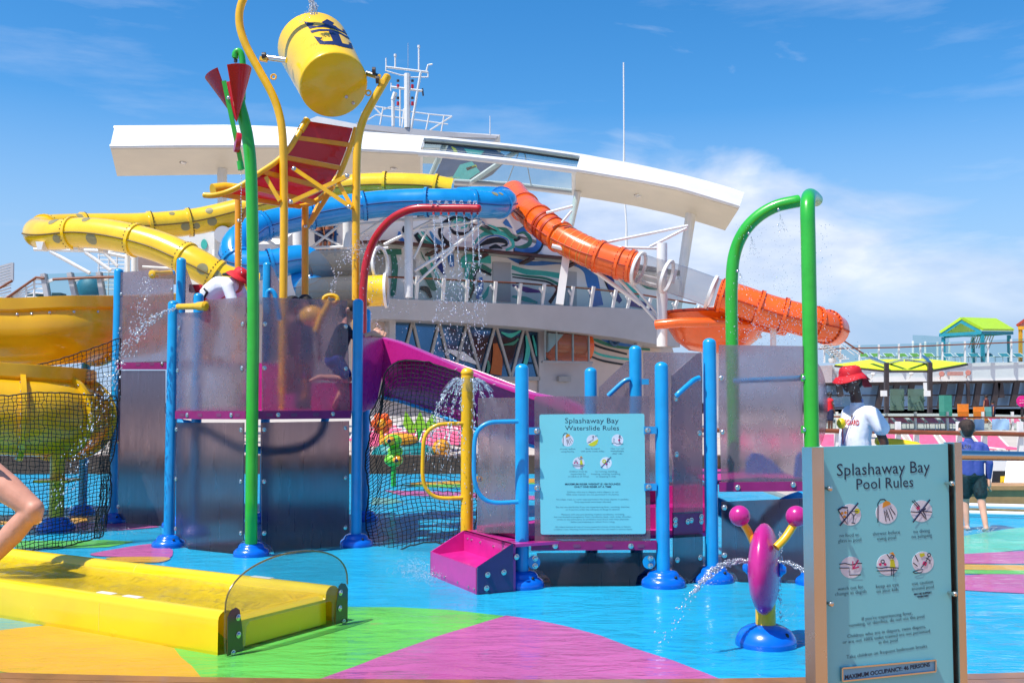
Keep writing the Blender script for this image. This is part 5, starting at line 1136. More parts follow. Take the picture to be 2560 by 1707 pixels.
MB().prism([V((p.x, p.y, zP - .03)) for p in (I_ + V((0, .05, 0)), J_ + V((0, .05, 0)), K_, L_p + V((.3, .8, 0)), M_p + V((-.3, .6, 0)), Yp + V((.1, 0, 0)))], V((0, 0, .03))).build('deck', M['magdeck'], pf)
MB().prism([V((p.x, p.y, zR - .03)) for p in (K_ + V((0, .05, 0)), Rg + V((0, .05, 0)), Rg + V((.1, 1.6, 0)), Lg + V((-.4, .6, 0)))], V((0, 0, .03))).build('upper_deck', M['magdeck'], pf)
# steps between the decks
q0 = pJK.hit(1640, 1300, -.25)
for k, (y0, y1) in enumerate(((1226, 1282), (1172, 1230))):
    D = 9.7 + k * .4; a, c = P(1560, y0 + 45, D), P(1790, y0 + 45, D); MB().box(((a.x + c.x) / 2, D + .25, (Zh(y0 + 45, D)) - .1), (c.x - a.x, .5, .22)).build('step', M['magenta'], pf)
o = panel(pJK, [(1684, 1281), (1757, 1277), (1757, 1334), (1684, 1338)], pf, M['magbeam'], -.01, .02, 'riser_plate', bolts=[(1688, 1299), (1688, 1311), (1719, 1303), (1728, 1300), (1753, 1291), (1753, 1303)])
panel(pJK, [(1680, 938), (1743, 883), (1752, 881), (1756, 950), (1756, 1070), (1757, 1280), (1684, 1284), (1683, 1160), (1679, 1120), (1680, 1000)], pf, M['frost'], .02, bolts=[(1689, 996), (1691, 1135), (1747, 945), (1748, 1082)])
panel(pJK, [(1684, 1338), (1757, 1334), (1757, 1425), (1722, 1456), (1700, 1436), (1684, 1424)], pf, M['frostshade'], .02, bolts=[(1693, 1399), (1750, 1393)])
panel(pKR, [(1797, 862), (2012, 865), (2010, 940), (2006, 950), (2008, 1205), (1803, 1206), (1800, 1085), (1796, 1060), (1797, 960)], pf, M['frost'], .03, bolts=[(1803, 945), (1806, 1080), (2009, 944), (2011, 1073)])
a, b = pKR.hit(1798, 1205, .04), pKR.hit(2030, 1203, .04); o = MB().prism([a, b, b - V((0, 0, .085)), a - V((0, 0, .085))], -pKR.n * .06).build('edge_beam', M['magbeam'], pf)
for x, y in ((1844, 1218), (1983, 1211)): bolt(pKR.hit(x, y, .043), pKR.n, o)
panel(pKR, [(1804, 1254), (2030, 1244), (2030, 1446), (1850, 1456), (1836, 1432), (1804, 1420)], pf, M['frostshade'], .02, bolts=[(1811, 1268), (1811, 1387)])
pB = Plane(at(1600, 10.4), at(1770, 10.3)); panel(pB, [(1608, 880), (1756, 882), (1756, 1260), (1610, 1300)], pf, M['frost'], 0)
pM = Plane(M_p, L_p); panel(pM, [(1497, 968), (1566, 903), (1572, 903), (1572, 1200), (1497, 1200)], pf, M['frost'], .02)
MB().tube(pcurve([(1690, 990, 9.0), (1700, 980, 9.0), (1728, 955, 9.06), (1738, 948, 9.1), (1748, 944, 9.12)]), .022, 10).build('grab_rail', M['blue'], pf)
MB().tube(pcurve([(1520, 990, 9.9), (1530, 980, 9.9), (1555, 957, 9.9), (1566, 950, 9.9), (1575, 948, 9.9)]), .022, 10).build('grab_rail', M['blue'], pf)
MB().tube([P(1838, 952, 10.5), P(1990, 946, 9.5), P(2006, 944, 9.4)], .026, 10).build('cross_pipe', M['blue'], pf)
o = bracket(pM, 1604, 1622, 954, pf, 7)
# blue wing shape behind the panel, and a round spray wheel
wi = MB().prism([P(x, y, 10.4) for x, y in ((1868, 1202), (1872, 1150), (1885, 1132), (1905, 1134), (1930, 1150), (1955, 1176), (1988, 1202))], V((0, .12, 0))); wi.build('side_wing', paint('blue moulding', (30, 96, 190), .3, coat=.3), pf)
wb = MB().prism([P(x, y, 9.9) for x, y in ((1996, 1140), (2006, 1130), (2006, 1202), (1990, 1202))], V((0, .1, 0))); wb.build('side_wing', paint('blue moulding', (30, 96, 190), .3, coat=.3), pf)
MB().tube(pcurve([(1740, 1252, 10.6), (1800, 1268, 10.6), (1850, 1300, 10.6), (1895, 1330, 10.6)]), .09, 10).build('under_brace', M['blue'], pf)
MB().tube(pcurve([(2030, 1240, 10.6), (1960, 1266, 10.6), (1910, 1320, 10.6), (1895, 1400, 10.6)]), .09, 10).build('under_brace', M['blue'], pf)
rd = thing('acrylic_spray_disc', 'clear round acrylic spray wheel glimpsed behind the right green arch', 'spray disc', at(2040, 10.2))
c = P(2035, 1012, 10.2); mb = MB(); pts = [c + V((.15 * math.cos(a), .05 * math.cos(a), .43 * math.sin(a))) for a in [k * math.pi / 18 for k in range(36)]]
mb.prism(pts, V((.005, .03, 0))); mb.build('disc', frosted('wet acrylic disc', (236, 226, 232), .12, .15, (190, 170, 180)), rd); MB().tube([c + V((0, .1, 0)), V((c.x, c.y + .1, 0))], .04, 10).build('stand', M['blue'], rd)
# entry step box in front of the slide platform
sb_ = thing('entry_step', 'magenta open-topped entry step box splashing beside the blue post', 'step', V((-.3, 9.5, 0)))
f0, f1 = V((-.757, 9.74, 0)), V((-.294, 8.78, 0)); d1 = (f1 - f0).normalized(); d2 = V((-d1.y, d1.x, 0)); dep = .33; z1_, z2_ = .218, .395
r0, r1_ = f0 + d2 * dep, f1 + d2 * dep
mp_ = paint('magenta wet step', (206, 36, 140), .3, coat=.5, bump=.05)
def zz(p, z): return V((p.x, p.y, z))
MB().prism([zz(f0, 0), zz(f1, 0), zz(f1, z1_), zz(f0, z1_)], d2 * .02).build('front_plate', mp_, sb_)
MB().prism([zz(f1, 0), zz(r1_, 0), zz(r1_, z2_), zz(f1, z1_)], -d1 * .02).build('side_plate', mp_, sb_); MB().prism([zz(f0, 0), zz(r0, 0), zz(r0, z2_), zz(f0, z1_)], d1 * .02).build('side_plate', mp_, sb_)
MB().prism([zz(r0, 0), zz(r1_, 0), zz(r1_, z2_), zz(r0, z2_)], d2 * .03).build('riser', mp_, sb_)
MB().prism([zz(f0 + d2 * .02, .17), zz(f1 + d2 * .02, .17), zz(r1_, .19), zz(r0, .19)], V((0, 0, .02))).build('tread', mp_, sb_)
MB().prism([zz(r0, .37), zz(r1_, .37), zz(r1_ + d2 * .5, .37), zz(r0 + d2 * .3, .37)], V((0, 0, .025))).build('landing', mp_, sb_)
o = MB().prism([zz(f1, 0.01) + d1 * .004, zz(r1_, 0.01) + d1 * .004, zz(r1_, z2_ + .01) + d1 * .004, zz(f1, z1_ + .01) + d1 * .004], d1 * .012).build('cover_plate', paint('dark violet plate', (62, 30, 92), .15, coat=.5), sb_)
for u, z in ((.09, .16), (.24, .17), (.08, .05), (.36, .29)): bolt(zz(f1 + d2 * u + d1 * .018, z), d1, o, 1.0)
nf = -d2
for u in (.08, .15, .3, .55, .75, .85): bolt(zz(f0 + d1 * u * 1.2, .04) + nf * .002, nf, sb_, .45)
for u in (.1, .18, .36, .62, .8, .9): bolt(zz(r0 + d1 * u * 1.1, .33) + nf * .002, nf, sb_, .45)
# yellow fountain post with handle, blue handle
yp = thing('fountain_post', 'yellow post with domed cap spilling an umbrella of water', 'water post', Yp)
MB().tube([Yp, V((Yp.x, Yp.y, Zh(938, Yp.y)))], .06, 20).build('post', M['yellow'], yp); MB().lathe([(.052, 0), (.062, .012), (.062, .03), (.05, .055), (.028, .07), (.001, .074)], V((Yp.x, Yp.y, Zh(938, Yp.y))), n=24).build('cap', M['yellow'], yp, 60)
MB().tube(pcurve([(1165, 1058, 9.92), (1125, 1059, 9.9), (1095, 1062, 9.88), (1072, 1076, 9.87), (1060, 1100, 9.86), (1057, 1150, 9.86), (1057, 1190, 9.86), (1064, 1218, 9.87), (1082, 1238, 9.88), (1110, 1245, 9.9), (1165, 1243, 9.92)], 5), .019, 10).build('handle', M['yellow'], yp)
o = MB().prism([P(x, y, 9.8) for x, y in ((1188, 1190), (1204, 1190), (1209, 1197), (1204, 1204), (1188, 1204))], V((0, .015, 0))).build('tab', M['yellow'], yp); bolt(P(1200, 1197, 9.79), V((0, -1, 0)), o, .7)
MB().tube(pcurve([(1296, 1053, 8.96), (1250, 1054, 8.95), (1222, 1057, 8.94), (1200, 1070, 8.93), (1188, 1094, 8.92), (1185, 1150, 8.92), (1186, 1195, 8.92), (1194, 1226, 8.93), (1212, 1248, 8.94), (1240, 1256, 8.95), (1296, 1254, 8.96)], 5), .019, 10).build('handle', M['blue'], pf)
# green arches
ga = thing('spray_arch', 'green pipe arch curving over to the right above the frosted panel', 'spray arch', Lg, 'green spray arches')
MB().tube([V((Lg.x, Lg.y, zR))] + pcurve([(1833, 1000, 10.7), (1829, 800, 10.7), (1830, 690, 10.7), (1838, 630, 10.7), (1860, 580, 10.65), (1896, 541, 10.6), (1940, 516, 10.55), (1985, 505, 10.5), (1998, 503, 10.5)], 6), .064, 20, dome=True).build('pipe', M['green'], ga, 60)
for x, y in ((1946, 524), (1872, 584), (1844, 678)): MB().sph(P(x, y, 10.5), .018, 8, 6).build('nozzle', M['steel'], ga)
gb_ = thing('spray_arch', 'tall green pipe standing right of the frosted panel behind the lifeguard side', 'spray arch', Rg, 'green spray arches')
MB().tube([Rg] + pcurve([(2029, 1100, 9.3), (2025, 850, 9.3), (2021, 620, 9.3), (2019, 530, 9.32), (2020, 500, 9.42), (2024, 489, 9.7), (2032, 492, 10.0), (2040, 500, 10.2)], 6), .066, 20).build('pipe', M['green'], gb_, 60)
for y in (944, 1073):
    o = MB().prism([pKR.hit(x, yy, .04) for x, yy in ((2003, y - 9), (2022, y - 9), (2022, y + 9), (2003, y + 9))], -pKR.n * .02).build('bracket', M['green'], gb_)
MB().lathe([(a * .9, z * .9) for a, z in DOME], Rg, n=28).build('base_cover', M['dome'], gb_, 70)
# ================================================================ tipping bucket, its frame and splash board
def z2(x, y): return (480 + x / 3.647, y / 3.647)
BD = 12.9
fc = P(*z2(1296, 782), BD); tdir = -ray(835, 214).normalized(); wdir = (RT * .47 - UPV * .88).normalized(); TH = math.radians(30)
nB = (tdir * math.cos(TH) + wdir * math.sin(TH)).normalized(); R0 = 87 * BD / FPX; LB = 1.30; R1 = R0 * 1.12
e1 = (-RT - nB * nB.dot(-RT)).normalized(); e2 = nB.cross(e1)
def bsurf(phi, s, k=0.0): return fc - nB * s + (e1 * math.cos(phi) + e2 * math.sin(phi)) * (lerp(R0, R1, s / LB) + k)
bk = thing('tipping_bucket', 'big yellow tipping bucket with navy crown and anchor emblem high on the frame', 'bucket', fc - V((0, 0, .5)))
N_ = 48; rows = []
rows.append([fc + V((0, 0, 0)) + (e1 * math.cos(2 * math.pi * k / N_) + e2 * math.sin(2 * math.pi * k / N_)) * .001 for k in range(N_)])
rows.append([bsurf(2 * math.pi * k / N_, 0, -.02) for k in range(N_)]); rows.append([bsurf(2 * math.pi * k / N_, .012, -.004) for k in range(N_)]); rows.append([bsurf(2 * math.pi * k / N_, .03) for k in range(N_)])
for i in range(1, 9): rows.append([bsurf(2 * math.pi * k / N_, LB * i / 8) for k in range(N_)])
for s_, k_ in ((LB, -.02), (.5, -.02)): rows.append([bsurf(2 * math.pi * k / N_, s_, k_) for k in range(N_)])
MB().loft(rows, True).build('body', M['bucket'], bk, 45)
def hitB(x, y, k=.004):
    d = ray(*z2(x, y)).normalized(); t0 = None; t = (fc - ORG).length - 1.8
    for i in range(900):
        p = ORG + d * t; s_ = (fc - p).dot(nB); q = p - fc + nB * s_
        if s_ > -.2 and q.length < lerp(R0, R1, max(0, min(1, s_ / LB))) + k: return p
        t += .004
    return None
from mathutils.geometry import delaunay_2d_cdt
def emblem(poly):
    out = []; n = len(poly)
    for i in range(n):
        p, q = V((*poly[i], 0)), V((*poly[(i + 1) % n], 0)); k = max(1, int((q - p).length / 10)); out += [p.lerp(q, j / k).to_2d() for j in range(k)]
    def inside(x, y):
        c = False
        for i in range(n):
            (x0, y0), (x1, y1) = poly[i], poly[i - 1]
            if (y0 > y) != (y1 > y) and x < (x1 - x0) * (y - y0) / (y1 - y0) + x0: c = not c
        return c
    m = len(out); xs_ = range(int(min(p[0] for p in poly)) + 5, int(max(p[0] for p in poly)), 10); ys_ = range(int(min(p[1] for p in poly)) + 5, int(max(p[1] for p in poly)), 10)
    pts = out + [V((x, y)) for x in xs_ for y in ys_ if inside(x, y) and min((V((x, y)) - o).length for o in out) > 4]
    r = delaunay_2d_cdt(pts, [], [list(range(m))], 1, 1e-5); mb = MB()
    mb.v = [hitB(v.x, v.y) or hitB(v.x - 12, v.y + 2) or hitB(v.x - 30, v.y + 4) for v in r[0]]; ok = [p is not None for p in mb.v]; mb.v = [p or fc for p in mb.v]
    mb.f = [tuple(f) for f in r[2] if all(ok[i] for i in f)]; mb.build('emblem', M['navy'], bk)
emblem([(1018, 197), (1110, 212), (1095, 238), (1140, 240), (1215, 222), (1180, 204), (1232, 176), (1295, 210), (1282, 228), (1310, 240), (1330, 258), (1378, 287), (1370, 262), (1412, 292), (1424, 326), (1385, 300), (1290, 264), (1200, 250), (1130, 252), (1072, 266)])
emblem([(1075, 282), (1160, 266), (1260, 269), (1350, 296), (1428, 340), (1440, 362), (1335, 302), (1372, 395), (1424, 408), (1438, 402), (1426, 386), (1454, 396), (1468, 448), (1430, 440), (1380, 430), (1300, 410), (1165, 405), (1110, 333), (1185, 345), (1168, 362), (1200, 378), (1285, 374), (1245, 284), (1160, 286), (1090, 303)])
for x, y in ((1408, 884), (1470, 940)): bolt(P(*z2(x, y), BD - .02) + nB * .0, nB, bk, .9)
for o_ in list(kids(bk)):
    if o_.name.startswith('bolt'):
        p_ = o_.matrix_basis.translation; d_ = (p_ - ORG).normalized(); t_ = (fc - ORG).dot(nB) / d_.dot(nB); o_.matrix_basis = Matrix.Translation(ORG + d_ * t_ - p_) @ o_.matrix_basis
MB().tube([P(662, 144, 13.0), P(716, 151, 12.95)], .038, 14).build('axle', M['steel'], bk); MB().tube([P(918, 184, 13.1), P(948, 193, 13.0)], .038, 14).build('axle', M['steel'], bk)
for x, y in ((660, 141), (935, 178), (944, 200)): MB().lathe([(.05, -.02), (.05, .02)], P(x, y, 12.97), RT, 12).build('collar', M['dark'], bk)
bf = thing('bucket_frame', 'yellow curved twin-pole frame carrying the tipping bucket', 'frame', V((P(800, 1000, 13).x, 13.0, zd)))
MB().tube(pcurve([(706, 1027, 13.0), (708, 800, 13.0), (710, 560, 13.0), (709, 420, 13.0), (706, 335, 13.0), (697, 282, 13.0), (680, 235, 13.0), (650, 180, 13.0), (620, 125, 13.0), (604, 85, 13.0), (598, 50, 13.0), (602, 16, 13.0), (618, -20, 13.0), (650, -60, 13.0), (700, -85, 13.0), (760, -80, 13.0), (778, -50, 13.0)], 6), .051, 18).build('pole', M['yellow'], bf)
MB().tube(pcurve([(890, 1027, 13.0), (890, 770, 13.0), (890, 560, 13.0), (892, 400, 13.0), (897, 342, 13.0), (909, 298, 13.0), (930, 258, 13.0), (955, 215, 13.0), (972, 186, 13.0)], 6), .051, 18, dome=True).build('pole', M['yellow'], bf)
for x, y in ((684, 193), (921, 233)):
    MB().tube([P(x, y, 13) + V((.032 * math.cos(a), 0, .032 * math.sin(a))) for a in [i * math.pi / 6 for i in range(12)]], .012, 6, closed=True).build('lug', M['yellow'], bf)
for x0, y0, x1, y1 in ((650, 143, 668, 147), (944, 197, 962, 205)): MB().bar(P(x0, y0 + 4, 12.97), P(x1, y1 + 4, 12.97), .06, .05).build('bracket', M['yellow'], bf)
for i, (x0, y0, x1, y1) in enumerate(((732, 420, 880, 520), (727, 506, 872, 440), (665, 443, 700, 503), (845, 455, 880, 518))):
    MB().bar(P(x0, y0, 12.92 + .02 * i), P(x1, y1, 12.92 + .02 * i), .055, .05).build('brace', M['yellow'], bf)
for x, y in ((735, 422), (868, 440), (727, 505), (872, 517)): bolt(P(x, y, 12.86), V((0, -1, 0)), bf, 1.1)
rb = thing('splash_board', 'red panelled splash board with yellow rails sloping under the bucket', 'splash board', V((P(760, 1000, 13.4).x, 13.4, zd)))
lr = [(768, 300, 13.3), (745, 337, 13.2), (722, 374, 13.1), (690, 405, 13.0), (650, 432, 12.9), (610, 460, 12.8), (570, 480, 12.75), (535, 489, 12.7), (506, 488, 12.7)]
rr_ = [(890, 320, 13.6), (880, 355, 13.6), (864, 400, 13.6), (848, 438, 13.6), (822, 478, 13.7), (790, 503, 13.8), (760, 512, 13.9), (730, 514, 13.95), (700, 512, 14.0)]
LR, RR = pcurve(lr, 4), pcurve(rr_, 4)
MB().tube(LR, .036, 12, dome=True).build('rail', M['yellow'], rb); MB().tube(LR[:1] * 0 + [LR[0] + (LR[0] - LR[1]) * .05, LR[0], LR[3]], .048, 12, dome=False).build('rail_end', M['yellow'], rb)
MB().tube(RR, .036, 12).build('rail', M['yellow'], rb)
def bpt(u, v, dz=0): # u across, v along
    i = v * (len(LR) - 1); k = min(int(i), len(LR) - 2); f = i - k; return LR[k].lerp(LR[k + 1], f).lerp(RR[k].lerp(RR[k + 1], f), u) + V((0, 0, dz))
for (v0, v1) in ((0.02, .135), (.15, .30), (.32, .47), (.48, .62), (.63, .78), (.80, .97)):
    rows = []
    for j in range(4):
        v = lerp(v0, v1, j / 3); rows.append([bpt(.06, v), bpt(.94, v), bpt(.94, v, .02), bpt(.06, v, .02)])
    mb = MB().loft(rows, True); o = len(mb.v); mb.f += [(0, 1, 2, 3), (o - 4, o - 3, o - 2, o - 1)]; mb.build('panel', M['redclear'], rb)
for v in (.14, .31, .475, .625, .79): MB().bar(bpt(.0, v, -.02), bpt(1, v, -.02), .035, .06).build('cross_bar', M['orange'], rb)
MB().tube([P(532, 476, 13.2), P(560, 472, 13.3), P(655, 482, 13.6)], .085, 14).build('rolled_lip', M['yellow'], rb)
for x, y0, D in ((596, 484, 14.4), (763, 498, 14.0)):
    b_ = P(x, 1000, D); MB().tube([V((b_.x, D, zd)), P(x, y0, D)], .048, 16).build('pillar', M['orange'], rb)
    MB().bar(P(x + 6, y0 + 70, D), P(x + 34, y0 + 10, D + .2), .04).build('strut', M['orange'], rb); bolt(P(x + 1, y0 + 3, D - .06), V((0, -1, 0)), rb); bolt(P(x + 1, y0 + 68, D - .06), V((0, -1, 0)), rb)
MB().bar(P(775, 560, 13.5), P(835, 465, 13.5), .05).build('strut', M['orange'], rb)
# red spray pipe
rp_ = thing('spray_pipe', 'red pipe bending over to the right with a row of spray holes', 'spray pipe', V((P(907, 1000, 12.9).x, 12.9, zd)))
MB().tube([V((P(907, 1000, 12.9).x, 12.9, zd))] + pcurve([(907, 780, 12.9), (908, 720, 12.9), (914, 665, 12.9), (926, 622, 12.9), (945, 585, 12.85), (975, 551, 12.8), (1008, 531, 12.75), (1045, 521, 12.7), (1100, 521, 12.65), (1150, 521, 12.6), (1204, 522, 12.55)], 5), .05, 18, dome=True).build('pipe', M['red'], rp_, 60)
RPX = [1084, 1103, 1122, 1141, 1160, 1179, 1194]
for x in RPX: MB().lathe([(.014, 0), (.014, .03)], P(x, 531, 12.6) - V((0, 0, .03)), n=10).build('nozzle', M['red'], rp_)
# green funnel pole
gp = thing('funnel_pole', 'green bent pole with split red funnel and hanging green arm in front of the tower', 'spray pole', B)
MB().tube([B] + pcurve([(628, 1300, 10.86), (631, 1000, 10.86), (633, 800, 10.86), (631, 560, 10.86), (627, 420, 10.86), (619, 345, 10.86), (608, 295, 10.86), (600, 266, 10.86), (597, 250, 10.86)], 6), [.0625] * 50 + [.0625, .06, .05][:0] + [.0625] * 5 if False else .0625, 20, dome=True).build('pole', M['green'], gp, 60)
MB().lathe(DOME, B, n=32).build('base_cover', M['dome'], gp, 70)
MB().tube(pcurve([(606, 250, 10.95), (607, 200, 10.95), (607, 160, 10.95), (603, 136, 10.95), (595, 128, 10.95), (588, 135, 10.95), (588, 148, 10.95)], 5), [.034] * 31, 14, dome=True).build('hook_spout', M['green'], gp, 60)
MB().lathe([(.02, 0), (.02, .03)], P(589, 156, 10.95), n=10).build('spout_nozzle', M['dark'], gp)
apex, topc = P(592, 306, 10.75), P(571, 184, 10.75); ax = (topc - apex); hL = ax.length; ax.normalize(); f1_ = (RT - ax * ax.dot(RT)).normalized(); f2_ = ax.cross(f1_); 
if f2_.y > 0: f2_ = -f2_
for a0, a1, sc_ in ((math.radians(-200), math.radians(78), 1) if False else (math.radians(102), math.radians(268), 1.0), (math.radians(-92), math.radians(78), 1.0)):
    rows = []
    for j in range(9):
        t_ = j / 8; row = []
        for i in range(13):
            a = lerp(a0, a1, i / 12); rad = .245 * t_ * sc_; row.append(apex + ax * (hL * t_ * (1.0 + .05 * math.cos(a) * t_)) + (f1_ * math.cos(a) + f2_ * math.sin(a)) * rad)
        rows.append(row)
    inner = [[p + (apex + ax * (hL * j / 8) - p) * .03 + ax * .004 for p in r] for j, r in enumerate(rows)]
    mb = MB().loft(rows).loft(inner); o = 9 * 13
    mb.f += [(8 * 13 + i, 8 * 13 + i + 1, o + 8 * 13 + i + 1, o + 8 * 13 + i) for i in range(12)]
    mb.build('funnel_half', translucent_paint('red clear acrylic', (206, 18, 28), .4) if 'red clear acrylic' not in bpy.data.materials else bpy.data.materials['red clear acrylic'], gp)
MB().bar(P(560, 203, 10.5), P(606, 424, 10.6), .042, .03, V((0, 1, 0))).build('arm', M['green'], gp); bolt(P(571, 245, 10.5), V((0, -1, 0)), gp, .8)
MB().lathe([(.02, -.03), (.10, -.025), (.105, 0), (.10, .025), (.02, .03)], P(594, 357, 10.56), V((-.92, -.38, .1)), 24).build('counterweight', M['red'], gp)
MB().tube([P(599, 404, 10.56), P(602, 425, 10.56)], .03, 10).build('arm_end', M['green'], gp)
# ================================================================ yellow flume in the foreground
fl = thing('water_flume', 'long yellow water flume with clear arched end plate in the left foreground', 'flume', V((-2.6, 7.6, 0)))
N0, N1 = G(561, 1642), G(862, 1557); N0.z = N1.z = 0
du = (N1 - N0).normalized(); wF = (N1 - N0).length; dv = V((-du.y, du.x, 0)); 
if dv.x > 0: dv = -dv
hF = .275; Lf = 7.0
flm = translucent_paint('flume yellow gel coat', (255, 214, 8), .12); ft = N0
def fp(a, v, z): return ft + du * a + dv * v + V((0, 0, z))
wt_ = .14
prof = [(0, 0)] + [(0.0, hF * .8)] + [(wt_ / 2 - wt_ / 2 * math.cos(k), hF * .8 + .055 * math.sin(k)) for k in [math.pi * i / 8 for i in range(1, 9)]] + [(wt_ + .02, .215), (wt_ + .06, .2), (wF / 2, .195), (wF - wt_ - .06, .2), (wF - wt_ - .02, .215)] + [(wF - wt_ + wt_ / 2 - wt_ / 2 * math.cos(k), hF * .8 + .055 * math.sin(k)) for k in [math.pi * i / 8 for i in range(0, 9)]] + [(wF, 0)]
def fz(v, z): return z if z > .2155 or z == 0 else lerp(.02, z, min(1, max(0, (v - .06) / .4)))
rows = [[fp(a, v, fz(v, z)) for a, z in prof] for v in [.06, .14, .24, .34, .46] + [.6 + (Lf - .6) * i / 18 for i in range(19)]]
mb = MB().loft(rows, True); mb.build('channel', flm, fl, 35)
# spill face between the end legs
rows = []
for i in range(11):
    a = lerp(wt_ * 1.1, wF - wt_ * 1.1, i / 10); rows.append([fp(a, .10, .0), fp(a, .045, .02), fp(a, .05, .19), fp(a, .09, .215), fp(a, .2, .2)])
MB().loft(rows).build('spill_face', flm, fl, 50)
for v in (1.2, 3.4): MB().bar(fp(.0, v, .03), fp(0, v, hF * .8), .004, .002, dv).build('joint', paint('pale joint', (255, 232, 120), .4), fl); MB().tube([fp(wF - wt_ + wt_ / 2 - (wt_ / 2 + .001) * math.cos(k), v + .9, hF * .8 + .056 * math.sin(k)) for k in [math.pi * i / 8 for i in range(9)]], .003, 5).build('joint', bpy.data.materials['pale joint'], fl)
# water lying in the channel
fw = water_mat('flume water', 5.0, .7, (255, 254, 240), .03, (1.6, .6, 1)); rows = []
for j in range(60):
    v = .12 + j * .11; rows.append([fp(lerp(wt_ + .02, wF - wt_ - .02, i / 16), v, .226 + .006 * math.sin(v * 5 + i * .9) + .004 * math.sin(v * 9.1 - i * 1.7)) for i in range(17)])
MB().loft(rows).build('flume_water', fw, fl)
for a, v in ((.075, .95), (.075, 1.22)): MB().box(fp(a, v, hF * .8 + .056), (.05, .16, .004), rz=math.atan2(dv.y, dv.x) - math.pi / 2).build('white_label', M['white'], fl)
MB().box(fp(wF - .07, .75, hF * .8 + .056), (.05, .2, .004), rz=math.atan2(dv.y, dv.x) - math.pi / 2).build('white_label', M['white'], fl)
# end plate: arched clear sheet with dark legs
hA = .58; out = [(0, 0), (-.012, .12), (-.012, .28)]
for k in range(1, 24):
    t_ = math.pi * k / 24; out.append((wF / 2 - (wF / 2 + .012) * math.cos(t_) , .28 + (hA - .28) * math.sin(t_) ** .75))
out += [(wF + .012, .28), (wF + .012, .12), (wF, 0), (wF - .13, 0), (wF - .15, .05), (wF - .15, .16), (wF - .17, .19), (.2, .19), (.17, .16), (.16, .05), (.13, 0)]
MB().prism([fp(a, -.004, z) for a, z in out], -dv * .014).build('end_plate', clear('clear plate', (240, 242, 240), .02, 1.42, .07, (150, 160, 160)), fl, 30)
MB().tube([fp(a, -.011, z) for a, z in out[2:27]], .006, 6).build('plate_edge', paint('amber plate edge', (120, 100, 40), .2, coat=.5), fl)
legm = paint('smoked leg plate', (70, 58, 22), .12, coat=.6)
for a0, sg in ((0, 1), (wF, -1)):
    q = [(0, 0.01), (0, .25), (.03, .29), (.07, .30), (.10, .28), (.125, .16), (.135, .02)]
    o = MB().prism([fp(a0 + sg * a, -.02, z) for a, z in q], -dv * .006).build('leg_plate', legm, fl)
    for a, z in ((.085, .235), (.09, .125), (.045, .02)): bolt(fp(a0 + sg * a, -.027, z), -dv, o, .85)
# ================================================================ flower sprayer
sp0 = gxy(1915, 1611); spr = thing('flower_sprayer', 'magenta disc sprayer on yellow stem with two ball tipped antennae', 'water toy', sp0)
MB().lathe([(.20, 0), (.202, .02), (.192, .055), (.165, .095), (.125, .12), (.08, .135), (.07, .137)], sp0, n=40).build('base_cover', M['dome'], spr, 70)
MB().sph(sp0 + V((.105, -.125, .085)), .017, 10, 6).build('drain_cap', M['black'], spr)
MB().tube([sp0 + V((0, 0, .12)), sp0 + V((0, 0, .62))], .066, 20).build('stem', M['yellow'], spr)
dc = P(1911, 1421, sp0.y - .02); ax_ = V((.93, -.36, 0)).normalized(); mb = MB()
prof = [(.001, -.098), (.12, -.092), (.2, -.076), (.262, -.05), (.293, -.02), (.298, 0), (.293, .02), (.262, .05), (.2, .076), (.12, .092), (.001, .098)]
mb.lathe(prof, dc, ax_, 48); mb.build('disc', M['magenta'], spr, 80)
for sg in (1, -1): MB().lathe([(.045, 0), (.05, .012), (.03, .03), (.02, .045), (.001, .046)], dc + ax_ * sg * .095, ax_ * sg, 16).build('nozzle', M['dome'], spr)
for pts in ([(1885, 1358, 6.92), (1872, 1330, 6.92), (1858, 1308, 6.92), (1852, 1300, 6.92)], [(1940, 1368, 6.8), (1962, 1345, 6.82), (1980, 1318, 6.84), (1988, 1305, 6.84)]):
    MB().tube(pcurve(pts, 4), .026, 14).build('antenna', M['yellow'], spr)
MB().tube(pcurve([(1930, 1368, 6.95), (1926, 1340, 6.95), (1915, 1325, 6.95)], 4), .024, 12).build('antenna', M['yellow'], spr)
for c in ((1849, 1289, 6.92), (1991, 1290, 6.84)): MB().sph(P(*c), .069, 24, 16).build('antenna_ball', M['magenta'], spr)
# ================================================================ sign boards
FONT_W = {}
def text(s, plane, cx_, cy_, wpx, mat, parent, bold=0.0, off=.01):
    c = plane.hit(cx_, cy_, off); w = (plane.hit(cx_ + wpx / 2, cy_, off) - plane.hit(cx_ - wpx / 2, cy_, off)).length
    cu = bpy.data.curves.new('lettering', 'FONT'); cu.body = s; cu.align_x = 'CENTER'; cu.align_y = 'CENTER'; cu.offset = bold if bold > .01 else bold - (.022 if bold == 0 else .01); cu.extrude = .004; cu.resolution_u = 2
    o = bpy.data.objects.new('tmp', cu); COL.objects.link(o); me = bpy.data.meshes.new_from_object(o); bpy.data.objects.remove(o); bpy.data.curves.remove(cu)
    xs_ = [v.co.x for v in me.vertices]; k = w / (max(xs_) - min(xs_)); mx_ = (max(xs_) + min(xs_)) / 2
    for v in me.vertices: v.co = c + plane.u * ((v.co.x - mx_) * k) + ZZ * ((v.co.y) * k * (.86 if bold > .01 else .84)) + plane.n * (v.co.z * .08)
    me.name = 'lettering'; me.materials.append(mat); return link('lettering', me, parent)
def disc(plane, cx_, cy_, r, mat, parent, off, name='icon_disc'):
    return MB().prism([plane.hit(cx_ + r * math.cos(a), cy_ + r * math.sin(a), off) for a in [k * math.pi / 14 for k in range(28)]], -plane.n * .002).build(name, mat, parent)
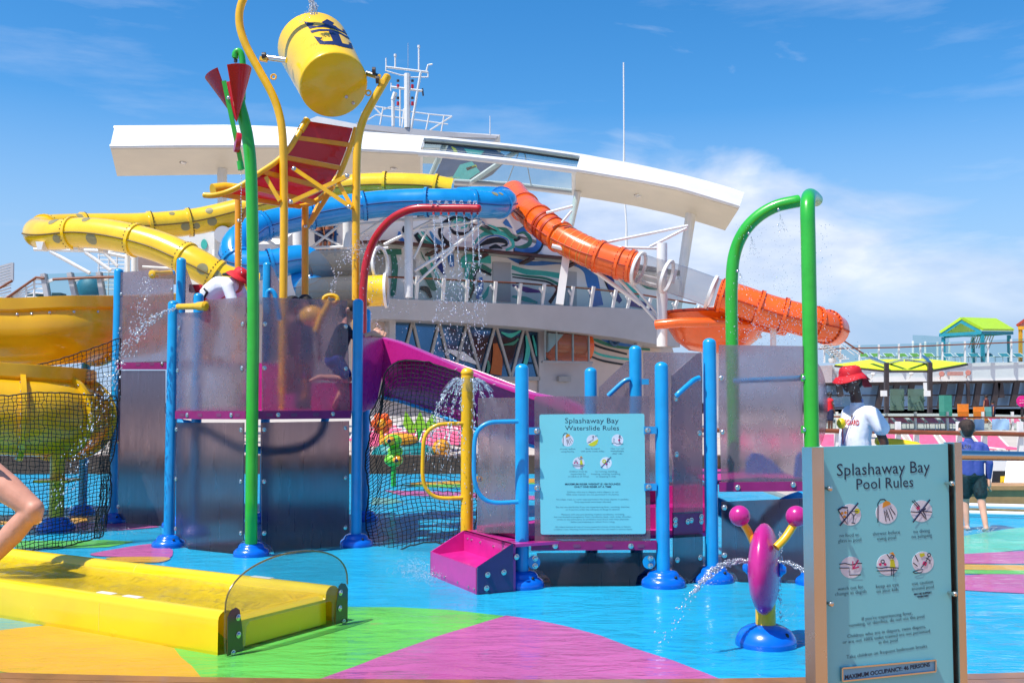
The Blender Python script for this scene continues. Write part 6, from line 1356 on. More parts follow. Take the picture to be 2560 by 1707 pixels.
def line(plane, pts, wpx, mat, parent, off):
    k = (plane.hit(pts[0][0] + 1, pts[0][1]) - plane.hit(pts[0][0], pts[0][1])).length
    return MB().ribbon([plane.hit(x, y, off) for x, y in pts], wpx * k, plane.n, .0003).build('icon_line', mat, parent)
def fillp(plane, pts, mat, parent, off): return MB().prism([plane.hit(x, y, off) for x, y in pts], -plane.n * .0006).build('icon_shape', mat, parent)
def circ(cx_, cy_, r, n=14): return [(cx_ + r * math.cos(2 * math.pi * k / n), cy_ + r * math.sin(2 * math.pi * k / n)) for k in range(n + 1)]
def icon(kind, pl, x, y, r, par, o):
    disc(pl, x, y, r, M['iconwhite'], par, o); s = r / 70.0; K = lambda *p: [(x + a * s, y + b * s) for a, b in p]; ink = M['ink']; o1 = o + .0008; o2 = o + .0016; w = 4.5 * s
    if kind == 'shower':
        line(pl, K((-55, 62), (-55, -60), (-40, -85), (-15, -88), (0, -76)), 6 * s, ink, par, o1); fillp(pl, K((-25, -32), (30, -58), (20, -72), (0, -80), (-20, -66)), M['iconorange'], par, o2)
        for a, b, c, d in ((-15, -15, -2, 55), (0, -20, 22, 50), (15, -28, 42, 40), (25, -35, 58, 12), (-5, -10, 6, 30)): line(pl, K((a, b), (c, d)), w, ink, par, o1)
    elif kind == 'slide':
        fillp(pl, K((-52, 46), (66, -18), (68, 5), (55, 40), (25, 64), (-10, 69), (-38, 58)), M['iconyellow'], par, o1); line(pl, circ(x + 8 * s, y - 45 * s, 9 * s), w, ink, par, o2); line(pl, K((8, -36), (6, -8), (-25, 8), (-40, 20)), w, ink, par, o2); line(pl, K((30, -50), (60, -60)), w, ink, par, o2); line(pl, K((-60, 30), (-40, 15), (-20, 20)), w, ink, par, o2)
    elif kind == 'run':
        line(pl, circ(x + 28 * s, y - 52 * s, 8 * s), w, ink, par, o2); line(pl, K((28, -44), (22, -10), (20, 40)), w, ink, par, o2); line(pl, K((10, -35), (28, -38), (50, -20)), w, ink, par, o2); fillp(pl, K((10, -12), (34, -10), (30, 10), (8, 8)), M['iconpink'], par, o2); line(pl, K((-70, 42), (-40, 25), (-10, 42), (70, 44)), w, ink, par, o2); line(pl, K((-50, -20), (-35, -10)), w, ink, par, o2); line(pl, K((-52, 5), (-35, 5)), w, ink, par, o2); line(pl, K((20, 10), (40, 40)), w, ink, par, o2)
    elif kind == 'eye':
        fillp(pl, K((18, -35), (40, -35), (52, 22), (16, 24)), M['iconyellow'], par, o1); line(pl, circ(x + 30 * s, y - 52 * s, 10 * s), w, ink, par, o2); fillp(pl, K((10, -72), (35, -82), (52, -50), (40, -62)), M['iconorange'], par, o2); line(pl, K((18, -38), (-5, -68)), w, ink, par, o2); line(pl, K((26, 24), (26, 72)), w, ink, par, o2); line(pl, K((40, 24), (40, 78)), w, ink, par, o2)
        line(pl, circ(x - 32 * s, y - 20 * s, 11 * s), w, ink, par, o2); fillp(pl, circ(x - 48 * s, y - 2 * s, 9 * s)[:-1], M['iconpink'], par, o2); fillp(pl, circ(x - 16 * s, y - 2 * s, 9 * s)[:-1], M['iconpink'], par, o2); line(pl, K((-75, 18), (-40, 24), (0, 16), (70, 22)), w, ink, par, o2); line(pl, K((-70, 40), (0, 38), (60, 36)), w, ink, par, o2)
    elif kind == 'norun':
        line(pl, circ(x - 20 * s, y - 20 * s, 17 * s), 14 * s, M['iconyellow'], par, o1); line(pl, circ(x + 28 * s, y - 45 * s, 9 * s), w, ink, par, o2); line(pl, K((26, -36), (10, 10), (14, 60)), w, ink, par, o2); line(pl, K((20, -25), (48, -10)), w, ink, par, o2); fillp(pl, K((-4, 2), (22, 6), (16, 24), (-6, 18)), M['iconpink'], par, o2); line(pl, K((62, -72), (-58, 54)), 8 * s, M['navy'], par, o2 + .0006)
    elif kind == 'nofood':
        fillp(pl, K((-72, -28), (-20, -38), (-22, 60)), M['iconwhite'], par, o1); line(pl, K((-80, -30), (-50, -48), (-15, -45)), 8 * s, ink, par, o2); line(pl, K((-76, -24), (-18, 62), (-16, -36)), w, ink, par, o2)
        for a, b in ((-52, -10), (-30, -14), (-36, 12)): fillp(pl, circ(x + a * s, y + b * s, 9 * s)[:-1], M['iconorange'], par, o2)
        line(pl, K((0, -20), (24, 8), (50, -22), (0, -20)), w, ink, par, o2); line(pl, K((24, 8), (18, 52), (8, 52), (32, 56)), w, ink, par, o2); fillp(pl, circ(x + 46 * s, y - 24 * s, 17 * s)[:-1], M['iconyellow'], par, o2); line(pl, K((52, -76), (-66, 70)), 8 * s, M['navy'], par, o2 + .0006)
    elif kind == 'nodive':
        line(pl, K((-60, -66), (-18, -20)), w, ink, par, o2); line(pl, K((-48, -70), (-8, -26)), w, ink, par, o2); fillp(pl, K((-34, -22), (-18, -34), (-8, -16), (-24, -6)), M['iconpink'], par, o2); line(pl, K((-14, -10), (20, 40), (32, 56), (26, 26), (0, -14)), w, ink, par, o2); line(pl, K((-70, 4), (-30, 8), (10, 0), (68, 6)), w, ink, par, o2); fillp(pl, K((10, -10), (30, -22), (28, -8), (14, -2)), M['navy'], par, o2); line(pl, K((56, -74), (-54, 72)), 8 * s, M['navy'], par, o2 + .0006)
    elif kind == 'depth':
        line(pl, K((-76, -20), (-40, -26), (0, -16), (40, -26), (72, -26)), w, ink, par, o2); line(pl, K((-74, 4), (-12, 4), (-10, 50), (64, 48)), w, ink, par, o2); line(pl, K((48, -48), (14, 8)), 7 * s, M['iconpink'], par, o2); line(pl, K((12, -40), (12, 10), (52, -4)), 7 * s, M['iconpink'], par, o2)
    elif kind == 'slip':
        line(pl, circ(x + 40 * s, y - 48 * s, 10 * s), w, ink, par, o2); line(pl, K((38, -38), (16, 0), (-14, 40)), w, ink, par, o2); line(pl, K((20, -30), (48, -10), (44, 10)), w, ink, par, o2); fillp(pl, K((6, -8), (28, 0), (20, 24), (-4, 14)), M['iconpink'], par, o2); fillp(pl, K((-22, -56), (8, -60), (14, -44), (-14, -32)), M['iconyellow'], par, o2); line(pl, K((-52, -48), (-30, -6)), w, ink, par, o2); line(pl, K((-62, 4), (-34, 26)), w, ink, par, o2); line(pl, K((-64, 62), (-30, 50), (0, 46), (-10, 66), (-50, 72), (-64, 62)), w, ink, par, o2)
# --- slide rules board on the platform
rs = thing('slide_rules_sign', 'turquoise waterslide rules board fixed on the frosted panel between blue posts', 'sign', pIJ.hit(1480, 1335))
q4 = [(1348.6, 1035.7), (1611, 1033.5), (1614.6, 1334), (1351.7, 1335.5)]; rd_ = []
for i in range(4):
    p, a, c = V((*q4[i], 0)), V((*q4[i - 1], 0)), V((*q4[(i + 1) % 4], 0))
    for k in range(5):
        t_ = k / 4; s0 = p + (a - p).normalized() * 6; s1 = p + (c - p).normalized() * 6; rd_.append((s0.lerp(p, t_)).lerp(p.lerp(s1, t_), t_))
MB().prism([pIJ.hit(p.x, p.y, .037) for p in rd_], -pIJ.n * .006).build('board', M['signteal'], rs)
def s6(x, y): return (1320 + x / 4.48, 1000 + y / 4.48)
def T6(s, x, y, w, bold=0.0): text(s, pIJ, *s6(x, y), w / 4.48, M['ink'], rs, bold, .0376)
T6('Splashaway Bay', 715, 232, 600, .006); T6('Waterslide Rules', 717, 314, 605, .006)
for kd, x, y in (('shower', 445, 452), ('slide', 722, 452), ('run', 1002, 448), ('eye', 567, 703), ('norun', 872, 703)): icon(kd, pIJ, *s6(x, y), 66 / 4.48, rs, .0376)
for a in (('shower before', 444, 545, 170), ('using facility', 444, 574, 145), ('face forward', 722, 543, 155), ('with arms inside slides', 722, 571, 260), ('clear run out', 1000, 541, 150), ('immediately', 1000, 569, 145), ('after ride', 1000, 597, 108), ('children must be', 563, 797, 200), ('supervised by', 563, 825, 165), ('an adult at all times', 565, 853, 230),
          ('no running, standing,', 875, 797, 245), ('kneeling, rotating, tumbling,', 873, 825, 325), ('or stopping in slide', 873, 853, 220), ('Children who are in diapers, swim diapers, or not', 725, 1027, 575), ('100% toilet trained  are not permitted in the facility.', 725, 1055, 590), ('No tubes, mats, or swim vests permitted. No loose objects in pockets.', 725, 1110, 810), ('Only approved swimwear allowed.', 725, 1138, 410),
          ('Do not use the facility if you are experiencing fever, vomiting, diarrhea,', 727, 1195, 825), ('or if you are under the influence of drugs or alcohol.', 727, 1223, 605), ('Persons with any pre-existing medical conditions, including', 727, 1278, 700), ('but not limited to pregnancy, heart conditions, back, neck, knee, shoulder,', 727, 1305, 865), ('wrists or any joint pains, or problems must check with their physician', 727, 1333, 805),
          ('before participating or refrain from riding.', 727, 1361, 490), ('All riders assume all risk of injury caused by misuse of the slide or failure', 727, 1417, 840), ('to follow rules. Warning! Failure to follow the rules can result in serious injury.', 729, 1445, 880)): T6(*a)
T6('MAXIMUM RIDER WEIGHT IS 100 POUNDS', 725, 940, 620, .02); T6('ONLY ONE RIDER AT A TIME', 725, 970, 415, .02)
# --- pool rules pillar sign at the right
ang = math.radians(26); S0 = P(2046, 1118, 4.03); S0.z = 0; pS = Plane((S0.x, S0.y), (S0.x + math.cos(ang), S0.y + math.sin(ang)))
ps = thing('pool_rules_sign', 'tall teal pool rules sign in a brushed steel frame at the right foreground', 'sign', V((S0.x + .3, S0.y + .15, 0)))
ztop = pS.hit(2046, 1117).z; uE = (pS.hit(2374, 1300) - S0).dot(pS.u)
def sp_(u, z, o=0): return V((S0.x, S0.y, z)) + pS.u * u + pS.n * o
MB().prism([sp_(0, 0.05), sp_(uE, .05), sp_(uE, ztop), sp_(0, ztop)], -pS.n * .02).build('face', M['signpool'], ps)
zt_ = ztop
MB().prism([sp_(-.06, 0.03, .03), sp_(-.001, 0.03, .03), sp_(-.001, zt_, .03), sp_(-.06, zt_, .03)], -pS.n * .055).build('frame_post', M['steel'], ps)
MB().prism([sp_(uE + .016, 0.03, .02), sp_(uE + .058, 0.03, .02), sp_(uE + .058, zt_ + .006, .02), sp_(uE + .016, zt_ + .006, .02)], -pS.n * .055).build('frame_post', M['steel'], ps)
MB().prism([sp_(uE + .001, 0.03, -.01), sp_(uE + .016, 0.03, -.01), sp_(uE + .016, zt_, -.01), sp_(uE + .001, zt_, -.01)], -pS.n * .02).build('gap_strip', M['black'], ps)
def s9(x, y): return (1980 + x / 2.541, 1090 + y / 2.541)
for x, y in ((200, 328), (975, 296), (208, 1054), (992, 992)):
    c = pS.hit(*s9(x, y), 0.0); o = MB().lathe([(.006, 0), (.006, .028), (.0105, .028), (.0115, .034), (.009, .04), (.001, .042)], c, pS.n, 14).build('stud', M['steel'], ps)
def T9(s, x, y, w, bold=0.0, mat='ink'): text(s, pS, *s9(x, y), w / 2.541, M[mat], ps, bold, .0008)
T9('Splashaway Bay', 588, 207, 589, .006); T9('Pool Rules', 593, 300, 360, .006)
for kd, x, y in (('nofood', 370, 498), ('shower', 600, 487), ('nodive', 822, 475), ('depth', 375, 832), ('eye', 608, 815), ('slip', 832, 800)): icon(kd, pS, *s9(x, y), 27, ps, .0008)
for a in (('no food or', 365, 627, 122), ('glass in pool', 367, 660, 145), ('shower before', 600, 613, 172), ('using pool', 601, 645, 118), ('no diving', 824, 601, 102), ('no jumping', 825, 632, 126), ('watch out for', 373, 962, 160), ('change in depth', 374, 993, 196), ('keep an eye', 606, 946, 142), ('on your kids', 607, 977, 138), ('use caution', 830, 928, 132), ('around pool', 831, 960, 138),
          ("If you're experiencing fever,", 607, 1140, 320), ('vomiting, or diarrhea, do not use the pool', 606, 1170, 476), ('Children who are in diapers, swim diapers,', 606, 1237, 494), ('or are not 100% toilet trained are not permitted', 606, 1270, 550), ('in the pool', 611, 1300, 118), ('Take children on frequent bathroom breaks', 608, 1365, 508)): T9(*a)
T9('MAY BE SLIPPERY', 832, 997, 112, .02); T9('WHEN WET', 832, 1016, 72, .02)
pq = [(317, 1472), (910, 1420), (910, 1492), (318, 1554)]
MB().prism([pS.hit(*s9(x, y), .006) for x, y in pq], -pS.n * .006).build('plaque', paint('plaque blue', (120, 184, 214), .35), ps)
for i in range(4): MB().bar(pS.hit(*s9(*pq[i]), .008), pS.hit(*s9(*pq[(i + 1) % 4]), .008), .006, .008, pS.n).build('plaque_frame', M['steel'], ps)
text('MAXIMUM OCCUPANCY: 46 PERSONS', pS, *s9(613, 1489), 538 / 2.541, M['ink'], ps, .02, .007)
# steel rail running off to the right
hr = thing('steel_handrail', 'polished steel handrail running right from the pool rules sign', 'handrail', V((2.2, 4.5, 0)))
a, b_ = sp_(uE + .05, 0, -.05), P(2760, 1144, 4.75); a.z = Zh(1137, a.y)
MB().tube([a, b_], .0215, 16).build('tube', M['steel'], hr); MB().tube([V((b_.x, b_.y, 0.03)), b_], .02, 12).build('post', M['steel'], hr)
# ================================================================ people
def skin(name, rgb): return paint(name, rgb, .5, var=.08, scale=12, coat=.1)
SK_D, SK_L, SK_T = skin('deep brown skin', (84, 54, 42)), skin('fair skin', (224, 166, 138)), skin('tanned skin', (176, 112, 82))
HAIR, HAIRB = paint('black hair', (20, 16, 15), .5, var=.3, scale=60, bump=.6, bscale=120), paint('brown hair', (58, 36, 24), .5, var=.3, scale=60, bump=.6, bscale=120)
WSH = paint('white cotton', (232, 234, 240), .8, var=.03, bump=.25, bscale=14); REDC = paint('red cotton', (206, 14, 34), .7, var=.08, bump=.15, bscale=30)
def fuse(name, caps, mat, parent, vox=.012, smooth=5):
    """one continuous surface grown round tapered limbs"""
    mb = MB()
    for p0, p1, r0, r1 in caps:
        p0, p1 = V(p0), V(p1); mb.sph(p0, r0, 14, 9); mb.sph(p1, r1, 14, 9)
        if (p1 - p0).length > 1e-4: mb.tube([p0, p1], [r0, r1], 14)
    me = bpy.data.meshes.new('tmp'); me.from_pydata(mb.v, [], mb.f); o = bpy.data.objects.new('tmp', me); COL.objects.link(o)
    m = o.modifiers.new('r', 'REMESH'); m.mode = 'VOXEL'; m.voxel_size = vox
    s = o.modifiers.new('s', 'SMOOTH'); s.factor = .5; s.iterations = smooth
    dg = bpy.context.evaluated_depsgraph_get(); q = bpy.data.meshes.new_from_object(o.evaluated_get(dg)); bpy.data.objects.remove(o); bpy.data.meshes.remove(me)
    q.name = name; q.polygons.foreach_set('use_smooth', [True] * len(q.polygons)); q.materials.clear(); q.materials.append(mat); return link(name, q, parent)
class Pose:
    """local frame: f forward, l left, z up"""
    def __init__(s, o, face, k=1.0):
        s.k = k; s.o = V(o); s.f = V((math.cos(face), math.sin(face), 0)); s.l = V((-s.f.y, s.f.x, 0))
    def __call__(s, f, l, z): return s.o + (s.f * f + s.l * l + ZZ * z) * s.k
def head_caps(h, up, fw, r=.098):
    """skull, face, jaw, nose and ears around centre h"""
    sd = up.cross(fw).normalized()
    return [(h + up * .02 - fw * .015, h + up * .02 + fw * .01, r, r * .95), (h - up * .03 + fw * .03, h - up * .075 + fw * .045, r * .72, r * .48), (h + fw * .095 + up * .0, h + fw * .108 - up * .028, .012, .017), (h + fw * .08 + up * .03 + sd * .03, h + fw * .08 + up * .03 - sd * .03, .018, .018),
            (h + fw * .088 - up * .062 + sd * .015, h + fw * .088 - up * .062 - sd * .015, .013, .013), (h + sd * .095 - fw * .01, h + sd * .098 - fw * .015 - up * .03, .016, .012), (h - sd * .095 - fw * .01, h - sd * .098 - fw * .015 - up * .03, .016, .012)]
def eyes(h, up, fw, parent, dark=False):
    sd = up.cross(fw).normalized(); w = M['white']
    for s in (1, -1):
        e = h + fw * .084 + up * .012 + sd * .034 * s; a = MB().sph(e, .012, 10, 8).build('eye', w, parent); MB().sph(e + fw * .007, .0075, 8, 6).build('iris', M['black'], a)
def hand(w, d, side, r=.04):
    """palm with five bent fingers; d pointing along the hand, side towards the thumb"""
    d, side = V(d).normalized(), V(side).normalized(); n = d.cross(side); c = [(w, w + d * .075, .027, .034), (w + side * .02 + d * .03, w + d * .085 + side * .025, .016, .018), (w + d * .03 - side * .02, w + d * .085 - side * .025, .016, .016)]
    for k, L in ((-1.5, .055), (-.5, .068), (.5, .072), (1.5, .066)):
        b = w + d * .085 + side * .0165 * k; m = b + d * L * .5 + n * .008; c += [(b, m, .0095, .009), (m, m + d * L * .45 + n * .022, .009, .0075)]
    t = w + d * .025 + side * .03; m = t + side * .028 + d * .028; return c + [(t, m, .012, .0105), (m, m + d * .03 + side * .006, .0105, .0085)]
def hat(h, up, fw, parent, flap=True):
    q = up; mb = MB().lathe([(.001, .118), (.06, .116), (.098, .098), (.112, .06), (.118, .02), (.118, .012), (.001, .012)], h, q, 28); mb.build('hat_crown', REDC, parent, 50)
    n = 28; rows = []; sd = up.cross(fw).normalized()
    for r, z in ((.116, .03), (.15, .012), (.185, -.022), (.185, -.028), (.15, .004), (.112, .022)):
        row = []
        for k in range(n):
            a = 2 * math.pi * k / n; back = max(0, -math.cos(a)); row.append(h + (fw * math.cos(a) + sd * math.sin(a)) * r + up * (z - (.03 if r > .13 else 0) * back * (r - .11) * 16 - .008 * math.sin(a * 3) * (r > .14)))
        rows.append(row)
    MB().loft(rows, True).build('hat_brim', REDC, parent, 60)
    if flap:
        b = h - fw * .10 + up * .0; rows = [[b + sd * (x * .09) - fw * (.03 + .05 * j / 4 + .012 * math.sin(x * 5)) - up * (.03 + .11 * j / 4) for x in (-1, -.5, 0, .5, 1)] for j in range(5)]
        rows2 = [[p - fw * .006 for p in r] for r in rows]; MB().loft(rows).loft(rows2).build('neck_flap', REDC, parent)
from mathutils.bvhtree import BVHTree
def project_text(s, target, c, u, vdir, w, mat, parent, d):
    cu = bpy.data.curves.new('lettering', 'FONT'); cu.body = s; cu.align_x = 'CENTER'; cu.align_y = 'CENTER'; cu.offset = .02; o = bpy.data.objects.new('tmp', cu); COL.objects.link(o); me = bpy.data.meshes.new_from_object(o); bpy.data.objects.remove(o)
    xs_ = [v.co.x for v in me.vertices]; k = w / (max(xs_) - min(xs_)); bv = BVHTree.FromPolygons([v.co for v in target.data.vertices], [p.vertices[:] for p in target.data.polygons])
    for v in me.vertices:
        p = c + u * (v.co.x * k) + vdir * (v.co.y * k * 1.6); hit = bv.ray_cast(p - d * .5, d); v.co = (hit[0] if hit[0] else p) - d * .006
    me.materials.append(mat); return link('lettering', me, parent)
# --- lifeguard in profile at the right
Lx = P(2146, 1000, 10.5); lg = thing('person', 'lifeguard in white shirt and red bucket hat standing in profile facing left', 'person', V((Lx.x, 10.5, 0)))
p = Pose((Lx.x, 10.5, 0), math.pi + .25, 1.045)
hd = p(.075, 0, 1.745); upL = (ZZ + p.f * .12).normalized(); fwL = (p.f - ZZ * .22).normalized()
caps = head_caps(hd, upL, fwL) + [(p(.01, 0, 1.50), p(.05, 0, 1.68), .062, .056), (p(0.02, 0, 1.0), p(0, 0, 1.38), .10, .08), (p(-.01, -.15, 1.42), p(-.01, .15, 1.42), .055, .055)]
for s in (-1, 1):
    caps += [(p(0, .1 * s, .95), p(.03, .11 * s, .52), .092, .062), (p(.03, .11 * s, .52), p(-.01, .11 * s, .09), .062, .04), (p(-.03, .11 * s, .05), p(.16, .12 * s, .035), .04, .03)]
arm = [(p(-.02, .20, 1.42), p(-.10, .26, 1.15), .052, .043), (p(-.10, .26, 1.15), p(-.06, .22, .90), .043, .03), (p(-.02, -.20, 1.42), p(-.06, -.27, 1.14), .052, .043), (p(-.06, -.27, 1.14), p(.16, -.22, 1.02), .043, .03)]
caps += arm + hand(p(-.06, .22, .90), (p.f * .2 - ZZ), p.f) + hand(p(.16, -.22, 1.02), p.f, ZZ)
bd = fuse('body', caps, SK_D, lg, .009, 4); eyes(hd, upL, fwL, lg)
sh = fuse('shirt', [(p(.035, -.06, .93), p(.05, -.06, 1.18), .135, .125), (p(.035, .06, .93), p(.05, .06, 1.18), .135, .125), (p(.05, -.06, 1.18), p(.01, -.10, 1.38), .125, .105), (p(.05, .06, 1.18), p(.01, .10, 1.38), .125, .105), (p(-.01, -.17, 1.425), p(-.01, .17, 1.425), .078, .078), (p(0, 0, 1.44), p(.015, 0, 1.49), .085, .074), (p(-.055, -.09, 1.36), p(-.055, .09, 1.36), .09, .09), (p(-.02, .20, 1.41), p(-.075, .25, 1.29), .08, .083), (p(-.02, -.20, 1.41), p(-.04, -.25, 1.29), .08, .083)], WSH, lg, .011, 4)
fuse('shorts', [(p(0, -.03, .92), p(0, .03, .92), .145, .145), (p(0, -.095, .9), p(.02, -.11, .58), .115, .1), (p(0, .095, .9), p(.02, .11, .58), .115, .1)], REDC, lg, .012)
hat(hd + upL * .028, upL, fwL, lg)
fuse('hair', [(hd - fwL * .05 + upL * .01, hd - fwL * .06 - upL * .05, .075, .055)], HAIR, lg, .01)
dv_ = (p.f * -.55 + V((0, 1, 0)) * .83); dv_.z = 0; dv_.normalize(); ut = V((dv_.y, -dv_.x, 0)); project_text('LIFEGUARD', sh, p(.15, .06, 1.335), ut, ZZ, .22, paint('red print', (200, 40, 50), .6), lg, dv_)
c = P(2143, 1002, 10.3); em = MB().lathe([(.028, -.004), (.028, .004)], c, dv_, 16); o = em.build('shirt_badge', paint('badge blue grey', (110, 140, 190), .5), lg)
bv = BVHTree.FromPolygons([v.co for v in sh.data.vertices], [q.vertices[:] for q in sh.data.polygons]); hit = bv.ray_cast(c - dv_ * .6, dv_)
if hit[0]: o.data.transform(Matrix.Translation(hit[0] - c))
MB().tube(curve([p(.0, .08, 1.49), p(.07, .10, 1.44), p(.15, .085, 1.33), p(.185, .06, 1.2), p(.195, .03, 1.13)], 5), .004, 6).build('lanyard', paint('purple lanyard', (90, 70, 140), .6), lg)
MB().sph(P(2103, 1058, 10.45), .045, 14, 10, (1, 1, 1.2)).build('whistle_float', paint('float yellow', (230, 206, 20), .4), lg); MB().bar(p(.195, .03, 1.13), P(2106, 1052, 10.45), .012).build('cord', M['red'], lg)
rt_ = MB().tube(curve([P(2190, 1100, 10.75), P(2215, 1106, 10.75), P(2255, 1110, 10.7), P(2300, 1118, 10.65)], 5), [.035] + [.05] * 14 + [.04], 12); single(rt_, 'rescue_tube', paint('rescue tube yellow', (240, 196, 6), .4), 'yellow foam rescue tube held behind the lifeguard above the sign', 'rescue tube')
# --- wading boy seen from behind
bx = P(2428, 1100, 13.1).x; by = thing('person', 'boy in blue long sleeved top and dark patterned shorts wading away', 'person', V((bx, 13.1, 0)))
p = Pose((bx, 13.1, 0), math.pi / 2 - .12); hd = p(.03, .045, 1.262); fw = (p.f + p.l * .15).normalized()
caps = head_caps(hd, ZZ, fw, .09) + [(p(0, .02, 1.08), p(.02, .04, 1.2), .045, .043), (p(0, 0, .72), p(0, .01, .98), .08, .07), (p(0, -.12, 1.05), p(0, .13, 1.05), .035, .035)]
caps += [(p(0, .07, .66), p(.06, .07, .36), .068, .046), (p(.06, .07, .36), p(.02, .07, .05), .046, .03), (p(.0, .07, .03), p(.12, .075, .02), .03, .024), (p(0, -.07, .66), p(-.05, -.09, .36), .068, .048), (p(-.05, -.09, .36), p(-.16, -.1, .06), .05, .03), (p(-.17, -.1, .05), p(-.06, -.1, .015), .03, .024)]
caps += [(p(0, -.15, 1.04), p(-.02, -.2, .84), .042, .034), (p(-.02, -.2, .84), p(.02, -.2, .64), .034, .024), (p(0, .16, 1.04), p(.0, .2, .84), .042, .034), (p(0, .2, .84), p(.06, .19, .65), .034, .024)] + hand(p(.02, -.2, .64), -ZZ, p.f) + hand(p(.06, .19, .65), -ZZ, p.f)
fuse('body', caps, SK_L, by, .009, 4); eyes(hd, ZZ, fw, by)
fuse('hair', [(hd + ZZ * .035 - fw * .015, hd + ZZ * .03 + fw * .02, .098, .09), (hd - fw * .035, hd - fw * .035 - ZZ * .045, .08, .062)], HAIRB, by, .009, 4)
BLS = paint('blue rash guard', (66, 82, 158), .7, var=.1, bump=.4, bscale=16)
fuse('rash_guard', [(p(0, -.035, .72), p(0, -.045, .98), .108, .10), (p(0, .035, .72), p(0, .055, .98), .108, .10), (p(0, -.11, 1.05), p(0, .13, 1.05), .058, .058), (p(0, 0, .9), p(0, .01, 1.02), .1, .085), (p(0, .01, 1.06), p(.005, .03, 1.115), .065, .055), (p(0, -.155, 1.03), p(-.02, -.205, .84), .054, .046), (p(-.02, -.205, .84), p(.02, -.203, .665), .046, .036), (p(0, .165, 1.03), p(0, .205, .84), .054, .046), (p(0, .205, .84), p(.055, .193, .675), .046, .036)], BLS, by, .009, 3)
SHM = paint('dark green patterned shorts', (10, 40, 44), .7, var=1.2, scale=34)
fuse('swim_shorts', [(p(0, -.03, .7), p(0, .03, .7), .106, .106), (p(0, .072, .66), p(.045, .075, .46), .09, .082), (p(0, -.072, .66), p(-.035, -.085, .46), .09, .082)], SHM, by, .009, 3)
project_text('LAW', bpy.data.objects[by.name].children[3] if False else [k for k in kids(by) if k.name.startswith('rash')][0], p(-.12, .07, 1.045), V((1, 0, 0)), ZZ, .10, M['ink'], by, V((0, 1, 0)))
# --- lifeguard bending over the tower panel
wx = P(520, 760, 13.75).x; wo = thing('person', 'lifeguard in white shirt, red shorts and red bucket hat bending over the tower panel', 'person', V((wx, 13.75, zu)))
p = Pose((wx, 13.75, zu), -.15); hipz = .80; sh_ = p(.42, 0, 1.03); hd = p(.44, -.03, 1.09); fw = (p.f * .75 - ZZ * .55 - p.l * .2).normalized(); up = (p.f * .5 + ZZ * .8).normalized(); up = (up - fw * up.dot(fw)).normalized()
caps = head_caps(hd, up, fw, .095) + [(p(0, 0, .82), p(.2, 0, .98), .12, .12), (p(.2, 0, .98), p(.38, 0, 1.0), .12, .1), (p(.38, 0, 1.0), p(.42, -.02, 1.04), .06, .05), (p(.36, -.14, .98), p(.36, .14, .98), .06, .06)]
for s in (-1, 1): caps += [(p(0, .09 * s, .8), p(.03, .1 * s, .43), .09, .06), (p(.03, .1 * s, .43), p(-.01, .1 * s, .08), .058, .038), (p(-.03, .1 * s, .045), p(.15, .1 * s, .03), .036, .028), (p(.36, .19 * s, .97), p(.46, .22 * s, .72), .045, .038), (p(.46, .22 * s, .72), p(.56, .16 * s, .55), .036, .026)] + hand(p(.56, .16 * s, .55), p.f * .4 - ZZ, p.l * -s)
fuse('body', caps, SK_T, wo, .010, 4); eyes(hd, up, fw, wo)
fuse('shirt', [(p(.0, -.05, .86), p(.18, -.06, .985), .135, .14), (p(.0, .05, .86), p(.18, .06, .985), .135, .14), (p(.18, -.06, .985), p(.36, -.09, 1.0), .14, .105), (p(.18, .06, .985), p(.36, .09, 1.0), .14, .105), (p(.36, -.17, .98), p(.36, .17, .98), .075, .075), (p(.36, -.2, .97), p(.44, -.22, .78), .075, .07), (p(.36, .2, .97), p(.44, .22, .78), .075, .07)], WSH, wo, .011, 4)
fuse('shorts', [(p(-.03, -.05, .82), p(-.03, .05, .82), .15, .15), (p(-.02, -.09, .78), p(.02, -.1, .5), .115, .1), (p(-.02, .09, .78), p(.02, .1, .5), .115, .1)], REDC, wo, .012)
MB().tube([p(.02, -.16, .95), p(.08, -.2, .90), p(.02, -.2, .8), p(-.08, -.17, .86)], .018, 8).build('hip_pack_strap', M['black'], wo); MB().box(p(-.12, -.1, .96), (.16, .12, .1)).build('hip_pack', REDC, wo)
hat(hd + up * .03, up, fw, wo, False)
fuse('hair', [(hd - fw * .06 + up * .0, hd - fw * .11 + up * .01, .065, .04), (hd - fw * .11 + up * .01, p(.22, -.03, 1.15), .04, .02)], HAIR, wo, .01)
# --- boy climbing behind the frosted panel
bx2 = P(838, 900, 12.0).x; b2 = thing('person', 'boy in navy top and blue shorts kneeling behind the frosted panel', 'person', V((bx2, 12.0, zd)))
p = Pose((bx2, 11.95, zd + .32), .1); hd = p(.16, 0, .84)
caps = head_caps(hd, ZZ, p.f, .088) + [(p(.0, 0, .28), p(.1, 0, .6), .1, .095), (p(.1, 0, .6), p(.15, 0, .76), .05, .045), (p(.1, -.1, .63), p(.1, .1, .63), .05, .05), (p(.02, -.07, .26), p(.16, -.07, .04), .07, .05), (p(.16, -.07, .04), p(-.16, -.07, .06), .048, .032), (p(-.16, -.07, .06), p(-.26, -.07, .02), .03, .022), (p(.02, .07, .26), p(.1, .07, -.05), .07, .05), (p(.1, .07, -.05), p(.0, .07, -.28), .046, .03), (p(.1, -.15, .62), p(.26, -.15, .5), .04, .034), (p(.26, -.15, .5), p(.42, -.1, .56), .034, .024)] + hand(p(.42, -.1, .56), p.f, ZZ) + [(p(.1, .15, .62), p(.28, .15, .5), .04, .034), (p(.28, .15, .5), p(.44, .1, .56), .034, .024)] + hand(p(.44, .1, .56), p.f, ZZ)
fuse('body', caps, SK_L, b2, .010, 4); eyes(hd, ZZ, p.f, b2)
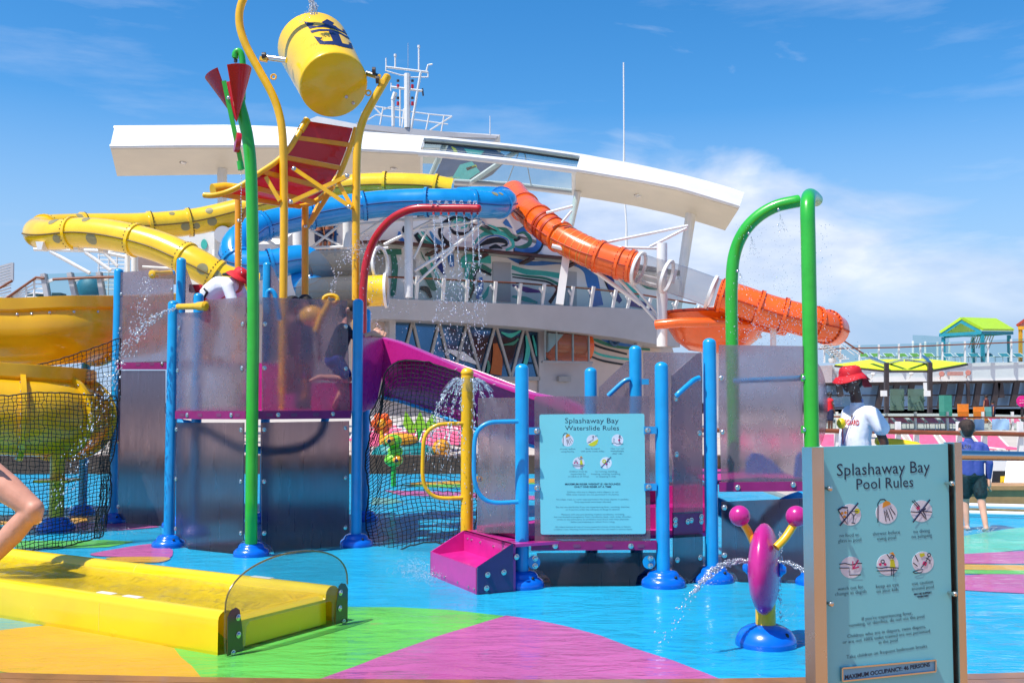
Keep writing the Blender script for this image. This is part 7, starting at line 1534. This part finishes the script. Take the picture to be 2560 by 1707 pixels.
fuse('hair', [(hd + ZZ * .03 - p.f * .02, hd + ZZ * .03 + p.f * .02, .094, .088), (hd - p.f * .04, hd - p.f * .05 - ZZ * .05, .07, .05)], HAIRB, b2, .010)
fuse('shirt', [(p(.0, -.03, .3), p(.1, -.04, .58), .115, .105), (p(.0, .03, .3), p(.1, .04, .58), .115, .105), (p(.1, -.13, .62), p(.1, .13, .62), .06, .06), (p(.1, -.15, .62), p(.22, -.15, .53), .052, .046)], paint('navy top', (22, 30, 56), .7), b2, .011)
fuse('shorts', [(p(.0, -.03, .26), p(.0, .03, .26), .115, .115), (p(.02, -.07, .26), p(.13, -.07, .09), .088, .074), (p(.02, .07, .26), p(.08, .07, .05), .088, .074)], paint('bright blue shorts', (34, 60, 160), .7), b2, .011)
# --- children waiting on the deck, only hair above the panel
for i, (x, y, lab) in enumerate(((733, 744, 'left one of two dark haired children behind the top edge of the tower panel'), (757, 738, 'right one of two dark haired children behind the top edge of the tower panel'))):
    X = P(x, y, 13.2).x; k = thing('person', lab, 'person', V((X, 13.2 + .15 * i, zd)), 'children on the tower deck'); hz = Zh(y, 13.2) - zd - .1; p = Pose((X, 13.2 + .15 * i, zd), -.5 - i); hd = p(0, 0, hz); s_ = hz / 1.3
    caps = head_caps(hd, ZZ, p.f, .09) + [(p(0, 0, hz - .2), hd, .045, .045), (p(0, 0, .68 * s_), p(0, 0, hz - .26), .1, .1), (p(0, -.12, hz - .24), p(0, .12, hz - .24), .05, .05)]
    for s in (-1, 1): caps += [(p(0, .07 * s, .66 * s_), p(.02, .07 * s, .05), .07, .035), (p(-.02, .07 * s, .03), p(.1, .07 * s, .025), .03, .025), (p(0, .16 * s, hz - .25), p(.05, .2 * s, hz - .62), .042, .028)] + hand(p(.05, .2 * s, hz - .62), -ZZ, p.f)
    fuse('body', caps, SK_T, k, .013, 4); eyes(hd, ZZ, p.f, k)
    fuse('hair', [(hd + ZZ * .03, hd + ZZ * .03 - p.f * .02, .1, .1), (hd - p.f * .04, hd - p.f * .05 - ZZ * .08, .08, .06)], HAIR, k, .011)
    fuse('swimsuit', [(p(0, 0, .68 * s_), p(0, 0, hz - .28), .115, .112)], paint('swimsuit', (40, 60, 110) if i else (150, 40, 90), .6), k, .013)
# --- bather at the left edge, one bent leg in view
D_ = 8.3; kn, an, hp = P(84, 1272, D_), P(-48, 1424, D_ + .1), P(-62, 1160, D_ + .1)
lp_ = thing('person', 'bather at the left edge with one bare bent knee in view over the flume', 'person', V((hp.x - .1, D_, 0)))
p = Pose((hp.x - .15, D_ + .15, 0), .0); hz = hp.z
caps = [(hp, kn.lerp(hp, .45), .128, .115), (kn.lerp(hp, .45), kn, .115, .083), (kn + V((.012, -.02, .0)), kn + V((.0, 0, -.05)), .074, .074), (kn, an.lerp(kn, .6), .08, .092), (an.lerp(kn, .6), an, .092, .052), (an, an + V((-.06, 0, -.04)), .045, .045), (an + V((-.04, 0, -.05)), an + V((.16, 0, -.12)), .045, .03)]
caps += [(p(0, 0, hz + .05), p(.05, 0, hz + .45), .14, .15), (p(.05, -.17, hz + .5), p(.05, .17, hz + .5), .07, .07), (p(.06, 0, hz + .5), p(.08, 0, hz + .66), .06, .055), (p(-.02, .12, hz), p(-.12, .14, hz * .5), .12, .075), (p(-.12, .14, hz * .5), p(-.3, .14, .06), .075, .045), (p(-.32, .14, .04), p(-.12, .14, .03), .04, .03)] + head_caps(p(.1, 0, hz + .74), ZZ, p.f)
for s in (-1, 1): caps += [(p(.05, .2 * s, hz + .48), p(-.1 * s, .26 * s, hz + .2), .05, .042), (p(-.1 * s, .26 * s, hz + .2), p(-.1 * s + .15, .22 * s, hz + .1), .042, .03)] + hand(p(-.1 * s + .15, .22 * s, hz + .1), p.f, ZZ)
fuse('body', caps, skin('warm skin', (214, 150, 124)), lp_, .013, 6); eyes(p(.1, 0, hz + .74), ZZ, p.f, lp_)
fuse('swim_trunks', [(p(0, -.05, hz + .05), p(0, .08, hz + .05), .15, .15), (hp + V((0, 0, .02)), kn.lerp(hp, .93), .142, .138), (p(-.02, .12, hz), p(-.07, .13, hz * .72), .138, .12)], M['navy'], lp_, .014); fuse('hair', [(p(.07, 0, hz + .78), p(.1, 0, hz + .78), .1, .1)], HAIRB, lp_, .013)
# --- small figures on the far decks and stair tower
def far_person(x, y_foot, D, h, face, shirt, lower, hair, lab, skinm=SK_T, sit=False):
    b = P(x, y_foot, D); k = thing('person', lab, 'person', b); p = Pose(b, face); s = h / 1.75; hd = p(0, 0, 1.62 * s)
    caps = [(hd, hd + V((0, 0, .04)), .1 * s, .1 * s), (p(0, 0, 1.4 * s), hd, .06 * s, .06 * s), (p(0, 0, .95 * s), p(0, 0, 1.35 * s), .14 * s, .14 * s), (p(0, -.17 * s, 1.38 * s), p(0, .17 * s, 1.38 * s), .06 * s, .06 * s)]
    for q in (-1, 1): caps += [(p(0, .1 * q * s, .92 * s), p(0, .1 * q * s, .05), .09 * s, .045 * s), (p(-.02, .1 * q * s, .04), p(.14, .1 * q * s, .03), .04, .03), (p(0, .2 * q * s, 1.36 * s), p(.05, .27 * q * s, .85 * s), .05 * s, .035 * s), (p(.05, .27 * q * s, .85 * s), p(.06, .27 * q * s, .76 * s), .04 * s, .03 * s)]
    fuse('body', caps, skinm, k, .024, 3); fuse('hair', [(hd + V((0, 0, .03)), hd + V((0, 0, .03)) - p.f * .03, .112 * s, .105 * s)], hair, k, .022, 3)
    if shirt: fuse('shirt', [(p(0, 0, .95 * s), p(0, 0, 1.34 * s), .165 * s, .165 * s), (p(0, -.17 * s, 1.37 * s), p(0, .17 * s, 1.37 * s), .075 * s, .075 * s)], shirt, k, .024, 3)
    fuse('shorts', [(p(0, 0, .93 * s), p(0, 0, .95 * s), .16 * s, .16 * s), (p(0, -.1 * s, .9 * s), p(0, -.1 * s, .55 * s), .115 * s, .1 * s), (p(0, .1 * s, .9 * s), p(0, .1 * s, .55 * s), .115 * s, .1 * s)], lower, k, .024, 3)
mar = paint('maroon cloth', (84, 26, 34), .8); nav = paint('navy cloth', (24, 34, 70), .8)
far_person(2467, 1058, 62, 1.7, 2.2, mar, mar, HAIR, 'woman in maroon standing in front of the slanted windows')
far_person(2483, 1066, 63, 1.55, 3.0, nav, nav, HAIR, 'dark haired person low beside the woman in maroon')
far_person(2076, 1078, 40, 1.5, .3, REDC, nav, HAIR, 'person in bright red top behind the lifeguard at the pool rail', SK_D)
far_person(732, 656, 45.8, 1.5, .6, None, REDC, HAIR, 'shirtless boy in red shorts on the slide stairs')
far_person(796, 632, 46.2, 1.7, 1.4, None, nav, HAIR, 'left one of two bathers with bare backs on the stair landing', SK_T)
far_person(818, 630, 46.3, 1.7, 1.6, None, nav, HAIR, 'right one of two bathers with bare backs on the stair landing', SK_T)
# ================================================================ water in the air, splash toys beyond the netting
def dropmat():
    m, nt = newmat('water droplet'); L = nt.links.new; N = nt.nodes.new
    tr = N('ShaderNodeBsdfTransparent'); tr.inputs[0].default_value = (.93, .96, 1, 1); gl = N('ShaderNodeBsdfGlossy'); gl.inputs['Roughness'].default_value = .12
    df = N('ShaderNodeBsdfDiffuse'); df.inputs[0].default_value = (.9, .94, 1, 1); m1 = N('ShaderNodeMixShader'); m1.inputs[0].default_value = .45; L(tr.outputs[0], m1.inputs[1]); L(df.outputs[0], m1.inputs[2])
    m2 = N('ShaderNodeMixShader'); m2.inputs[0].default_value = .3; L(m1.outputs[0], m2.inputs[1]); L(gl.outputs[0], m2.inputs[2]); o = N('ShaderNodeOutputMaterial'); L(m2.outputs[0], o.inputs[0]); return m
DROP = dropmat()
OCT = [V(q) for q in ((1, 0, 0), (-1, 0, 0), (0, 1, 0), (0, -1, 0), (0, 0, 1), (0, 0, -1))]; OF = [(0, 2, 4), (2, 1, 4), (1, 3, 4), (3, 0, 4), (2, 0, 5), (1, 2, 5), (3, 1, 5), (0, 3, 5)]
def drop(mb, c, r, d=None, st=1.0):
    o = len(mb.v)
    if d is not None and d.length > 0: q = ZZ.rotation_difference(d)
    else: q = Quaternion()
    r *= .8; st *= 1.25; mb.v += [c + q @ V((p.x * r, p.y * r, p.z * r * st)) for p in OCT]; mb.f += [tuple(i + o for i in f) for f in OF]
def spray(mb, lab, name='water_spray', group='water in the air'):
    me = bpy.data.meshes.new(name); me.from_pydata(mb.v, [], mb.f); me.polygons.foreach_set('use_smooth', [True] * len(me.polygons)); me.materials.append(DROP)
    o = link(name, me); o['label'] = lab; o['category'] = 'water spray'; o['kind'] = 'stuff'; return o
def jet(mb, pts, n, r, s0, s1, st=1.6, seg=8):
    q = pcurve(pts, seg); m = len(q)
    for _ in range(n):
        t = random.random() ** .85; f = t * (m - 1.001); i = int(f); d = q[i + 1] - q[i]; c = q[i] + d * (f - i); sp = lerp(s0, s1, t)
        drop(mb, c + V((random.gauss(0, sp), random.gauss(0, sp), random.gauss(0, sp))), r * random.uniform(.45, 1.25), d, random.uniform(1, st))
mb = MB()
for dx, dy in ((0, 0), (8, 12), (-6, 22), (12, 34)): jet(mb, [(440, 772, 11.5), (400, 783 + dy * .3, 11.45), (360, 806 + dy * .6, 11.4), (325, 842 + dy, 11.35), (296, 890 + dy, 11.3), (270, 950 + dy, 11.25), (245, 1010 + dy, 11.2), (200, 1130, 11.1), (150, 1260, 11.0)], 110, .011, .006, .075, 2.0)
spray(mb, 'arc of sparkling water squirted left by the front yellow cannon')
mb = MB(); jet(mb, [(402, 692, 13.1), (378, 705, 13.0), (362, 735, 12.9), (352, 780, 12.8), (340, 830, 12.7), (330, 880, 12.7)], 150, .010, .04, .06); jet(mb, [(385, 690, 13.0), (366, 700, 12.9), (355, 740, 12.8), (335, 830, 12.7)], 60, .010, .02, .06); spray(mb, 'thin veil of drops falling from the rear yellow cannon')
mb = MB()
for i, x in enumerate(RPX):
    jet(mb, [(x, 533, 12.6), (x + 4, 600, 12.6), (x + 8, 680, 12.6), (x + 10, 760, 12.6), (x + 12, 900, 12.6)], 150, .0085, .003, .035, 2.4)
    for k in range(26): t = k / 26; drop(mb, P(x + 5 * t + random.uniform(-.6, .6), 533 + 130 * t, 12.6), .009, V((0, 0, 1)), 2.2)
    for sx in (-4, 4): jet(mb, [(x - 6 + sx * .3, 512, 12.6), (x - 6 + sx * .5, 503, 12.6), (x - 6 + sx, 512, 12.6)], 12, .008, .003, .004)
spray(mb, 'curtain of thin water streams dripping from the red spray pipe')
mb = MB(); jet(mb, [(826, 745, 12.6), (838, 700, 12.7), (858, 650, 12.8), (885, 622, 12.9), (925, 612, 13.0), (965, 640, 13.1)], 230, .0105, .012, .09); jet(mb, [(884, 622, 12.9), (905, 640, 12.9), (925, 690, 12.9), (938, 760, 12.9)], 90, .009, .06, .16)
for k in range(120): drop(mb, P(random.uniform(905, 1060), random.uniform(640, 830), 12.8 + random.uniform(-.5, .5)), random.uniform(.004, .010))
jet(mb, [(918, 795, 12.8), (950, 820, 12.7), (985, 850, 12.6)], 60, .006, .01, .05); spray(mb, 'burst of drops thrown up by the ring shaped cannon beside the red pipe')
# umbrella fountain
mb = MB(); c = V((Yp.x, Yp.y, Zh(946, Yp.y))); rows = []
for j in range(9):
    t = j / 8; rr = .055 + .20 * t; z = .02 * math.sin(t * 2.2) - .14 * t * t; rows.append([c + V((rr * math.cos(a), rr * math.sin(a), z + .004 * math.sin(a * 7 + j))) for a in [2 * math.pi * k / 40 for k in range(40)]])
MBw = MB().loft(rows, True); um_ = MBw.mesh('fountain_dome', 80); um_.materials.append(clear('fountain film', (238, 244, 250), .04, 1.3, .03)); o = link('fountain_dome', um_); o['label'] = 'clear umbrella of water spreading from the yellow post cap'; o['category'] = 'water'; o['kind'] = 'stuff'
for k in range(15):
    a = 2 * math.pi * k / 15 + random.uniform(-.15, .15); reach = random.uniform(.30, .38); jit = random.uniform(-.2, .2)
    for s in range(90):
        t = random.uniform(.12, 1); rr = .055 + reach * t; z = .02 - .16 * t - .62 * t ** 3; aa = a + jit * math.sin(t * 6) * .6; dd = V((math.cos(aa) * reach, math.sin(aa) * reach, -.16 - 1.8 * t * t))
        drop(mb, c + V((rr * math.cos(aa) + random.gauss(0, .004 + .012 * t), rr * math.sin(aa) + random.gauss(0, .004 + .012 * t), z + random.gauss(0, .006))), random.uniform(.003, .009), dd, 2.2)
for k in range(260): drop(mb, c + V((random.gauss(0, .22), random.gauss(0, .2), -random.uniform(.5, 1.35))), random.uniform(.003, .007), ZZ, 2)
spray(mb, 'strands of falling water around the yellow fountain post')
mb = MB()
for k in range(900):
    x = random.uniform(1850, 2080); y = random.uniform(560, 960)
    drop(mb, P(x + random.gauss(0, 12), y, 10.2 + random.uniform(-.5, .5)), random.uniform(.0025, .0065))
for x, y in ((1950, 535), (1878, 592), (1850, 680)):
    for k in range(90): t = random.random(); drop(mb, P(x + 22 * t * random.uniform(-.4, 1), y + 45 * t, 10.5), random.uniform(.003, .006))
for k in range(500): drop(mb, P(random.gauss(1935, 60), random.gauss(835, 45), 10.3), random.uniform(.003, .008))
for k in range(200): drop(mb, P(random.gauss(2100, 40), random.uniform(850, 1010), 9.9), random.uniform(.003, .006))
spray(mb, 'fine mist of drops blown between the green arches')
mb = MB(); jet(mb, [(778, -40, 12.9), (780, 0, 12.9), (786, 30, 12.9)], 140, .016, .012, .03); jet(mb, [(786, 25, 12.88), (770, 34, 12.8), (752, 52, 12.7)], 50, .010, .02, .04); spray(mb, 'stream of water pouring into the top of the yellow bucket')
mb = MB(); jet(mb, [(589, 158, 10.95), (590, 172, 10.95), (591, 186, 10.93)], 70, .008, .004, .007)
for k in range(34): drop(mb, P(603 + random.uniform(-1, 1), 430 + k * 7.6, 10.6), .008, ZZ, 1.8)
spray(mb, 'thin dribble of drops from the green funnel pole')
mb = MB()
jet(mb, [(1876, 1400, 6.85), (1840, 1400, 6.8), (1800, 1412, 6.75), (1765, 1440, 6.7), (1735, 1478, 6.65)], 330, .0065, .004, .012, 2.4); jet(mb, [(1876, 1406, 6.85), (1840, 1407, 6.8), (1800, 1420, 6.75), (1770, 1445, 6.7)], 220, .006, .003, .01, 2.4); jet(mb, [(1735, 1478, 6.65), (1700, 1530, 6.6), (1660, 1600, 6.5)], 40, .006, .02, .03)
jet(mb, [(1946, 1402, 6.82), (1975, 1408, 6.8), (2005, 1422, 6.75), (2040, 1450, 6.7)], 260, .0065, .004, .01, 2.4); jet(mb, [(1950, 1330, 6.95), (1953, 1380, 6.95), (1950, 1450, 6.95), (1952, 1560, 6.95)], 150, .005, .004, .01, 2.4)
spray(mb, 'two thin water jets arcing from the magenta disc sprayer')
# splashes on the pool surface
mb = MB()
def splash(x, y, n, sx, sy, up=.05, r=.006):
    for _ in range(n):
        q = G(random.gauss(x, sx), random.gauss(y, sy), .035); q.z += abs(random.gauss(0, up)); drop(mb, q, random.uniform(.3, 1) * r)
splash(1040, 1425, 650, 34, 14, .03); splash(1075, 1445, 250, 25, 8, .03); splash(1000, 1395, 160, 40, 20, .03, .004); splash(1180, 1400, 200, 45, 18, .12, .004); splash(280, 1333, 260, 45, 5, .03); splash(1760, 1450, 120, 40, 8, .02, .004); splash(2462, 1330, 160, 14, 6, .04, .008); splash(2420, 1328, 60, 8, 4, .03, .007); splash(1965, 1545, 120, 30, 12, .02, .004); splash(1060, 1330, 160, 60, 14, .05, .005)
spray(mb, 'white splashes and foam where water lands on the pool surface')
mb = MB()
for _ in range(420):
    x, y = random.choice(((random.uniform(440, 612), random.uniform(790, 1020)), (random.uniform(660, 870), random.uniform(760, 1020)), (random.uniform(1800, 2008), random.uniform(880, 1190)), (random.uniform(1200, 1290), random.uniform(1010, 1320)), (random.uniform(300, 430), random.uniform(700, 1250))))
    pl = pAB if x < 625 and x > 435 else pBC if x < 900 and x > 435 else pDE if x < 435 else pYI if x < 1300 else pKR
    drop(mb, pl.hit(x, y, .038), random.uniform(.0018, .0045))
spray(mb, 'beads of water clinging to the frosted panels')
# --- toys beyond the netting
t = thing('spray_caterpillar', 'lime green stacked ring spray toy with orange eyes beyond the netting', 'spray toy', gxy(985, 1190)); b_ = at(985, 20)
for z, r, x in ((.5, .18, 0), (.66, .15, .03), (.86, .17, -.01)): MB().sph(b_ + V((x, 0, z)), r, 18, 12, (1, .8, .75)).build('segment', paint('lime toy', (130, 206, 40), .4, coat=.3) if 'lime toy' not in bpy.data.materials else bpy.data.materials['lime toy'], t)
MB().tube([b_, b_ + V((0, 0, .5))], .05, 10).build('stem', M['green'], t)
for x, z in ((-.05, .87), (.09, .5)): o = MB().sph(b_ + V((x, -.16, z)), .09, 14, 10).build('eye', M['orange'], t); MB().sph(b_ + V((x - .01, -.245, z)), .035, 10, 8).build('pupil', M['navy'], o)
t = thing('spray_flower', 'orange flower shaped spray toy beyond the netting near the tower', 'spray toy', at(955, 27)); b_ = at(955, 27); 
MB().tube([b_, b_ + V((0, 0, .9))], .06, 10).build('stem', M['yellow'], t)
for k in range(6): a = k * math.pi / 3; MB().sph(b_ + V((.17 * math.cos(a), 0, 1.05 + .17 * math.sin(a))), .12, 12, 8, (1, .5, 1)).build('petal', M['tubeorange'], t)
MB().sph(b_ + V((0, -.06, 1.05)), .12, 12, 8).build('flower_centre', M['orange'], t)
t = thing('spray_frond', 'bright green leaf shaped spray toy standing beyond the netting', 'spray toy', at(1050, 30)); b_ = at(1050, 30)
for s in (-1, 0, 1): MB().prism([b_ + V((s * .15, 0, .5)), b_ + V((s * .32 - .17, 0, .95)), b_ + V((s * .42, 0, 1.35)), b_ + V((s * .32 + .17, 0, .95))], V((0, .1, 0))).build('frond', bpy.data.materials['lime toy'], t)
MB().tube([b_, b_ + V((0, 0, .8))], .08, 10).build('stem', M['green'], t)
t = thing('play_turtle', 'teal and orange low spray toy on the pool floor beyond the netting', 'spray toy', at(1000, 25)); b_ = at(1010, 25)
MB().sph(b_ + V((0, 0, .3)), .5, 18, 12, (1.6, .8, .8)).build('shell', paint('teal toy', (20, 130, 130), .4, coat=.3), t); MB().sph(b_ + V((.9, 0, .5)), .22, 12, 8).build('head', M['orange'], t); MB().sph(b_ + V((-.1, -.1, .7)), .35, 14, 9, (1.3, .7, .5)).build('shell_top', M['orange'], t)
